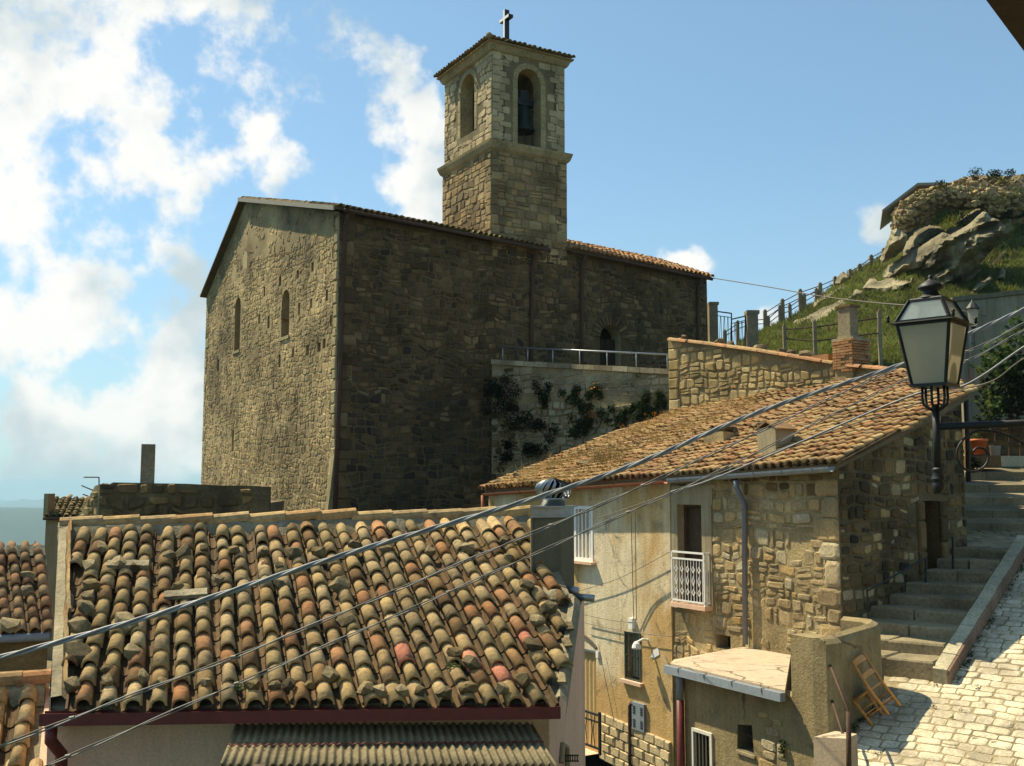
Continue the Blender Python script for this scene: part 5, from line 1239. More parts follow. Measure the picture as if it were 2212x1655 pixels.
# fascia gutter
gl, gr = P(84, 1556, 9.62), P(1211, 1540, 9.80); gd = (gr - gl).normalized(); go = V((gd.y, -gd.x, 0)).normalized()
mb = MB(); prof = [(0, .055), (.0, -.055), (-.13, -.055), (-.13, .055), (-.122, .055), (-.122, -.045), (-.008, -.045), (-.008, .055)]
mb.add([e + go * o_ + up_ * z_ for e in (gl, gr) for o_, z_ in prof], [(i, (i + 1) % 8, 8 + (i + 1) % 8, 8 + i) for i in range(8)] + [(0, 1, 2, 3, 4, 5, 6, 7)[::-1], tuple(range(8, 16))]); mb.build('gutter', M['gutter_red'], fh)
mb = MB(); a_ = gl + go * -.15 + V((0, 0, -.05)); b_ = gr - gd * .1 + go * -.15 + V((0, 0, -.05)); mb.prism([a_, b_, b_ + V((0, 0, .07)), a_ + V((0, 0, .07))], [x - go * .3 for x in (a_, b_, b_ + V((0, 0, .07)), a_ + V((0, 0, .07)))]); mb.build('soffit', M['wood_dark'], fh)
dp = P(122, 1580, 9.75); mb = MB(); mb.tube([dp + V((-.04, -.02, .05)), dp + V((-.04, -.02, -.08)), dp + V((.02, .08, -.22)), dp + V((.0, .14, -.36)), dp + V((-.02, .14, -3))], .055, 8); mb.build('downpipe', M['gutter_red'], fh, True)
mb = MB(); cq = P(1200, 1560, 10.22); mb.add([cq, cq + V((.09, .25, 0)), cq + V((.08, .2, -.35)), cq + V((0, 0, -.42))], [(0, 1, 2, 3)])
# porch of corrugated sheet under the eave
pA, pB = P(508, 1578, 10.0), P(1150, 1577, 10.15); pC, pD = P(1232, 1700, 8.9), P(455, 1700, 8.75)
porch = thing('porch_roof', 'corrugated fibre cement porch roof below the red gutter', 'porch roof', pA + V((0, 0, -2.5)))
for row in range(3):
    t0, t1 = row / 3 - (.03 if row else 0), (row + 1) / 3; mb = MB(); n_ = 300; vs = []
    for j, t in enumerate((t0, t1)):
        a, b = pA.lerp(pD, t), pB.lerp(pC, t)
        for k in range(n_ + 1):
            p = a.lerp(b, k / n_); vs.append(p + V((0, 0, .014 * sin(k / n_ * 2 * pi * 40) + .016 * (2 - row) * (1 if j == 0 else .3) + .03 - .02 * row)))
    n2_ = n_ + 1; vs += [v - V((0, 0, .008)) for v in vs]
    fs = [(k, k + 1, n2_ + k + 1, n2_ + k) for k in range(n_)] + [(2 * n2_ + k, 3 * n2_ + k, 3 * n2_ + k + 1, 2 * n2_ + k + 1) for k in range(n_)] + [(n2_ + k, n2_ + k + 1, 3 * n2_ + k + 1, 3 * n2_ + k) for k in range(n_)]
    mk('corrugated_sheet', vs, fs, M['eternit'], porch, True)
mb = MB(); a, b = pA.lerp(pD, .40), pB.lerp(pC, .33); mb.tube([a.lerp(b, k / 120) + V((0, 0, .05 + .012 * sin(k / 120 * 2 * pi * 40))) for k in range(121)], .007, 5); tag(mb.build('red_cable', M['gutter_red'], None, True), 'thin red cable laid across the corrugated porch roof', 'cable')
for x, y in ((560, 1640), (1195, 1700)):
    mb = MB(); p = P(x, y, 8.9); mb.box(p + V((0, 0, -1.3)), XYZ, (.05, .05, 1.25)); mb.build('post', M['wood_dark'], porch)
# chimney with cowl
ca, cb_ = P(1149, 1262, 12.35), P(1212, 1262, 12.45); cd = (cb_ - ca).normalized(); co = V((cd.y, -cd.x, 0)).normalized(); cw_ = (cb_ - ca).length
chm = thing('chimney_stack', 'grey rendered chimney with a spinning metal cowl on the tiled house', 'chimney', ca + V((0, 0, -.3)))
zt_ = P(1180, 1118, 12.4).z; zbm = P(1180, 1295, 12.4).z - .3; dpt = .42; sdv = V((.42, .9, 0)).normalized()
mb = MB(); q_ = [ca, cb_, cb_ + sdv * dpt, ca + sdv * dpt]; mb.prism([V((p.x, p.y, zbm)) for p in q_], [V((p.x, p.y, zt_)) for p in q_]); mb.build('stack', M['cement_dark'], chm)
mb = MB(); mb.tube([V((ca.x, ca.y, zt_)) - co * -.02 - cd * .01, V((ca.x, ca.y, zbm + .3)) + co * .02 - cd * .01], .014, 5); mb.build('corner_trim', M['cement'], chm)
zc_ = P(1180, 1093, 12.4).z; cen = (ca + cb_) / 2 + sdv * dpt / 2; hx = cw_ / 2 + .03
mb = MB()
for e, z0, z1 in ((.03, zt_, zt_ + .02), (.0, zt_ + .02, zc_ - .02), (.035, zc_ - .02, zc_)): 
    k = [ca - cd * e + co * e, cb_ + cd * e + co * e, cb_ + cd * e + sdv * (dpt + e), ca - cd * e + sdv * (dpt + e)]; mb.prism([V((p.x, p.y, z0)) for p in k], [V((p.x, p.y, z1)) for p in k])
mb.build('metal_cap', M['galv'], chm)
c0 = V((cen.x, cen.y, zc_)); mb = MB(); mb.lathe([(.15, 0), (.15, .07), (.16, .07), (.16, .09), (.14, .09)], c0, 20); mb.build('cowl_collar', M['galv'], chm, True)
for k in range(16):
    mb = MB(); a0 = 2 * pi * k / 16; vs = []
    for j in range(8):
        f = j / 7; zz_ = .09 + .24 * f; rr = .15 + .07 * sin(pi * min(1, f * .95 + .08)) if f < .75 else (.15 + .07 * sin(pi * .79)) * (1 - (f - .75) / .25 * .85)
        a = a0 + f * .55; vs += [c0 + V((rr * cos(a), rr * sin(a), zz_)), c0 + V(((rr - .03) * cos(a + .20), (rr - .03) * sin(a + .20), zz_))]
    mb.add(vs, [(2 * j, 2 * j + 1, 2 * j + 3, 2 * j + 2) for j in range(7)]); mb.build('cowl_vane', M['galv'], chm, True)
mb = MB(); mb.lathe([(.11, .09), (.13, .2), (.08, .3)], c0, 14); mb.build('cowl_core', M['black'], chm)
# rough mortar at the chimney foot and a drain pipe stub
mort = from_outline('chimney_flashing', [(1145, 1272), (1200, 1268), (1240, 1285), (1240, 1330), (1226, 1345), (1180, 1322), (1130, 1312)], 11.95, .28, M['mortar_grey'], fh, 9, .05, freq=3)
mb = MB(); p = P(1236, 1278, 12.6); mb.tube([p + V((-.05, 0, .02)), p + V((.07, -.03, 0))], .055, 8); mb.tube([p + V((.05, -.02, -.06)), p + V((.26, -.06, -.075))], .045, 8); mb.build('drain_stub', M['galv'], fh, True)
mb = MB(); p = P(1225, 1640, 11.2); mb.tube([P(1213, 1648, 10.9), P(1216, 1608, 11.0), P(1225, 1615, 11.2), P(1226, 1660, 11.2)], .03, 6); mb.build('cement_lump', M['cement'], fh)
mb = MB()
for k in range(6): mb.tube([P(1222 + 5 * k, 1630, 11.05), P(1222 + 5 * k, 1646, 11.05)], .008, 4)
mb.tube([P(1220, 1632, 11.05), P(1250, 1632, 11.1)], .008, 4); mb.tube([P(1220, 1644, 11.05), P(1250, 1644, 11.1)], .008, 4); mb.build('wall_grating', M['iron'], fh)
# pink replacement tiles, each its own
for x, y in ((1135, 1385), (1030, 1410), (868, 1425), (1098, 1462)):
    best = None
    for o in froof.children:
        if o.name.startswith('roof_tile'):
            q = proj(o.matrix_basis @ V((0, .15, .1))); dd_ = hypot(q[0] - x, q[1] - y)
            if best is None or dd_ < best[0]: best = (dd_, o)
    o = best[1]; me = o.data.copy(); me.materials[0] = M['tile_pink']; o.data = me; tag(o, 'bright pink replacement tile')
# stones that weigh the tiles down
UPF = (FR.u, FR.v, FR.n)
ordn = ['first', 'second', 'third', 'fourth', 'fifth', 'sixth', 'seventh', 'eighth', 'ninth', 'tenth', 'eleventh', 'twelfth', 'thirteenth', 'fourteenth', 'fifteenth', 'sixteenth', 'seventeenth', 'eighteenth', 'nineteenth', 'twentieth', 'twenty-first', 'twenty-second', 'twenty-third', 'twenty-fourth']
def rrow(pl, phrase, grp):
    for i, (x, y, s) in enumerate(sorted(pl)):
        rock(FR.hit(x, y, .15), UPF, (s * .76, s * .64, s * .58), M['fieldrock'], f'{phrase.format(ordn[i])}', grp, n=15)
rrow([(155, 1478, .24), (232, 1470, .17), (307, 1462, .21), (351, 1478, .20), (444, 1474, .16), (545, 1478, .22), (592, 1482, .17), (625, 1478, .20), (668, 1478, .14), (715, 1458, .25), (788, 1488, .23), (822, 1492, .20), (868, 1492, .21), (908, 1494, .18), (960, 1498, .22), (1013, 1488, .24), (1084, 1488, .18), (1128, 1468, .24), (1018, 1432, .24)],
     '{} stone from the left in the row along the eave tiles', 'stones weighing down the eave tiles')
rrow([(222, 1182, .22), (195, 1222, .26), (255, 1220, .34), (290, 1224, .2), (365, 1200, .22), (398, 1194, .3), (440, 1185, .18), (505, 1188, .22), (570, 1192, .18), (603, 1222, .18), (635, 1195, .30), (690, 1195, .26), (765, 1178, .24), (832, 1184, .2), (930, 1192, .2), (1012, 1184, .24), (1090, 1168, .2), (1100, 1205, .2)],
     '{} stone from the left in the row under the ridge', 'stones weighing down the ridge tiles')
SC = [(198, 1265, .26, 'upright slab stone by the left verge below the ridge row'), (193, 1290, .24, 'pale flat stone by the left verge, third down'), (185, 1315, .30, 'grey stone by the left verge halfway down the roof'), (172, 1352, .36, 'biggest dark boulder by the left verge'), (166, 1408, .36, 'dark boulder by the left verge low on the roof'), (270, 1345, .36, 'broad flat stone near the thick cable on the left of the roof'),
      (285, 1405, .26, 'rough stone below the thick cable left of centre'), (232, 1445, .17, 'small dark cube of stone in the lower left of the roof'), (385, 1265, .22, 'stone above the second slab near the roof centre'), (470, 1250, .2, 'stone near the centre left of the tile roof'), (735, 1262, .30, 'pale cracked stone in the middle of the tile roof'), (748, 1340, .24, 'dark leaning stone right of the roof centre'),
      (985, 1412, .22, 'grey stone standing right of the pink tile row'), (1152, 1392, .25, 'dark flat stone at the right verge'), (1137, 1262, .26, 'rough stone against the chimney foot'), (1160, 1340, .22, 'round grey stone beside the chimney flashing'), (1185, 1312, .24, 'brown rounded stone on the chimney flashing'), (605, 1262, .2, 'flat shard resting above the thick cable')]
for x, y, s, lb in SC: rock(FR.hit(x, y, .15), UPF, (s * .82, s * .68, s * .55), M['fieldrock'], lb, 'stones scattered over the tile roof', n=15)
for (x0, y0, x1, y1, lb) in ((232, 1222, 322, 1222, 'long thin grey slab laid across the upper left tiles'), (355, 1290, 448, 1283, 'long thin grey slab near the middle of the tile roof')):
    p, q = FR.hit(x0, y0, .14), FR.hit(x1, y1, .14); dd_ = (q - p).normalized(); mb = MB(); n_ = 8
    for i in range(n_):
        a, b = p.lerp(q, i / n_), p.lerp(q, (i + 1) / n_); w0, w1 = [.08 + .02 * noise.noise(V((k * .9, y0, 3))) for k in (i, i + 1)]
        mb.prism([a - sdF * w0, a + sdF * w0, a + sdF * w0 + FR.n * .035, a - sdF * w0 + FR.n * .045], [b - sdF * w1, b + sdF * w1, b + sdF * w1 + FR.n * .035, b - sdF * w1 + FR.n * .045])
    tag(mb.build('stone_slab', M['mortar_grey']), lb, 'slab', 'slabs on the tile roof')
mb = MB()
for x, y in ((725, 1238), (1000, 1195), (960, 1285), (980, 1442), (788, 1440), (512, 1488), (1130, 1175), (880, 1330)):
    leaves(mb, FR.hit(x, y, .09), (.07, .07, .05), 26, .05)
tag(mb.build('roof_weeds', M['leaf_mid']), kind='stuff')

# ================================================================== neighbouring roofs at the left edge
def side_roof(name, label, pxs, D0, vp, cw, pitch, mat, lim, ln, r, walls):
    p0, p1 = P(pxs[0][0], pxs[0][1], D0), P(pxs[1][0], pxs[1][1], D0 + .2); s_ = R(*vp).normalized(); fr = Frame(p0, p1 - p0, s_)
    if fr.n.z < 0: fr.n = -fr.n
    pl = [fr.px(x, y) for x, y in pxs]; pt = [fr.pt(a, b) for a, b in pl]
    t = thing(name, label, 'house', V(((p0.x + p1.x) / 2, (p0.y + pt[2].y) / 2, Zb)))
    mb = MB(); mb.prism([p - V((0, 0, .15)) for p in pt], pt); rf = mb.build('roof', M['mortar_grey'], t)
    tiled(rf, fr, [(a, b - (.08 if i < 2 else 0)) for i, (a, b) in enumerate(pl)], cw, pitch, mat, lim, ln=ln, r=r, jit=1.3, lift=.06, sag=.04)
    ins = [p.lerp(sum(pt, V((0, 0, 0))) / 4, .05) for p in pt]; mb = MB()
    for i in range(4): p, q = ins[i], ins[(i + 1) % 4]; mb.add([V((p.x, p.y, Zb)), V((q.x, q.y, Zb)), q - V((0, 0, .1)), p - V((0, 0, .1))], [(0, 1, 2, 3)])
    w = mb.build('wall', walls, t)
    return t, rf, fr, pt
t, rf, fr, pt = side_roof('neighbour_house', 'reddish tiled roof of the neighbour at the left edge, farther one', [(-190, 1378), (112, 1362), (98, 1192), (-120, 1198)], 17.0, (-95, -250), .21, .33, M['tile_red'], 150, .42, (.068, .088), M['rubble_dark'])
mb = MB(); d_ = (pt[1] - pt[0]).normalized(); o_ = V((d_.y, -d_.x, 0)); mb.tube([pt[0] + o_ * .1 - V((0, 0, .08)), pt[1] + o_ * .1 - V((0, 0, .08))], .07, 8); mb.build('gutter', M['gutter_grey'], t, True)
mb = MB(); n_ = 30; dd_ = pt[2] - pt[3]
for i in range(n_):
    def q(k): 
        b = pt[3] + dd_ * (k / n_); z = .04 * noise.noise(V((k * .7, 2, 1))); return [b - fr.v * (.2 + z) + fr.n * .05, b + fr.n * (.14 + z), b + fr.v * .15]
    mb.add(q(i) + q(i + 1), [(0, 3, 4, 1), (1, 4, 5, 2)])
mb.build('ridge_mortar', M['mortar_grey'], rf)
for (x, y, s, lb) in ((20, 1350, .3, 'dark stone near the eave of the far left roof'), (62, 1240, .22, 'small stone high on the far left roof'), (58, 1275, .2, 'stone in the middle of the far left roof')): rock(fr.hit(x, y, .14), (fr.u, fr.v, fr.n), (s * 1.2, s, s * .7), M['fieldrock'], lb, 'stones on the far left roof')
t, rf, fr, pt = side_roof('neighbour_house', 'tan tiled roof of the neighbour at the lower left edge, nearer one', [(-150, 1900), (62, 1880), (100, 1488), (-60, 1498)], 9.3, (330, -200), .215, .32, M['tile'], 120, .42, (.07, .09), M['plaster_far'])
rl_, rr_ = pt[3], pt[2]; d = (rr_ - rl_).normalized(); Lr = (rr_ - rl_).length; t_ = 0
mb = MB(); mb.prism([rl_ - fr.v * .3 + fr.n * .02, rr_ - fr.v * .3 + fr.n * .02, rr_ + fr.n * .16, rl_ + fr.n * .16], [rl_ - fr.v * .1 - fr.n * .1, rr_ - fr.v * .1 - fr.n * .1, rr_ + fr.v * .2 - fr.n * .1, rl_ + fr.v * .2 - fr.n * .1]); mb.build('ridge_mortar', M['mortar_grey'], rf)
vs_, fs_ = tile_mesh('r', .085, .10, .50, 6)
while t_ < Lr:
    mb = MB(); c0 = rl_ + d * t_ + fr.n * .13; mb.add([c0 + fr.v * v.x + (d + fr.n * .05).normalized() * v.y + fr.n * v.z for v in map(V, vs_)], fs_); mb.build('ridge_tile', M['coping_tile'], rf); t_ += .44
va, vb = pt[1], pt[2]; mb = MB()
mb.prism([va + fr.u * .0 + fr.n * .02, va + fr.u * .16 + fr.n * .03, va + fr.u * .16 - V((0, 0, .3)), va - V((0, 0, .3))], [vb + fr.n * .02, vb + fr.u * .16 + fr.n * .03, vb + fr.u * .16 - V((0, 0, .3)), vb - V((0, 0, .3))]); mb.build('verge_mortar', M['plaster_pink'], rf)
mb = MB(); mb.tube([va + fr.u * .17 + fr.n * .05, vb + fr.u * .17 + fr.n * .05], .014, 5); mb.build('verge_strip', M['galv'], rf)

# ================================================================== ruin with a concrete pillar, and the small far house
ra0, ra1 = P(215, 1055, 28.0), P(582, 1055, 28.6); RW = Frame((ra0.x, ra0.y, 0), V((ra1.x - ra0.x, ra1.y - ra0.y, 0)), (0, 0, 1))
ruin = thing('ruined_wall', 'roofless rubble building in shade behind the tile ridge', 'ruin', RW.pt(2, Zb))
rt = [RW.px(x, y) for x, y in [(582, 1052), (540, 1049), (480, 1049), (400, 1045), (330, 1044), (245, 1042), (232, 1048), (222, 1044), (216, 1048)]]
Lw = (ra1 - ra0).length; rp_ = [(0, Zb), (Lw, Zb)] + [(min(max(a, 0), Lw), b) for a, b in rt]
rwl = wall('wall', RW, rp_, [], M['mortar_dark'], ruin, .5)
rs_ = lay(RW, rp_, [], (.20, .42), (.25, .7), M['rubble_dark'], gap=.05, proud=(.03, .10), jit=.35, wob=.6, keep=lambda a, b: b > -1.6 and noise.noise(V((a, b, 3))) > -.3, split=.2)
sl0 = V((ra0.x, ra0.y, 0)); sdir = azv(-42); RL = Frame(sl0, sdir, (0, 0, 1)); 
lz = RL.px(216, 1046)[1]; lv = [(0, Zb), (2.2, Zb), (1.9, lz - 1.3), (1.0, lz - .55), (.35, lz - .05), (0, lz)]
rwl2 = wall('wall', RL, lv, [], M['mortar_field'], ruin, .5)
rs2 = lay(RL, lv, [], (.15, .32), (.18, .45), M['stone_church'], gap=.03, proud=(.03, .10), jit=.35, wob=.5, keep=lambda a, b: b > -1.8)
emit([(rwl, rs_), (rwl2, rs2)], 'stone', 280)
mb = MB(); mb.prism([RW.pt(0, Zb, -.5), RW.pt(Lw, Zb, -.5), RW.pt(Lw, Zb, -5), RW.pt(0, Zb, -5)], [RW.pt(0, -.4, -.5), RW.pt(Lw, -.4, -.5), RW.pt(Lw, -.4, -5), RW.pt(0, -.4, -5)]); mb.build('rubble_fill', M['earth'], ruin)
pb_ = P(318, 1045, 29.3); ptz = P(318, 960, 29.3).z; pil = MB(); a_ = azv(72); b_ = V((a_.y, -a_.x, 0))
pil.box(V((pb_.x, pb_.y, (ptz - 1.5 + pb_.z - .3) / 2 + .75)), (a_, b_, up_), (.185, .16, (ptz - pb_.z + .3) / 2)); tag(pil.build('concrete_pillar', M['concrete_post']), 'slender square concrete flue standing up behind the ruined wall', 'pillar')
fa, fb = P(102, 1055, 40), P(215, 1055, 40.5); FH = Frame((fa.x, fa.y, 0), V((fb.x - fa.x, fb.y - fa.y, 0)), (0, 0, 1))
fhs = thing('far_house', 'small dun house with dark mossy tile roof beyond the ruin', 'house', FH.pt(1, -7))
ze = FH.px(150, 1115)[1]; wL = (fb - fa).length
wall('wall', FH, [(0, -8), (wL, -8), (wL, ze), (0, ze)], [], M['plaster_far'], fhs, .3)
s1 = FH.pt(-.05, ze - .02, .25); s2 = FH.pt(wL, ze - .02, .25); top1 = V((P(118, 1076, 42.5).x, 42.5, P(118, 1076, 42.5).z)); top2 = V((P(205, 1076, 43).x, 43, P(205, 1076, 43).z))
mb = MB(); mb.prism([s1, s2, top2, top1], [p - V((0, 0, .12)) for p in (s1, s2, top2, top1)]); frf = mb.build('roof', M['mortar_side'], fhs)
fr = Frame(s1, s2 - s1, top1 - s1); 
if fr.n.z < 0: fr.n = -fr.n
tiled(frf, fr, [(0, -.05), (wL, -.05), (wL, (top1 - s1).length), (0, (top1 - s1).length)], .23, .36, M['tile_dim'], 60, pans=False, jit=1.5, lift=.03)
mb = MB(); g_ = P(106, 1096, 40.2); mb.box(V((g_.x, g_.y, (ze + P(108, 1072, 40.2).z) / 2)), XYZ, (.08, .3, (P(108, 1072, 40.2).z - ze) / 2 + .1)); mb.build('parapet', M['plaster_far'], fhs)
mb = MB(); mb.tube([s1 + V((0, -.05, -.05)), s2 + V((0, -.05, -.05))], .05, 6); mb.build('gutter', M['rust'], fhs, True)
ant = thing('roof_antenna', 'thin television antenna on the small far house', 'antenna', P(208, 1085, 41))
mb = MB()
for pth in ([(214, 1085), (214, 1031)], [(181, 1031), (214, 1031)], [(195, 1075), (207, 1060)], [(176, 1049), (207, 1062)], [(179, 1068), (191, 1072)]): mb.tube([P(x, y, 41) for x, y in pth], .025, 5)
mb.build('mast', M['iron'], ant)

# ================================================================== lane and steps
A = P(2018, 1455, 15.7); B = P(2190, 1183, 19.8); ev = (B - A); hv = V((ev.y, -ev.x, 0)).normalized()
LF = Frame(A - V((0, 0, .12)), ev, hv)
if LF.n.z < 0: LF.n = -LF.n
KW = .20
ll = [(1778, 1622), (1800, 1600), (1905, 1512), (1912, 1440), (2016, 1440), (2030, 1446), (2201, 1180), (2330, 1120), (2700, 1200), (2700, 1900), (1700, 1900)]
lpoly = [LF.px(x, y) for x, y in ll]
mb = MB(); pts = [LF.pt(a, b) for a, b in lpoly]; tri = tessellate_polygon([[V((a, b, 0)) for a, b in lpoly]]); n_ = len(pts)
mb.add(pts + [p - V((0, 0, .5)) for p in pts], [tuple(t) for t in tri] + [(i, (i + 1) % n_, n_ + (i + 1) % n_, n_ + i) for i in range(n_)])
lane = tag(mb.build('lane', M['joint']), kind='structure')
def cob(fr, poly, h, w):
    return lay(fr, poly, [], h, w, M['cobble'], gap=.014, proud=(.006, .016), wob=.3, jit=.14, split=.04)
# courses run across the lane, so lay them on a frame whose rows are level
LC = Frame(LF.o, hv, ev); LC.n = LF.n
cpoly = [(b, a) for a, b in lpoly]
vis = [(1800, 1600), (1905, 1512), (1912, 1440), (2016, 1440), (2030, 1446), (2201, 1180), (2330, 1120), (2330, 1760), (1770, 1760)]
cs_ = cob(LC, cpoly, (.15, .215), (.19, .33)); cs_ = [s for s in cs_ if shown(s[2], 1) > 0]
emit([(lane, cs_)], 'cobblestone', 300, 'small_cobbles')
NS = 9; kdir = V((ev.x, ev.y, 0)).normalized(); wdir = rdir
steps = thing('stone_steps', 'worn grey stone steps climbing beside the house side wall', 'steps', A)
def wall_at(f):                                    # inner end of each step on the house wall line
    p0 = V((HO.x, HO.y, 0)) + rdir * .35; p1 = V((HO.x, HO.y, 0)) + rdir * 4.35; p0 = p0 - rdir * 1.3
    return p0.lerp(p1, f) - HR.n * -.0
for k in range(NS):
    f0, f1 = k / NS, (k + 1.25) / NS; z1 = A.z + (B.z - A.z) * (k + 1) / NS; z0 = z1 - .20
    pw0, pw1 = wall_at(f0), wall_at(min(f1, 1.1)); pk0, pk1 = V((A.x, A.y, 0)).lerp(V((B.x, B.y, 0)), f0), V((A.x, A.y, 0)).lerp(V((B.x, B.y, 0)), min(1.1, f1))
    cut = random.uniform(.35, .65); tl = [0, cut, 1]
    for j in range(2):
        g = .006; a0, a1 = tl[j] + g, tl[j + 1] - g; mb = MB(); dz = random.uniform(-.012, .012)
        q = [pw0.lerp(pk0, a0), pw0.lerp(pk0, a1), pw1.lerp(pk1, a1), pw1.lerp(pk1, a0)]; c_ = sum(q, V((0, 0, 0))) / 4
        q = [p + V((random.gauss(0, .016), random.gauss(0, .016), 0)) for p in q]; top = [p.lerp(c_, .05) + V((0, 0, z1 + dz + random.uniform(-.012, .004))) for p in q]; mid = [p + V((0, 0, z1 - .035 + dz)) for p in q]; low = [p + V((0, 0, z0 - .3)) for p in q]
        mb.add(low + mid + top, [(i, (i + 1) % 4, 4 + (i + 1) % 4, 4 + i) for i in range(4)] + [(4 + i, 4 + (i + 1) % 4, 8 + (i + 1) % 4, 8 + i) for i in range(4)] + [(8, 9, 10, 11)]); mb.build('step_slab', M['step'], steps)
kerb = thing('stone_kerb', 'long sloping kerb of stone blocks between steps and cobbled lane', 'kerb', A)
Lk = ev.length + .4; eu = ev.normalized(); t = -.05
while t < Lk:
    w_ = min(random.uniform(.42, .62), Lk - t); mb = MB(); p0, p1 = A + eu * (t + .006), A + eu * (t + w_ - .006); h_ = .09 + random.uniform(0, .015)
    mb.prism([p0 - V((0, 0, .3)), p0 + hv * KW - V((0, 0, .3)), p0 + hv * KW + LF.n * h_, p0 + LF.n * (h_ + .01)], [p1 - V((0, 0, .3)), p1 + hv * KW - V((0, 0, .3)), p1 + hv * KW + LF.n * h_, p1 + LF.n * (h_ + .01)])
    o = mb.build('kerb_block', M['kerb'], kerb)
    m2 = MB(); m2.prism([p0 + hv * (KW + .001) - V((0, 0, .3)), p0 + hv * (KW + .05) - V((0, 0, .3)), p0 + hv * (KW + .035) + LF.n * (h_ - .015), p0 + hv * (KW + .001) + LF.n * (h_ - .006)], [p1 + hv * (KW + .001) - V((0, 0, .3)), p1 + hv * (KW + .05) - V((0, 0, .3)), p1 + hv * (KW + .035) + LF.n * (h_ - .015), p1 + hv * (KW + .001) + LF.n * (h_ - .006)]); m2.build('kerb_face', M['kerb_red'], kerb); t += w_
# landing and the upper stepped ramp
lz = B.z - .02; mb = MB(); lp = [wall_at(1.0) - rdir * .1 + V((0, 0, lz)), B + kdir * .2 + V((0, 0, -.02)), B + hv * 4 + V((0, 0, lz - B.z)) + kdir * .1, P(2420, 1146, 22.6), P(2070, 1146, 22.4)]
mb.prism([p - V((0, 0, .5)) for p in lp], lp); landing = tag(mb.build('landing', M['joint']), kind='structure')
LA = Frame(V((0, 0, lz)), (1, 0, 0), V((0, 1, (lp[4].z - lp[0].z) / max(.5, lp[4].y - lp[0].y)))); LA.n = V((0, 0, 1)); LA.o = lp[0] - V((lp[0].x, 0, 0)) * 1; 
lst = lay(LA, [(lp[0].x, .05), (lp[1].x + .1, .1), (lp[2].x, .6), (lp[2].x, 2.4), (lp[4].x, 2.4)], [], (.22, .3), (.25, .42), M['step'], gap=.03, proud=(.01, .025), jit=.15)
lst = [s for s in lst if shown(s[2], 1) > 0]
emit([(landing, lst)], 'paving_stone', 120)
ust_ = thing('upper_steps', 'upper flight of broad grey stone steps rising behind the lantern', 'steps', P(2140, 1146, 22.4))
for k in range(6):
    D0, D1 = 22.3 + .95 * k, 22.3 + .95 * (k + 1.06); yb, yt = 1146 - 27.4 * k, 1146 - 27.4 * k - 16; y2 = yt - 11.5
    x0, x1 = 2084, 2420; cuts = [x0, random.uniform(2125, 2150), random.uniform(2195, 2230), x1]
    for j in range(3):
        dz = V((0, 0, random.uniform(-.01, .01))); xa, xb = cuts[j] + .6, cuts[j + 1] - .6; mb = MB()
        f = [P(xa, yb + 10, D0), P(xb, yb + 10, D0), P(xb, yt, D0) + dz, P(xa, yt, D0) + dz]; bk = [V((p.x, D1, q)) for p, q in ((f[0], f[0].z), (f[1], f[1].z), (f[2], P(xb, y2, D1).z), (f[3], P(xa, y2, D1).z))]
        mb.prism(f, bk); mb.build('step_slab', M['step'], ust_)
# handrail and gate bars by the side door
hr = thing('handrail', 'thin black iron handrail on the house side wall along the steps', 'handrail', HR.hit(1875, 1330, .1))
a_, b_ = HR.hit(1873, 1277, .30), HR.hit(2000, 1205, .30)
MB().tube([a_, b_], .018, 6).build('rail', M['iron'], hr); MB().tube([a_ + V((0, 0, .06)), HR.hit(1876, 1345, .30)], .016, 6).build('post', M['iron'], hr); MB().tube([b_, HR.hit(2000, 1310, .30)], .022, 6).build('post', M['iron'], hr)
h2 = HR.hit(2058, 1160, .28); MB().tube([h2, HR.hit(2060, 1285, .28)], .022, 6).build('post', M['iron'], hr)

# ================================================================== outbuilding with flat roof and parapet
oc = LF.hit(1790, 1612); oc2 = LF.hit(1900, 1518)
OO = V((oc.x, oc.y, 0)); odR = V((oc2.x - oc.x, oc2.y - oc.y, 0)).normalized(); odL = azv(-28)
OF = Frame(OO, odL, (0, 0, 1)); OR = Frame(OO, odR, (0, 0, 1)); Lr_ = (V((oc2.x, oc2.y, 0)) - OO).length
outb = thing('outbuilding', 'low rendered outbuilding with flat concrete roof and thick parapet', 'outbuilding', OO + V((0, 0, -5.6)))
aP = OF.px(1709, 1450)[0]; aE = OF.px(1462, 1500)[0]; zP = OF.px(1790, 1384)[1]; zP2 = OF.px(1709, 1380)[1]; zS0, zS1 = OF.px(1709, 1497)[1], OF.px(1462, 1440)[1]
ow1 = rpoly(rect(OF, 1594, 1566, 1628, 1626)); ow2 = rpoly(rect(OF, 1497, 1578, 1541, 1720))
ow1 = [(ow1[0][0], ow1[0][1]), (ow1[1][0] + .02, ow1[1][1] + .02), (ow1[2][0], ow1[2][1] - .03), (ow1[3][0] + .03, ow1[3][1] + .02)]
ofw = wall('wall', OF, [(0, -5.7), (aE, -5.7), (aE, zS1 - .05), (aP, zS0 - .05), (aP, zP2), (.06, zP), (0, zP - .06)], [ow1, ow2], M['cement_rough'], outb, .3, M['black'], M['cement_dark'])
orz = OR.px(1900, 1345)[1]
mb = MB(); path = [(0, 0)]
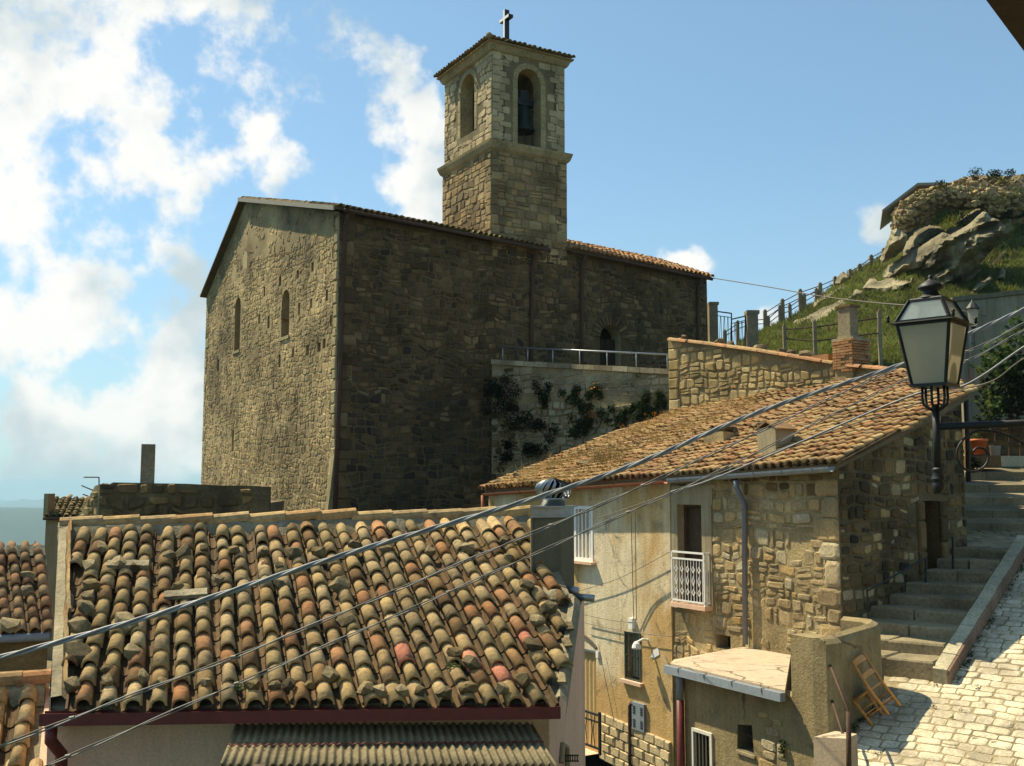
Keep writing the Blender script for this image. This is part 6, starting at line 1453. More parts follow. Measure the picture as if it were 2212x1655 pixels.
# right-hand parapet: thin wall with rounded coping, curving round at its far end to the house
far_ = OO + odR * Lr_; arc = [far_ + odR * (.32 * sin(t)) + (-OR.n) * (.32 * (1 - cos(t))) for t in [pi / 2 * k / 6 for k in range(7)]]
tail = [arc[-1] - OR.n * .35]; outer = [OO + odR * .0] + [OO.lerp(far_, k / 6) for k in range(1, 6)] + arc + tail
th_ = .22; zt = lambda i: zP + (orz - zP) * min(1, i / 8.0)
vs = []
for i, p in enumerate(outer):
    d = (outer[min(i + 1, len(outer) - 1)] - outer[max(i - 1, 0)]).normalized(); nn = V((d.y, -d.x, 0)); nn = nn if nn.dot(OR.n) > -.2 and i < 9 else nn
    z = zt(i); wv_ = .012 * noise.noise(p * 2)
    vs += [p + V((0, 0, -5.7)), p + nn * wv_ + V((0, 0, z - .10)), p - nn * .03 + V((0, 0, z - .02)), p - nn * (th_ / 2) + V((0, 0, z + .02)), p - nn * (th_ - .02) + V((0, 0, z - .03)), p - nn * th_ + V((0, 0, z - 1.0))]
fs = [(i * 6 + k, (i + 1) * 6 + k, (i + 1) * 6 + k + 1, i * 6 + k + 1) for i in range(len(outer) - 1) for k in range(5)]
mk('parapet', vs, fs + [(0, 1, 2, 3, 4, 5), tuple(range((len(outer) - 1) * 6, len(outer) * 6))[::-1]], M['cement_rough'], outb, False)
mb = MB(); q = [OF.pt(.05, 0, -.02), OF.pt(aP, 0, -.0), OF.pt(aP, 0, -.0) + odR * 4.2, OF.pt(.05, 0, -.02) + odR * (Lr_ - .1)]
mb.prism([V((p.x, p.y, -5.6)) for p in [OF.pt(.24, 0, -.3), OF.pt(aP, 0, -.005), OF.pt(aP, 0, -.25), OF.pt(.24, 0, -.55)]], [V((p.x, p.y, zP - .005)) for p in [OF.pt(.24, 0, -.005), OF.pt(aP, 0, -.005), OF.pt(aP, 0, -.35), OF.pt(.24, 0, -.35)]])
mb.build('parapet_block', M['cement_rough'], outb)
mb = MB(); sl = [OF.hit(1447, 1437, .12), OF.hit(1711, 1500, .12), OF.hit(1711, 1500, .12) + odR * 3.0, HF.hit(1606, 1397, -.0), HF.hit(1455, 1422, .0)]
fr_s = [OF.pt(OF.px(1449, 1430, .12)[0], zS1 + .06, .12), OF.pt(aP + .005, zS0 + .05, .12), HF.hit(1708, 1410, .0), HF.hit(1606, 1397, .0), HF.hit(1456, 1424, .0)]
fn_ = (fr_s[1] - fr_s[0]).cross(fr_s[3] - fr_s[0]).normalized(); q4 = fr_s[2]; q4.z = fr_s[0].z - ((q4.x - fr_s[0].x) * fn_.x + (q4.y - fr_s[0].y) * fn_.y) / fn_.z
mb.prism([p - V((0, 0, .10)) for p in fr_s[:4]], fr_s[:4]); t3 = [fr_s[0] + odL * .02, fr_s[3] + odL * .02, fr_s[4]]; mb.prism([p - V((0, 0, .10)) for p in t3], [p - V((0, 0, .004)) for p in t3]); mb.build('flat_roof', M['slab'], outb)
mb = MB(); mb.prism([OF.pt(aE, -5.7, -.02), OF.pt(aE, -5.7, -3.0), OF.pt(aE, zS1 - .1, -3.0), OF.pt(aE, zS1 - .1, -.02)], [OF.pt(aE - .2, -5.7, -.02), OF.pt(aE - .2, -5.7, -3.0), OF.pt(aE - .2, zS1 - .1, -3.0), OF.pt(aE - .2, zS1 - .1, -.02)]); mb.build('side_wall', M['cement_rough'], outb)
# box gutter with clips
mb = MB(); ga, gb = fr_s[0] + odL * .06 + OF.n * .015 - V((0, 0, .03)), fr_s[1] + OF.n * .015 - odL * .02 - V((0, 0, .03))
prof = [(0, 0), (.09, 0), (.10, -.12), (.0, -.12)]; mb.prism([ga + OF.n * x + up_ * z for x, z in prof], [gb + OF.n * x + up_ * z for x, z in prof]); og = mb.build('gutter', M['gutter_grey'], outb)
for k in range(4): c = ga.lerp(gb, (k + .6) / 4.2); m2 = MB(); OF.box(m2, 0, 0, 0, 0, 0, 0); m2 = MB(); m2.tube([c + OF.n * .03 + up_ * .008, c + OF.n * .098 + up_ * .006, c + OF.n * .106 - up_ * .05], .008, 4); m2.build('clip', M['galv'], og)
px0 = OF.px(1466, 1450, .1)[0]; zr_ = OF.px(1466, 1512, .1)[1]
mb = MB(); mb.tube([OF.pt(px0, zS1 - .02, .08), OF.pt(px0, zr_, .08)], .062, 8); mb.build('downpipe', M['gutter_grey'], outb, True)
mb = MB(); mb.tube([OF.pt(px0, zr_, .08), OF.pt(px0, -5.7, .08)], .064, 8); mb.build('downpipe', M['gutter_red'], outb, True)
# barred window and small opening details
t_ = (ow2[0][0], ow2[1][0], ow2[0][1], ow2[2][1]); wf = win_frame(OF, t_, .05, -.02, .03, M['offwhite'], outb, 'window_grille')
for k in range(5):
    a = t_[0] + (t_[1] - t_[0]) * (k + 1) / 6; mb = MB(); mb.tube([OF.pt(a, t_[2], .0), OF.pt(a, t_[3] - .05, .0)], .012, 5); mb.build('bar', M['louvre'], wf)
t_ = rect(OF, 1594, 1566, 1628, 1626); mb = MB(); mb.tube([OF.pt(t_[0], (t_[2] + t_[3]) / 2 - .03, -.12), OF.pt(t_[1], (t_[2] + t_[3]) / 2 + .05, -.12)], .012, 5); mb.build('bar', M['rust'], outb)
mb = MB(); OF.box(mb, t_[0] - .04, t_[1] + .02, t_[2] - .04, t_[2], -.2, .03); mb.build('window_sill', M['cement'], outb)
ex = []
for (x0, y0, x1, y1) in ((1652, 1553, 1668, 1570), (1671, 1553, 1690, 1566), (1656, 1571, 1684, 1590), (1646, 1598, 1676, 1622), (1650, 1624, 1676, 1640), (1680, 1606, 1698, 1640), (1640, 1642, 1672, 1668), (1640, 1540, 1660, 1550)):
    r_ = rect(OF, x0, y0, x1, y1); cor = [(r_[0], r_[2]), (r_[1], r_[2] + random.uniform(-.02, .02)), (r_[1], r_[3]), (r_[0], r_[3] + random.uniform(-.02, .02))]; v_, f_, ce = stone_shape(OF, cor, .022, True, .1); ex.append((v_, f_, ce, .2, M['stone_house']))
emit([(ofw, ex)], 'stone', 50)
mb = MB(); pq = OF.hit(1690, 1618, .05); leaves(mb, pq, (.05, .05, .14), 60, .06); wv = thing('wall_weed', 'small green weed hanging on the outbuilding wall below the parapet', 'plant', pq); mb.build('foliage', M['leaf_mid'], wv)
bl = thing('concrete_block', 'pale low concrete block at the foot of the parapet', 'block', P(1790, 1655, 13.6)); q0, q1 = P(1757, 1592, 13.75), P(1828, 1592, 13.35)
mb = MB(); mb.prism([q0 - V((0, 0, 2.4)), q1 - V((0, 0, 2.4)), q1 + odR * .25 - V((0, 0, 2.4)), q0 + odR * .5 - V((0, 0, 2.4))], [q0, q1 - V((0, 0, .02)), q1 + odR * .25 - V((0, 0, .0)), q0 + odR * .5]); mb.build('block', M['slab'], bl)
# iron drying-line bracket
br = thing('iron_bracket', 'rusty iron pole with two slanting stays fixed to the parapet', 'bracket', P(1834, 1660, 13.3))
pt_, pm_ = P(1833, 1537, 13.35), P(1833, 1625, 13.32); MB().tube([pt_, P(1834, 1720, 13.3)], .032, 8).build('pole', M['rust'], br, True)
MB().tube([OR.hit(1792, 1434, -.02), pt_ + V((0, 0, -.01))], .018, 6).build('stay', M['rust'], br, True); MB().tube([OR.hit(1796, 1510, -.02), pm_], .018, 6).build('stay', M['rust'], br, True)

# ================================================================== chair tipped against the parapet
Wd = V((.70, .69, .18)).normalized(); Ud = V((-.526, .329, .786)); Ud = (Ud - Wd * Ud.dot(Wd)).normalized(); Fd = Wd.cross(Ud); Fd = Fd if Fd.x < 0 else -Fd
gF = LF.hit(1867, 1566); gF = gF + OR.n * .13; c_base = gF - Fd * .32 + V((0, 0, .015))
ch = thing('wooden_chair', 'honey coloured straw seat chair tipped against the parapet', 'chair', gF)
cp_ = lambda w, f, u: c_base + (Wd * w + Fd * f + Ud * u) * .90
for w in (0, .40):
    MB().tube([cp_(w, 0, 0), cp_(w, 0, .44), cp_(w, -.06, .92)], [.021, .024, .018], 8).build('back_leg', M['wood_chair'], ch, True)
    MB().tube([cp_(w, .36, 0), cp_(w, .36, .46)], .023, 8).build('front_leg', M['wood_chair'], ch, True)
    for u in (.14, .26): MB().tube([cp_(w, 0, u), cp_(w, .36, u)], .011, 6).build('stretcher', M['wood_chair'], ch, True)
    MB().tube([cp_(w, 0, .43), cp_(w, .36, .43)], .016, 6).build('seat_rail', M['wood_chair'], ch, True)
for f in (0, .36):
    MB().tube([cp_(0, f, .43), cp_(.40, f, .43)], .016, 6).build('seat_rail', M['wood_chair'], ch, True); MB().tube([cp_(0, f, .18), cp_(.40, f, .18)], .011, 6).build('stretcher', M['wood_chair'], ch, True)
for u, hgt in ((.60, .06), (.82, .08)):
    n_ = 8; vs = []
    for k in range(n_ + 1):
        w = .40 * k / n_; bow = -.045 * sin(pi * k / n_); ft = -.06 * (u - .44) / .48
        for du, th in ((0, 0), (hgt + .02 * sin(pi * k / n_), 0), (hgt + .02 * sin(pi * k / n_), .012), (0, .012)): vs.append(cp_(w, ft + bow + th, u + du))
    MB().add(vs, [(k * 4 + i, k * 4 + (i + 1) % 4, (k + 1) * 4 + (i + 1) % 4, (k + 1) * 4 + i) for k in range(n_) for i in range(4)]).build('back_slat', M['wood_chair'], ch)
mb = MB(); mb.prism([cp_(.01, .0, .435), cp_(.39, .0, .435), cp_(.39, .36, .435), cp_(.01, .36, .435)], [cp_(.02, .01, .455), cp_(.38, .01, .455), cp_(.38, .35, .455), cp_(.02, .35, .455)]); mb.build('seat', M['straw'], ch)

# ================================================================== grey building, stairs top, shrub, pots
ga_, gb_ = P(2080, 1055, 30.5), P(2500, 1055, 29.5); GB = Frame((ga_.x, ga_.y, 0), V((gb_.x - ga_.x, gb_.y - ga_.y, 0)), (0, 0, 1)); Lg = (gb_ - ga_).length
gbl = thing('grey_building', 'plain grey rendered building with dark coping at right behind the lantern', 'building', GB.pt(1, 0))
gz = GB.px(2080, 652)[1]; gz2 = GB.px(2212, 636)[1]; gz3 = gz + (gz2 - gz) * Lg / GB.px(2212, 640)[0]
wall('wall', GB, [(0, -2), (Lg, -2), (Lg, gz3), (0, gz)], [], M['plaster_grey'], gbl, .4)
mb = MB(); mb.prism([GB.pt(-.08, gz + .003, .06), GB.pt(Lg, gz3 + .003, .06), GB.pt(Lg, gz3 + .14, .06), GB.pt(-.08, gz + .14, .06)], [GB.pt(-.08, gz + .003, -3), GB.pt(Lg, gz3 + .003, -3), GB.pt(Lg, gz3 + .3, -3), GB.pt(-.08, gz + .3, -3)]); mb.build('coping', M['cement_dark'], gbl)
mb = MB(); mb.prism([GB.pt(0, -2, -.4), GB.pt(.0, -2, -3), GB.pt(0, gz, -3), GB.pt(0, gz, -.4)], [GB.pt(.3, -2, -.4), GB.pt(.3, -2, -3), GB.pt(.3, gz, -3), GB.pt(.3, gz, -.4)]); mb.build('side_wall', M['plaster_pink'], gbl)
q_ = GB.px(2093, 690); mb = MB(); mb.tube([GB.pt(q_[0], q_[1], .08), GB.pt(GB.px(2097, 832)[0], GB.px(2097, 832)[1], .08)], .05, 8); mb.build('downpipe', M['lead'], gbl, True)
lower = rect(GB.off(.3), 2083, 838, 2600, 1000); mb = MB(); GB.box(mb, lower[0], Lg, -2, lower[3], .02, .3); mb.build('plinth', M['plaster_grey'], gbl)
mb = MB(); GB.box(mb, lower[0], lower[0] + 1.2, lower[3], lower[3] + .07, .02, .36); mb.build('ledge_tile', M['tile_red'], gbl)
# small lantern on that building
sl_ = thing('small_wall_lamp', 'small distant black wall lantern on the grey building', 'lamp', GB.hit(2103, 720, .25)); c0 = GB.hit(2103, 706, .35)
mb = MB(); mb.lathe([(.05, 0), (.05, .03), (.11, .05), (.17, .50), (.13, .52)], c0 + V((0, 0, 0)), 4); mb.build('glass', M['frost'], sl_)
mb = MB(); mb.lathe([(.20, .52), (.20, .54), (.10, .68), (.06, .72), (.02, .80)], c0, 8); mb.lathe([(.06, -.05), (.08, 0)], c0, 8); mb.tube([c0 + V((0, 0, -.05)), c0 + V((0, 0, -.7))], .02, 6); mb.tube([c0 + V((0, 0, -.45)), c0 + V((0, 0, -.45)) - GB.n * .35], .02, 6); mb.build('frame', M['iron'], sl_)
# shrub (a fig) before the grey building
fig = thing('fig_shrub', 'dark leafy shrub with light shoots in front of the grey building', 'shrub', P(2190, 900, 27.5))
mb = MB()
for (x, y, rx, rz_, n_) in ((2175, 815, .9, .75, 420), (2210, 790, .9, .8, 420), (2150, 860, .6, .5, 260), (2200, 870, .8, .6, 360), (2135, 905, .35, .35, 120), (2245, 830, .9, .9, 300)): leaves(mb, P(x, y, 27.3), (rx * .8, .6, rz_), n_, .17)
mb.build('foliage', M['leaf_dark'], fig)
mb = MB()
for (x, y, rx, rz_, n_) in ((2150, 760, .55, .3, 80), (2190, 735, .5, .3, 70), (2215, 715, .5, .35, 60), (2170, 800, .7, .4, 90), (2140, 870, .4, .4, 60), (2130, 790, .4, .2, 35), (2205, 690, .3, .3, 20)): leaves(mb, P(x, y, 26.9), (rx, .4, rz_), n_, .19)
mb.build('light_foliage', M['leaf_mid'], fig)
mb = MB()
for (x0, y0, x1, y1) in ((2190, 930, 2165, 780), (2195, 930, 2205, 740), (2165, 780, 2150, 740), (2200, 800, 2230, 700), (2160, 840, 2125, 790)): mb.tube([P(x0, y0, 27.4), P((x0 + x1) / 2 + 4, (y0 + y1) / 2, 27.3), P(x1, y1, 27.1)], [.05, .035, .015], 6)
mb.build('branch', M['wood_dark'], fig)
bwall = thing('garden_wall', 'dark mossy retaining wall above the upper steps', 'wall', P(2150, 985, 27.6)); wq = [P(2088, 1005, 27.8), P(2480, 1005, 27.6)]
bwf = Frame(wq[0], wq[1] - wq[0], (0, 0, 1)); bw_o = wall('wall', bwf, [(0, -1.5), ((wq[1] - wq[0]).length, -1.5), ((wq[1] - wq[0]).length, 1.15), (0, 1.15)], [], M['mortar_dark'], bwall, .4)
emit([(bw_o, [s for s in lay(bwf, [(0, -.5), (2.2, -.5), (2.2, 1.1), (0, 1.1)], [], (.15, .3), (.2, .45), M['rubble_dark'], gap=.05, proud=(.02, .06), jit=.3)])], 'stone', 60)
mb = MB(); f = [P(2126, 1008, 27.0), P(2480, 1008, 27.0), P(2480, 985, 27.0), P(2126, 985, 27.0)]; mb.prism(f, [p + V((0, .55, 0)) for p in f]); ob = mb.build('top_block', M['kerb']); tag(ob, 'pale stone bench block at the head of the upper steps', 'block')
fen = thing('garden_fence', 'low rusty pipe fence between shrub and upper steps', 'fence', P(2180, 985, 27.4))
MB().tube([P(2125, 928, 27.4), P(2420, 926, 27.4)], .02, 6).build('rail', M['rust'], fen)
for x in (2150, 2180, 2204): MB().tube([P(x, 985, 27.4), P(x, 915, 27.4)], .025, 6).build('post', M['rust'], fen)
pz = P(2116, 982, 26.4); pot = thing('flower_pot', 'orange plastic flower pot with a small green plant', 'flower pot', pz)
MB().lathe([(.13, 0), (.19, .32), (.21, .32), (.215, .39), (.18, .39), (.17, .34)], pz, 18).build('pot', M['pot'], pot, True); MB().lathe([(.02, .34), (.175, .345)], pz, 14).build('soil', M['earth'], pot)
mb = MB(); leaves(mb, pz + V((-.05, 0, .45)), (.13, .12, .09), 60, .09); mb.build('foliage', M['leaf_mid'], pot)
mb = MB(); p0 = P(2116, 984, 26.45); mb.box(p0 + V((0, 0, -.16)), XYZ, (.4, .3, .15)); tag(mb.build('pot_ledge', M['rubble_dark']), 'dark stone ledge carrying the orange pot', 'ledge')
mb = MB(); pl = thing('potted_plant', 'leggy dark plant below the orange pot at the house corner', 'plant', P(2105, 1020, 24.5)); leaves(mb, P(2106, 1003, 24.5), (.2, .15, .2), 90, .09); mb.build('foliage', M['leaf_dark'], pl)
pb2 = P(2150, 986, 27.0); bk = thing('plastic_bucket', 'small pale blue bucket beside the orange pot', 'bucket', pb2); MB().lathe([(.11, 0), (.14, .26), (.15, .27), (.12, .27)], pb2, 14).build('bucket', M['gutter_grey'], bk, True)
# downpipe and corbel at the house's far corner
e_ = HR.pt(sa, 0, .08); mb = MB(); mb.tube([V((e_.x, e_.y, P(2088, 836, e_.y).z)), V((e_.x, e_.y, P(2088, 836, e_.y).z - .25)) + HR.n * .03, V((e_.x, e_.y, .12))], .045, 8); mb.build('downpipe', M['iron'], house, True)

# ================================================================== hill with rock outcrops
SKY_ = [(1440, 800), (1535, 772), (1600, 742), (1650, 712), (1700, 690), (1760, 652), (1830, 592), (1870, 572), (1905, 555), (1935, 520), (1990, 470), (2060, 430), (2110, 410), (2212, 400), (2400, 380), (2800, 420)]
def sk(px):
    for (x0, y0), (x1, y1) in zip(SKY_, SKY_[1:]):
        if px <= x1: return y0 + (y1 - y0) * max(0, (px - x0)) / (x1 - x0)
    return SKY_[-1][1]
def hillp(px, t):
    D = 45 + 22 * t; y0 = 790; y1 = sk(px); s_ = max(0.0, min(t, 1.0)); y = y0 + (y1 - y0) * (s_ ** .92)
    if t > 1: y = y1 + 60 * (t - 1)
    p = P(px, y, D); p.z += .35 * noise.fractal(V((p.x * .25, p.y * .25, 1)), 1, 2, 4) * min(1, 4 * abs(1 - s_) + .15) 
    if t <= 0: p.z -= 8 if t < 0 else 0
    return p
xs_ = [1440 + 14 * i for i in range(98)]; ts_ = [-.05, 0] + [.035 * i for i in range(1, 40)]
vs = [hillp(x, t) for t in ts_ for x in xs_]; nx = len(xs_)
hill = mk('hill', vs, [(j * nx + i, j * nx + i + 1, (j + 1) * nx + i + 1, (j + 1) * nx + i) for j in range(len(ts_) - 1) for i in range(nx - 1)], M['turf'], None, True); tag(hill, kind='structure')
mb = MB()
for i in range(22000):
    x = random.uniform(1600, 2260); t = random.random() ** 1.1; p = hillp(x, t)
    if noise.noise(V((p.x * .3, p.y * .3, 9))) > -.7: blades(mb, p - V((0, 0, .03)), 3, .30, .16, .5, .035)
tag(mb.build('grass', M['grass']), kind='stuff')
Z2 = lambda q: ((1900 + q[0] / 4.73) / 1.0344, (350 + q[1] / 4.73) / 1.0344)
Z3 = lambda q: ((1550 + q[0] / 5.395) / 1.0344, (600 + q[1] / 5.395) / 1.0344)
def outcrop(zf_, pl, D, th, lb, rough=.5, lean=0, mat='rock', step=9, strata=.25):
    def HD(x, y): return 45 + 22 * max(0, min(1.05, (790 - y) / max(5, 790 - sk(x)))) ** (1 / .92) - .35 * th - .15 - max(0, -lean) * (max(q[1] for q in [zf_(q) for q in pl]) - min(q[1] for q in [zf_(q) for q in pl])) / 200 * .75
    o = from_outline('rock_outcrop', [zf_(q) for q in pl], D, th, M[mat], None, step * .7, rough * 1.3, lean, .9, False, strata * 1.6, HD if D < 59.8 else None); tag(o, lb, 'rock', 'limestone outcrops on the hill')
outcrop(Z2, [(310, 1290), (400, 1150), (550, 1060), (740, 945), (970, 800), (1060, 830), (1250, 720), (1420, 560), (1490, 640), (1700, 720), (1600, 800), (1320, 940), (1100, 1050), (950, 1110), (720, 1190), (560, 1230), (450, 1290), (360, 1300)], 58, 1.5, 'huge tilted limestone slab with deep shade under its edge', .7, -6.0)
outcrop(Z2, [(960, 880), (1440, 690), (1835, 640), (1835, 700), (1520, 960), (1340, 1180), (1200, 1310), (960, 1400), (900, 1260), (1060, 1150), (760, 1190)], 59.5, .5, 'deeply shaded hollow rock face under the great slab', .6, -9)
outcrop(Z2, [(590, 900), (690, 770), (830, 710), (950, 740), (990, 790), (740, 940), (700, 1000), (560, 1060), (550, 1010)], 57, 1.4, 'pale rounded limestone block on top of the great slab', .5, 1.5)
outcrop(Z2, [(1110, 700), (1260, 590), (1400, 530), (1480, 620), (1300, 690), (1150, 720)], 58.5, .8, 'pale limestone ledge right under the rubble mound', .4, 1)
outcrop(Z2, [(1020, 770), (1240, 710), (1290, 730), (1120, 830), (1040, 840)], 56.5, .7, 'small limestone ledge in the middle of the hill', .4, 1)
outcrop(Z2, [(130, 1390), (210, 1285), (280, 1310), (320, 1310), (420, 1280), (590, 1300), (720, 1240), (700, 1300), (560, 1385), (330, 1440), (200, 1410)], 54, 1.0, 'low pale limestone shelf just left of the lantern top', .4, 1.4)
outcrop(Z2, [(430, 780), (500, 760), (600, 830), (590, 900), (550, 1000), (480, 1060), (330, 1130), (310, 1080), (380, 930), (400, 870)], 60, 1.4, 'brown overhanging cliff at the left end of the hilltop', .7, -4)
outcrop(Z2, [(840, 1265), (900, 1230), (1100, 1125), (1085, 1175), (900, 1295)], 54.5, .5, 'thin limestone blade right behind the lantern finial', .3, .5)
outcrop(Z2, [(1470, 855), (1560, 775), (1700, 715), (1835, 580), (1835, 640), (1700, 745), (1480, 865)], 58, .5, 'long thin limestone rib below the rubble at the right edge', .3, .5)
outcrop(Z2, [(1260, 1445), (1340, 1335), (1480, 1260), (1510, 1300), (1380, 1405), (1280, 1455)], 51, .7, 'boulder lying in the grass above the grey building', .4, .8)
outcrop(Z2, [(1555, 1285), (1600, 1185), (1650, 1200), (1625, 1300)], 52, .5, 'small upright boulder in the grass near the right edge', .3, .5)
outcrop(Z2, [(1480, 1145), (1620, 995), (1645, 1010), (1505, 1150)], 55, .4, 'narrow limestone rib in the grass at right', .3, .5)
outcrop(Z2, [(1195, 1325), (1360, 1178), (1395, 1190), (1235, 1335)], 52.5, .4, 'narrow limestone rib low in the grass right of the finial', .3, .5)
outcrop(Z2, [(1570, 950), (1680, 860), (1690, 870), (1590, 960)], 57, .35, 'narrowest limestone rib below the long thin rib', .3, .5)
outcrop(Z3, [(1120, 770), (1230, 620), (1350, 590), (1530, 480), (1700, 420), (1780, 370), (1900, 330), (1950, 250), (2060, 270), (2040, 320), (1900, 410), (1750, 500), (1600, 600), (1530, 645), (1330, 655), (1200, 725)], 51, .8, 'long stepped limestone ledge behind the brick chimney', .5, .4, step=7)
outcrop(Z3, [(1430, 440), (1480, 360), (1560, 290), (1680, 260), (1870, 175), (1870, 215), (1700, 290), (1640, 335), (1520, 395), (1440, 480)], 58, .7, 'pale limestone ledge beside the hillside fence', .4, .8, step=6)
outcrop(Z3, [(1690, 190), (1740, 90), (1800, 35), (1880, 75), (1895, 125), (1820, 165), (1740, 205)], 60, .7, 'dark boulder touching the hillside fence', .3, 0, step=6)
outcrop(Z3, [(2040, 230), (2120, 120), (2190, 110), (2230, 170), (2160, 220), (2080, 250)], 57, .6, 'rounded boulder on the grass left of the great slab', .3, .6, step=6)
# rubble mound of the ruin on the hilltop
mz = [(440, 790), (450, 620), (540, 480), (700, 370), (1000, 290), (1300, 195), (1450, 200), (1620, 215), (1850, 190), (2100, 190), (2100, 640), (1835, 620), (1480, 640), (1400, 540), (1250, 570), (1020, 540), (850, 650), (830, 715), (620, 770), (500, 780)]
mo = from_outline('hilltop_mound', [Z2(q) for q in mz], 62, 2.2, M['earth'], None, 12, .8, 1.2, .4); tag(mo, 'rubble and earth mound of a ruin crowning the hill', 'mound')
mzp = [Z2(q) for q in mz]; xs2 = [q[0] for q in mzp]; ys2 = [q[1] for q in mzp]; st = MB()
mo.data.update(); mv = [v.co + mo.location for v in mo.data.vertices]; mvp = [(proj(v), v) for v in mv]
fv = [(p, v) for p, v in mvp if v.y < 62]
cnt = 0
while cnt < 1100:
    x, y = random.uniform(min(xs2), 2240), random.uniform(min(ys2), max(ys2))
    if not inpoly(x, y, mzp): continue
    near = min(fv, key=lambda q: (q[0][0] - x) ** 2 + (q[0][1] - y) ** 2)[1]; s_ = random.choice((.12, .16, .2, .28, .36)); v_, f_ = hull(rock_pts(s_ * .6, s_ * .5, s_ * .42, 9)); c = P(x, y, near.y - .02)
    st.add([c + p for p in v_], f_); cnt += 1
ro = st.build('rubble', M['stone_church']); tag(ro, kind='stuff')
mb = MB()
for i in range(600):
    x, y = random.uniform(min(xs2), 2240), random.uniform(min(ys2), max(ys2))
    if inpoly(x, y, mzp) and noise.noise(V((x * .02, y * .03, 2))) > .05: near = min(fv, key=lambda q: (q[0][0] - x) ** 2 + (q[0][1] - y) ** 2)[1]; blades(mb, P(x, y, near.y - .05), 5, .3, .2, .5, .03)
tag(mb.build('mound_grass', M['grass']), kind='stuff')
for (x, y, r_, lb) in ((1330, 175, .5, 'round bush on the skyline of the rubble mound'), (1500, 185, .35, 'small bush right of the round skyline bush'), (1560, 190, .4, 'dark tuft on the skyline of the mound'), (1690, 175, .35, 'bush nearest the right edge on the skyline'), (700, 430, .5, 'dark bush under the hilltop roof'), (820, 440, .45, 'dark bush right of the hilltop roof end'), (1190, 640, .6, 'green bush on the ledge below the rubble'), (960, 290, .4, 'grass tuft at the end of the hilltop roof'), (1530, 470, .6, 'dark bush in the shaded hollow of the rubble')):
    p = P(*Z2((x, y)), 60.5); b_ = thing('hill_bush', lb, 'bush', p, 'bushes on the hilltop'); mb = MB(); leaves(mb, p, (r_, r_, r_ * .8), 170, .12, up=.6); mb.build('foliage', M['leaf_dark'], b_)
# hut on the hilltop
hut = thing('hilltop_hut', 'small hut with overhanging grey roof behind the rubble mound', 'hut', P(*Z2((600, 600)), 68)); 
mb = MB(); f = [P(*Z2(q), 66) for q in ((440, 640), (900, 640), (900, 330), (720, 330), (440, 590))]; f0_ = P(*Z2((440, 800)), 66); mb.prism([f0_, V((f[1].x, 66, f0_.z)), f[2], f[3], f[4]], [p + V((1.5, 4, 0)) for p in (f0_, V((f[1].x, 66, f0_.z)), f[2], f[3], f[4])]); mb.build('wall', M['plaster_pink'], hut)
mb = MB(); e0_, e1_, e2_ = P(*Z2((338, 592)), 65), P(*Z2((712, 306)), 65.2), P(*Z2((1000, 298)), 65.6); dv_ = V((1.6, 5, .1))
for p, q in ((e0_, e1_), (e1_, e2_)): mb.prism([p, q, q + V((0, 0, .18)), p + V((0, 0, .18))], [x + dv_ for x in (p, q, q + V((0, 0, .18)), p + V((0, 0, .18)))])
mb.build('roof', M['lead'], hut)
# gate beside the church
gp_ = thing('gate_pillar', 'grey stone gate pillar joined to the church corner', 'pillar', P(1540, 745, 45.5), 'gate pillars'); mb = MB(); c0, c1 = P(1540, 760, 45.5), P(1540, 657, 45.5); mb.box((c0 + c1) / 2, XYZ, (.19, .22, (c1.z - c0.z) / 2)); mb.box(c1, XYZ, (.22, .25, .06)); mb.build('shaft', M['concrete_post'], gp_)
gp2 = thing('gate_pillar', 'grey capped gate pillar standing free on the grass', 'pillar', P(1624, 760, 45.5), 'gate pillars'); mb = MB(); c0, c1 = P(1624, 772, 45.5), P(1624, 678, 45.5); mb.box((c0 + c1) / 2, XYZ, (.24, .24, (c1.z - c0.z) / 2)); mb.box(c1 + V((0, 0, .04)), XYZ, (.28, .28, .08)); mb.build('shaft', M['concrete_post'], gp2)
gat = thing('iron_gate', 'two-leaved iron gate between pillars at the church corner', 'gate', P(1580, 745, 45.5))
for (xa, xb, ya, yb, Da, Db) in ((1549, 1580, 673, 677, 45.5, 45.6), (1580, 1610, 690, 683, 45.6, 45.5)):
    mb = MB(); mb.tube([P(xa, ya, Da), P(xb, yb, Db)], .035, 4); mb.tube([P(xa, ya + 9, Da), P(xb, yb + 9, Db)], .02, 4); mb.tube([P(xa, ya, Da), P(xa, 760, Da)], .035, 4); mb.tube([P(xb, yb, Db), P(xb, 760, Db)], .035, 4)
    for k in range(8):
        t = (k + .5) / 8; x = xa + (xb - xa) * t; y = ya + (yb - ya) * t + 9; dx = (1.4 if k % 2 else -1.4); mb.tube([P(x + dx, y, 45.55), P(x - dx, 758, 45.55)], .014, 4)
    mb.build('leaf', M['iron'], gat)
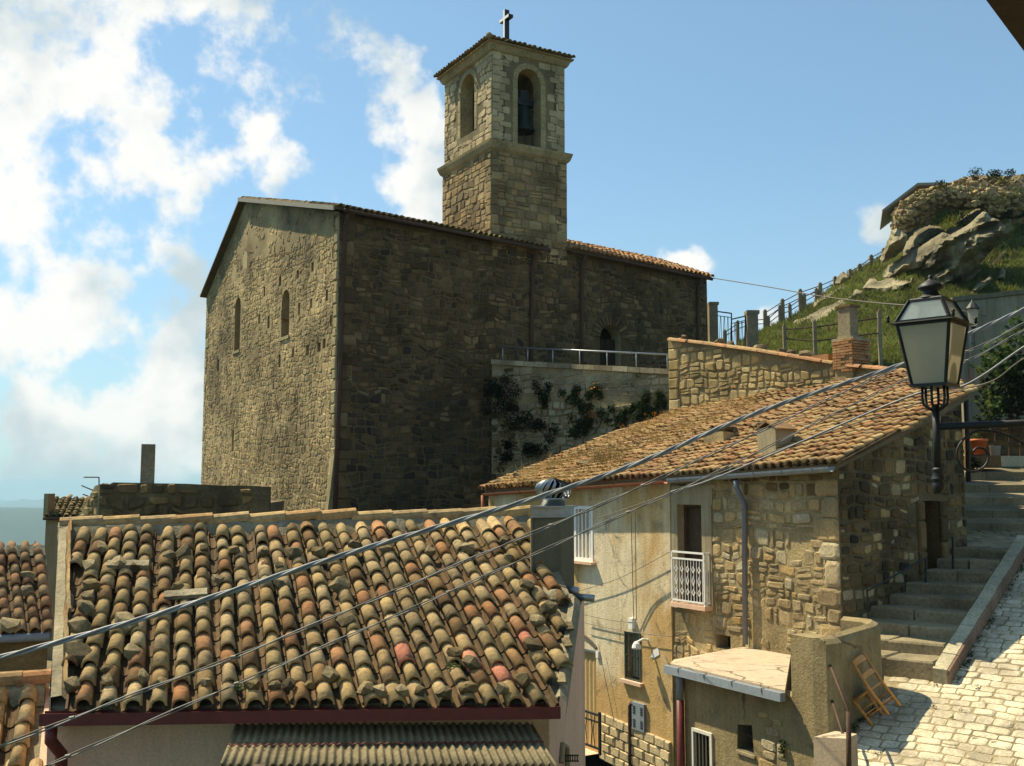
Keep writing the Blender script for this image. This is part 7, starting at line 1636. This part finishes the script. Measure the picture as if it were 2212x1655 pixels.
def fence(name, label, posts, D0, D1, w):
    t = thing(name, label, 'fence', P(*Z3((posts[0][0], posts[0][2])), D0)); n_ = len(posts); tops = []
    for i, (x, y0, y1) in enumerate(posts):
        zx, zy = Z3((x, y1)); tt = max(0, min(1, (790 - zy) / max(5, 790 - sk(zx)))) ** (1 / .92); D = 44.6 + 22 * tt if D0 > 46 else D0 + (D1 - D0) * i / max(1, n_ - 1); a, b = P(*Z3((x, y0)), D), P(*Z3((x, y1 + 12)), D); mb = MB(); b = b - V((0, 0, 1.2)); mb.box((a + b) / 2, XYZ, (w * .75, w * .75, (a.z - b.z) / 2)); mb.box(a + V((0, 0, .03)), XYZ, (w * .45, w * .45, .05)); b = b + V((0, 0, 1.2)); mb.build('post', M['concrete_post'], t); tops.append((a, b))
    for f in (.18, .62):
        for (a, b), (c, d) in zip(tops, tops[1:]): MB().tube([a.lerp(b, f), c.lerp(d, f)], .03, 5).build('rail', M['rust'], t)
fence('hillside_fence', 'upper row of concrete posts and iron rails climbing the hill', [(860, 510, 650), (1070, 380, 495), (1285, 262, 400), (1525, 185, 300), (1705, 110, 215), (1885, 22, 110), (2000, -40, 40), (2140, -150, -60), (2290, -230, -150)], 54, 66, .15)
fence('hillside_fence', 'lower row of concrete posts beside the path up the hill', [(375, 752, 840), (530, 640, 770), (690, 610, 700), (900, 585, 700), (1040, 455, 600), (1160, 440, 545), (1335, 315, 440), (1480, 250, 345)], 49, 60, .13)
fence('stake_fence', 'weathered grey stakes with sagging wire at the foot of the hill', [(1095, 690, 930), (1460, 640, 1010), (2240, 520, 920)], 44, 42, .09)
# weeds along the kerb, the parapet foot and the steps
mb = MB()
for i in range(150):
    if i < 60: p = A + eu * random.uniform(0, Lk) + hv * (KW + .07 + abs(random.gauss(0, .03))) - V((0, 0, .02)) - LF.n * .08
    elif i < 110: p = OO.lerp(far_, random.random()) + OR.n * (.03 + abs(random.gauss(0, .04))); q = proj(V((p.x, p.y, -3.2))); p.z = LF.o.z - ((p.x - LF.o.x) * LF.n.x + (p.y - LF.o.y) * LF.n.y) / LF.n.z
    else:
        a, b = random.uniform(-3, 4), random.uniform(-.5, 3); p = LF.pt(a, b, .004)
    leaves(mb, p + V((0, 0, .02)), (.05, .05, .03), 8, .035)
tag(mb.build('lane_weeds', M['leaf_mid']), kind='stuff')

# ================================================================== big lantern on its bracket
LD = 4.8; pb_ = P(2031, 900, LD); la = thing('street_lantern', 'black street lantern with frosted panes on a scrolled bracket', 'street lamp', pb_)
lz = lambda y: P(2015, y, LD).z
ctr = V((P(2016, 760, LD).x, LD, 0)); phi = radians(-42); ax1 = V((cos(phi), sin(phi), 0)); ax2 = V((-sin(phi), cos(phi), 0))
zt, zb2 = lz(704), lz(833); st_, sb_ = .118, .076
def sq(h, z): return [ctr + ax1 * (h * i) + ax2 * (h * j) + V((0, 0, z)) for i, j in ((-1, -1), (1, -1), (1, 1), (-1, 1))]
T, Bq = sq(st_, zt), sq(sb_, zb2); mb = MB()
for i in range(4): mb.tube([Bq[i], T[i]], .0085, 4)
for r4 in (T, Bq):
    for i in range(4): mb.tube([r4[i], r4[(i + 1) % 4]], .008, 4)
mb.prism(sq(.085, zb2 - .008), sq(.085, zb2 + .004))
ev_ = sq(.148, zt + .006); eu_ = sq(.121, zt + .016)
mb.add(ev_ + eu_ + sq(.112, zt + .002), [(i, (i + 1) % 4, 4 + (i + 1) % 4, 4 + i) for i in range(4)] + [(i, (i + 1) % 4, 8 + (i + 1) % 4, 8 + i) for i in range(4)])
zr_ = lz(652); Rt = sq(.075, zr_)
for i in range(4): mb.tube([eu_[i], Rt[i]], .010, 4); mb.tube([Rt[i], Rt[(i + 1) % 4]], .008, 4); mb.tube([eu_[i], eu_[(i + 1) % 4]], .008, 4)
mb.prism(sq(.078, zr_), sq(.07, zr_ + .012)); mb.build('frame', M['iron'], la)
for i in range(4):
    j = (i + 1) % 4; ins = lambda p: p + (ctr + V((0, 0, p.z)) - p) * .03
    mb = MB(); a, b, c, d = map(ins, (Bq[i], Bq[j], T[j], T[i])); nn = (b - a).cross(d - a).normalized() * .003; mb.prism([a, b, c, d], [x + nn for x in (a, b, c, d)]); mb.build('glass_pane', M['frost'], la)
    mb = MB(); a, b, c, d = map(ins, (eu_[i], eu_[j], Rt[j], Rt[i])); nn = (b - a).cross(d - a).normalized() * .003; mb.prism([a, b, c, d], [x + nn for x in (a, b, c, d)]); mb.build('roof_pane', M['clear'], la)
mb = MB(); mb.lathe([(.075, .012), (.06, .02), (.035, .035), (.033, .05), (.058, .062), (.058, .068), (.045, .085), (.02, .10), (.008, .108), (.012, .116), (.006, .126)], ctr + V((0, 0, zr_)), 18); mb.build('finial', M['iron'], la, True)
mb = MB()
for p in ev_: mb.lathe([(.003, 0), (.009, .008), (.006, .018), (.010, .026), (.002, .036)], p + V((0, 0, .004)), 8)
mb.build('corner_knob', M['iron'], la, True)
mb = MB(); mb.lathe([(.025, 0), (.03, .02), (.022, .06), (.04, .10), (.045, .16), (.02, .2)], ctr + V((0, 0, zb2 + .005)), 12); mb.build('lamp_bulb', M['offwhite'], la, True)
hubz = lz(888); ctp = V((P(2028, 900, LD).x, LD, 0)) ; ctp = ctr.copy(); mb = MB()
for k in range(6):
    a = phi + 2 * pi * k / 6 + .3; o_ = ax1 * cos(a) + ax2 * sin(a); mb.tube([ctr + o_ * .055 + V((0, 0, zb2 - .005)), ctr + o_ * .057 + V((0, 0, zb2 - .055)), ctr + o_ * .052 + V((0, 0, hubz + .03)), ctr + o_ * .03 + V((0, 0, hubz + .012)), ctr + o_ * .008 + V((0, 0, hubz))], .0065, 6)
mb.build('cradle_rod', M['iron'], la, True)
mb = MB(); mb.tube([ctr + V((0, 0, hubz + .03)), ctr + V((0, 0, lz(1020)))], .0175, 12); mb.build('post', M['iron'], la, True)
mb = MB(); mb.lathe([(.0178, .0), (.026, -.006), (.026, -.014), (.021, -.02), (.030, -.05), (.032, -.056), (.02, -.06), (.028, -.075), (.022, -.10), (.008, -.118), (.001, -.12)], ctr + V((0, 0, lz(1010))), 14); mb.build('pendant_knob', M['iron'], la, True)
arm_z = lz(922); WX = 3.05; mb = MB(); az_ = arm_z
pe_ = P(2212, 914, LD); dvec = (pe_ - (ctr + V((0, 0, arm_z)))).normalized(); mb.tube([ctr + V((0, 0, arm_z)), ctr + V((0, 0, arm_z)) + dvec * 1.15], .0165, 10); mb.build('arm', M['iron'], la, True)
sc_ = [(2330, 985), (2270, 968), (2212, 962), (2175, 942), (2150, 932), (2120, 930), (2092, 940), (2072, 962), (2067, 985), (2078, 1008), (2098, 1019), (2118, 1014), (2132, 1000), (2135, 984), (2126, 970), (2110, 968), (2101, 978)]
sc_ = [(2330, 1010), (2270, 985), (2212, 958)] + [(2170, 938)] + sc_[5:]
dense = []
for i in range(len(sc_) - 1):
    p0, p1, p2, p3 = [V(sc_[min(max(k, 0), len(sc_) - 1)]) for k in (i - 1, i, i + 1, i + 2)]
    for j in range(5): t = j / 5; q = .5 * ((2 * p1) + (p2 - p0) * t + (2 * p0 - 5 * p1 + 4 * p2 - p3) * t * t + (-p0 + 3 * p1 - 3 * p2 + p3) * t ** 3); dense.append(P(q.x, q.y, LD + .01))
MB().tube(dense, .0055, 6).build('scroll', M['iron'], la, True)
# the house on the right that carries the bracket: only its eave shows
near = thing('eave_house', 'near house at right whose dark eave cuts the top corner', 'house', V((3.6, 4, -4)))
mb = MB(); mb.prism([V((3.35, -3, -4.5)), V((3.35, 6.0, -4.5)), V((8, 6.0, -4.5)), V((8, -3, -4.5))], [V((3.35, -3, 2.19)), V((3.35, 6.0, 2.19)), V((8, 6.0, 2.19)), V((8, -3, 2.19))]); mb.build('wall', M['plaster_far'], near)
q = [P(2078, -70, 2.2 / R(2078, -70).z), P(2330, 270, 2.2 / R(2330, 270).z)]; dd_ = (q[1] - q[0]); mb = MB(); ru = [q[0] - dd_ * .8, q[0] + dd_ * 1.05, q[0] + dd_ * 1.05 + V((2.5, -4, 0)), q[0] - dd_ * .8 + V((2.5, -4, 0))]
mb.prism(ru, [p + V((0, 0, .12)) for p in ru]); mb.build('roof', M['wood_dark'], near)

# ================================================================== cables
def pth(l): return [P(x, y, D) for x, y, D in l]
cable('power_cable', pth([(-60, 1437, 6.2), (330, 1330, 6.4), (700, 1212, 6.7), (880, 1158, 6.9), (1150, 1078, 7.1), (1380, 1000, 7.4), (1650, 886, 7.8), (1960, 783, 8.2), (2105, 716, 8.4), (2230, 660, 8.6), (2420, 570, 8.9)]), .0098, [M['cable_b'], M['cable_b'], M['cable']], 'thickest pale grey twisted power cable crossing the whole scene', 'cable', 'overhead cables', 60, 3, .62, .0086)
def pair(pts, lb, r=.0048, gapz=.016, clips=7, mats=None):
    t, path = cable('service_cable', pts, .008, mats or [M['cable_dk'], M['cable']], lb, 'cable', 'overhead cables', 50, 2, 1.1, r)
    for k in range(clips):
        p = path[int((k + .5) / clips * (len(path) - 1))]; MB().tube([p - V((.015, 0, 0)), p + V((.015, 0, .006))], .011, 6).build('clip', M['lead'], t)
pair(pth([(-40, 1628, 6.0), (300, 1496, 6.4), (580, 1390, 6.7), (1135, 1158, 7.3), (1305, 1087, 7.6), (1550, 975, 8.0), (1952, 790, 8.7), (2088, 760, 8.8), (2230, 690, 9.1), (2420, 600, 9.4)]), 'dark twin cable with clips, second from the top at the left edge')
pair(pth([(60, 1672, 6.3), (240, 1594, 6.5), (580, 1448, 6.9), (900, 1310, 7.3), (1241, 1158, 7.8), (1540, 1024, 8.3), (1955, 820, 9.0), (2088, 780, 9.2), (2230, 704, 9.5), (2420, 615, 9.8)]), 'thin twin cable leaving the frame at the lower left', .0042)
cable('service_cable', pth([(1450, 1062, 13), (1560, 1027, 11.5), (1960, 858, 10), (2085, 832, 9.7), (2230, 738, 9.4), (2420, 630, 9.0)]), .011, M['cable'], 'single pale cable lowest beside the lantern glass', 'cable', 'overhead cables')
cable('service_cable', pth([(1290, 1120, 18), (1420, 1075, 15), (1700, 965, 12), (1985, 870, 11), (2085, 840, 10.5), (2150, 820, 10.3), (2230, 765, 10.0), (2420, 700, 10.0)]), .007, M['cable_dk'], 'thin slack wire below the pale cable', 'cable', 'overhead cables')
cable('telephone_wire', [CS.hit(1535, 600, .25)] + pth([(1660, 620, 40), (1780, 641, 37), (1900, 655, 34), (2000, 662, 31.5), (2080, 672, 30.3), (2130, 682, 30.2)]), .018, M['cable_dk'], 'thin wire from the church roof corner to the grey building', 'wire')
for x0, x1, lb in ((1363, 1369, 'left of two wires hanging down the plaster wall'), (1372, 1375, 'right of two wires hanging down the plaster wall')):
    cable('wall_wire', [HF.hit(x0, 1103, .5), HF.hit((x0 + x1) / 2, 1230, .25), HF.hit(x1, 1340, .1)], .008, M['cable_dk'], lb, 'wire', 'wires down the plaster wall', 12)
for pl, lb in (([(1262, 1328), (1320, 1340), (1371, 1345)], 'upper wire along the plaster wall to the white box'), ([(1262, 1345), (1340, 1362), (1400, 1370), (1450, 1375)], 'lower wire along the plaster wall past the green grille'), ([(1200, 1290), (1330, 1252), (1451, 1190)], 'thin washing line from the chimney side to the white balcony'), ([(1293, 1392), (1310, 1480), (1327, 1560)], 'wire slanting down from the door arch')):
    cable('wall_wire', [HF.hit(x, y, .12) for x, y in pl], .007, M['cable_dk'], lb, 'wire', 'wires on the plaster wall', 14)

# ================================================================== haze over the valley
hb = MB(); hb.box((0, 0, -115), XYZ, (16500, 16500, 190)); hz_ = hb.build('haze', M['iron'])
hm = bpy.data.materials.new('haze'); hm.use_nodes = True; hn = hm.node_tree.nodes; hn.clear()
ho = hn.new('ShaderNodeOutputMaterial'); hp = hn.new('ShaderNodeVolumePrincipled'); hp.inputs['Color'].default_value = (.55, .84, 1.0, 1); hp.inputs['Density'].default_value = 0.00014
hm.node_tree.links.new(hp.outputs[0], ho.inputs['Volume']); hz_.data.materials.clear(); hz_.data.materials.append(hm); tag(hz_, kind='stuff')
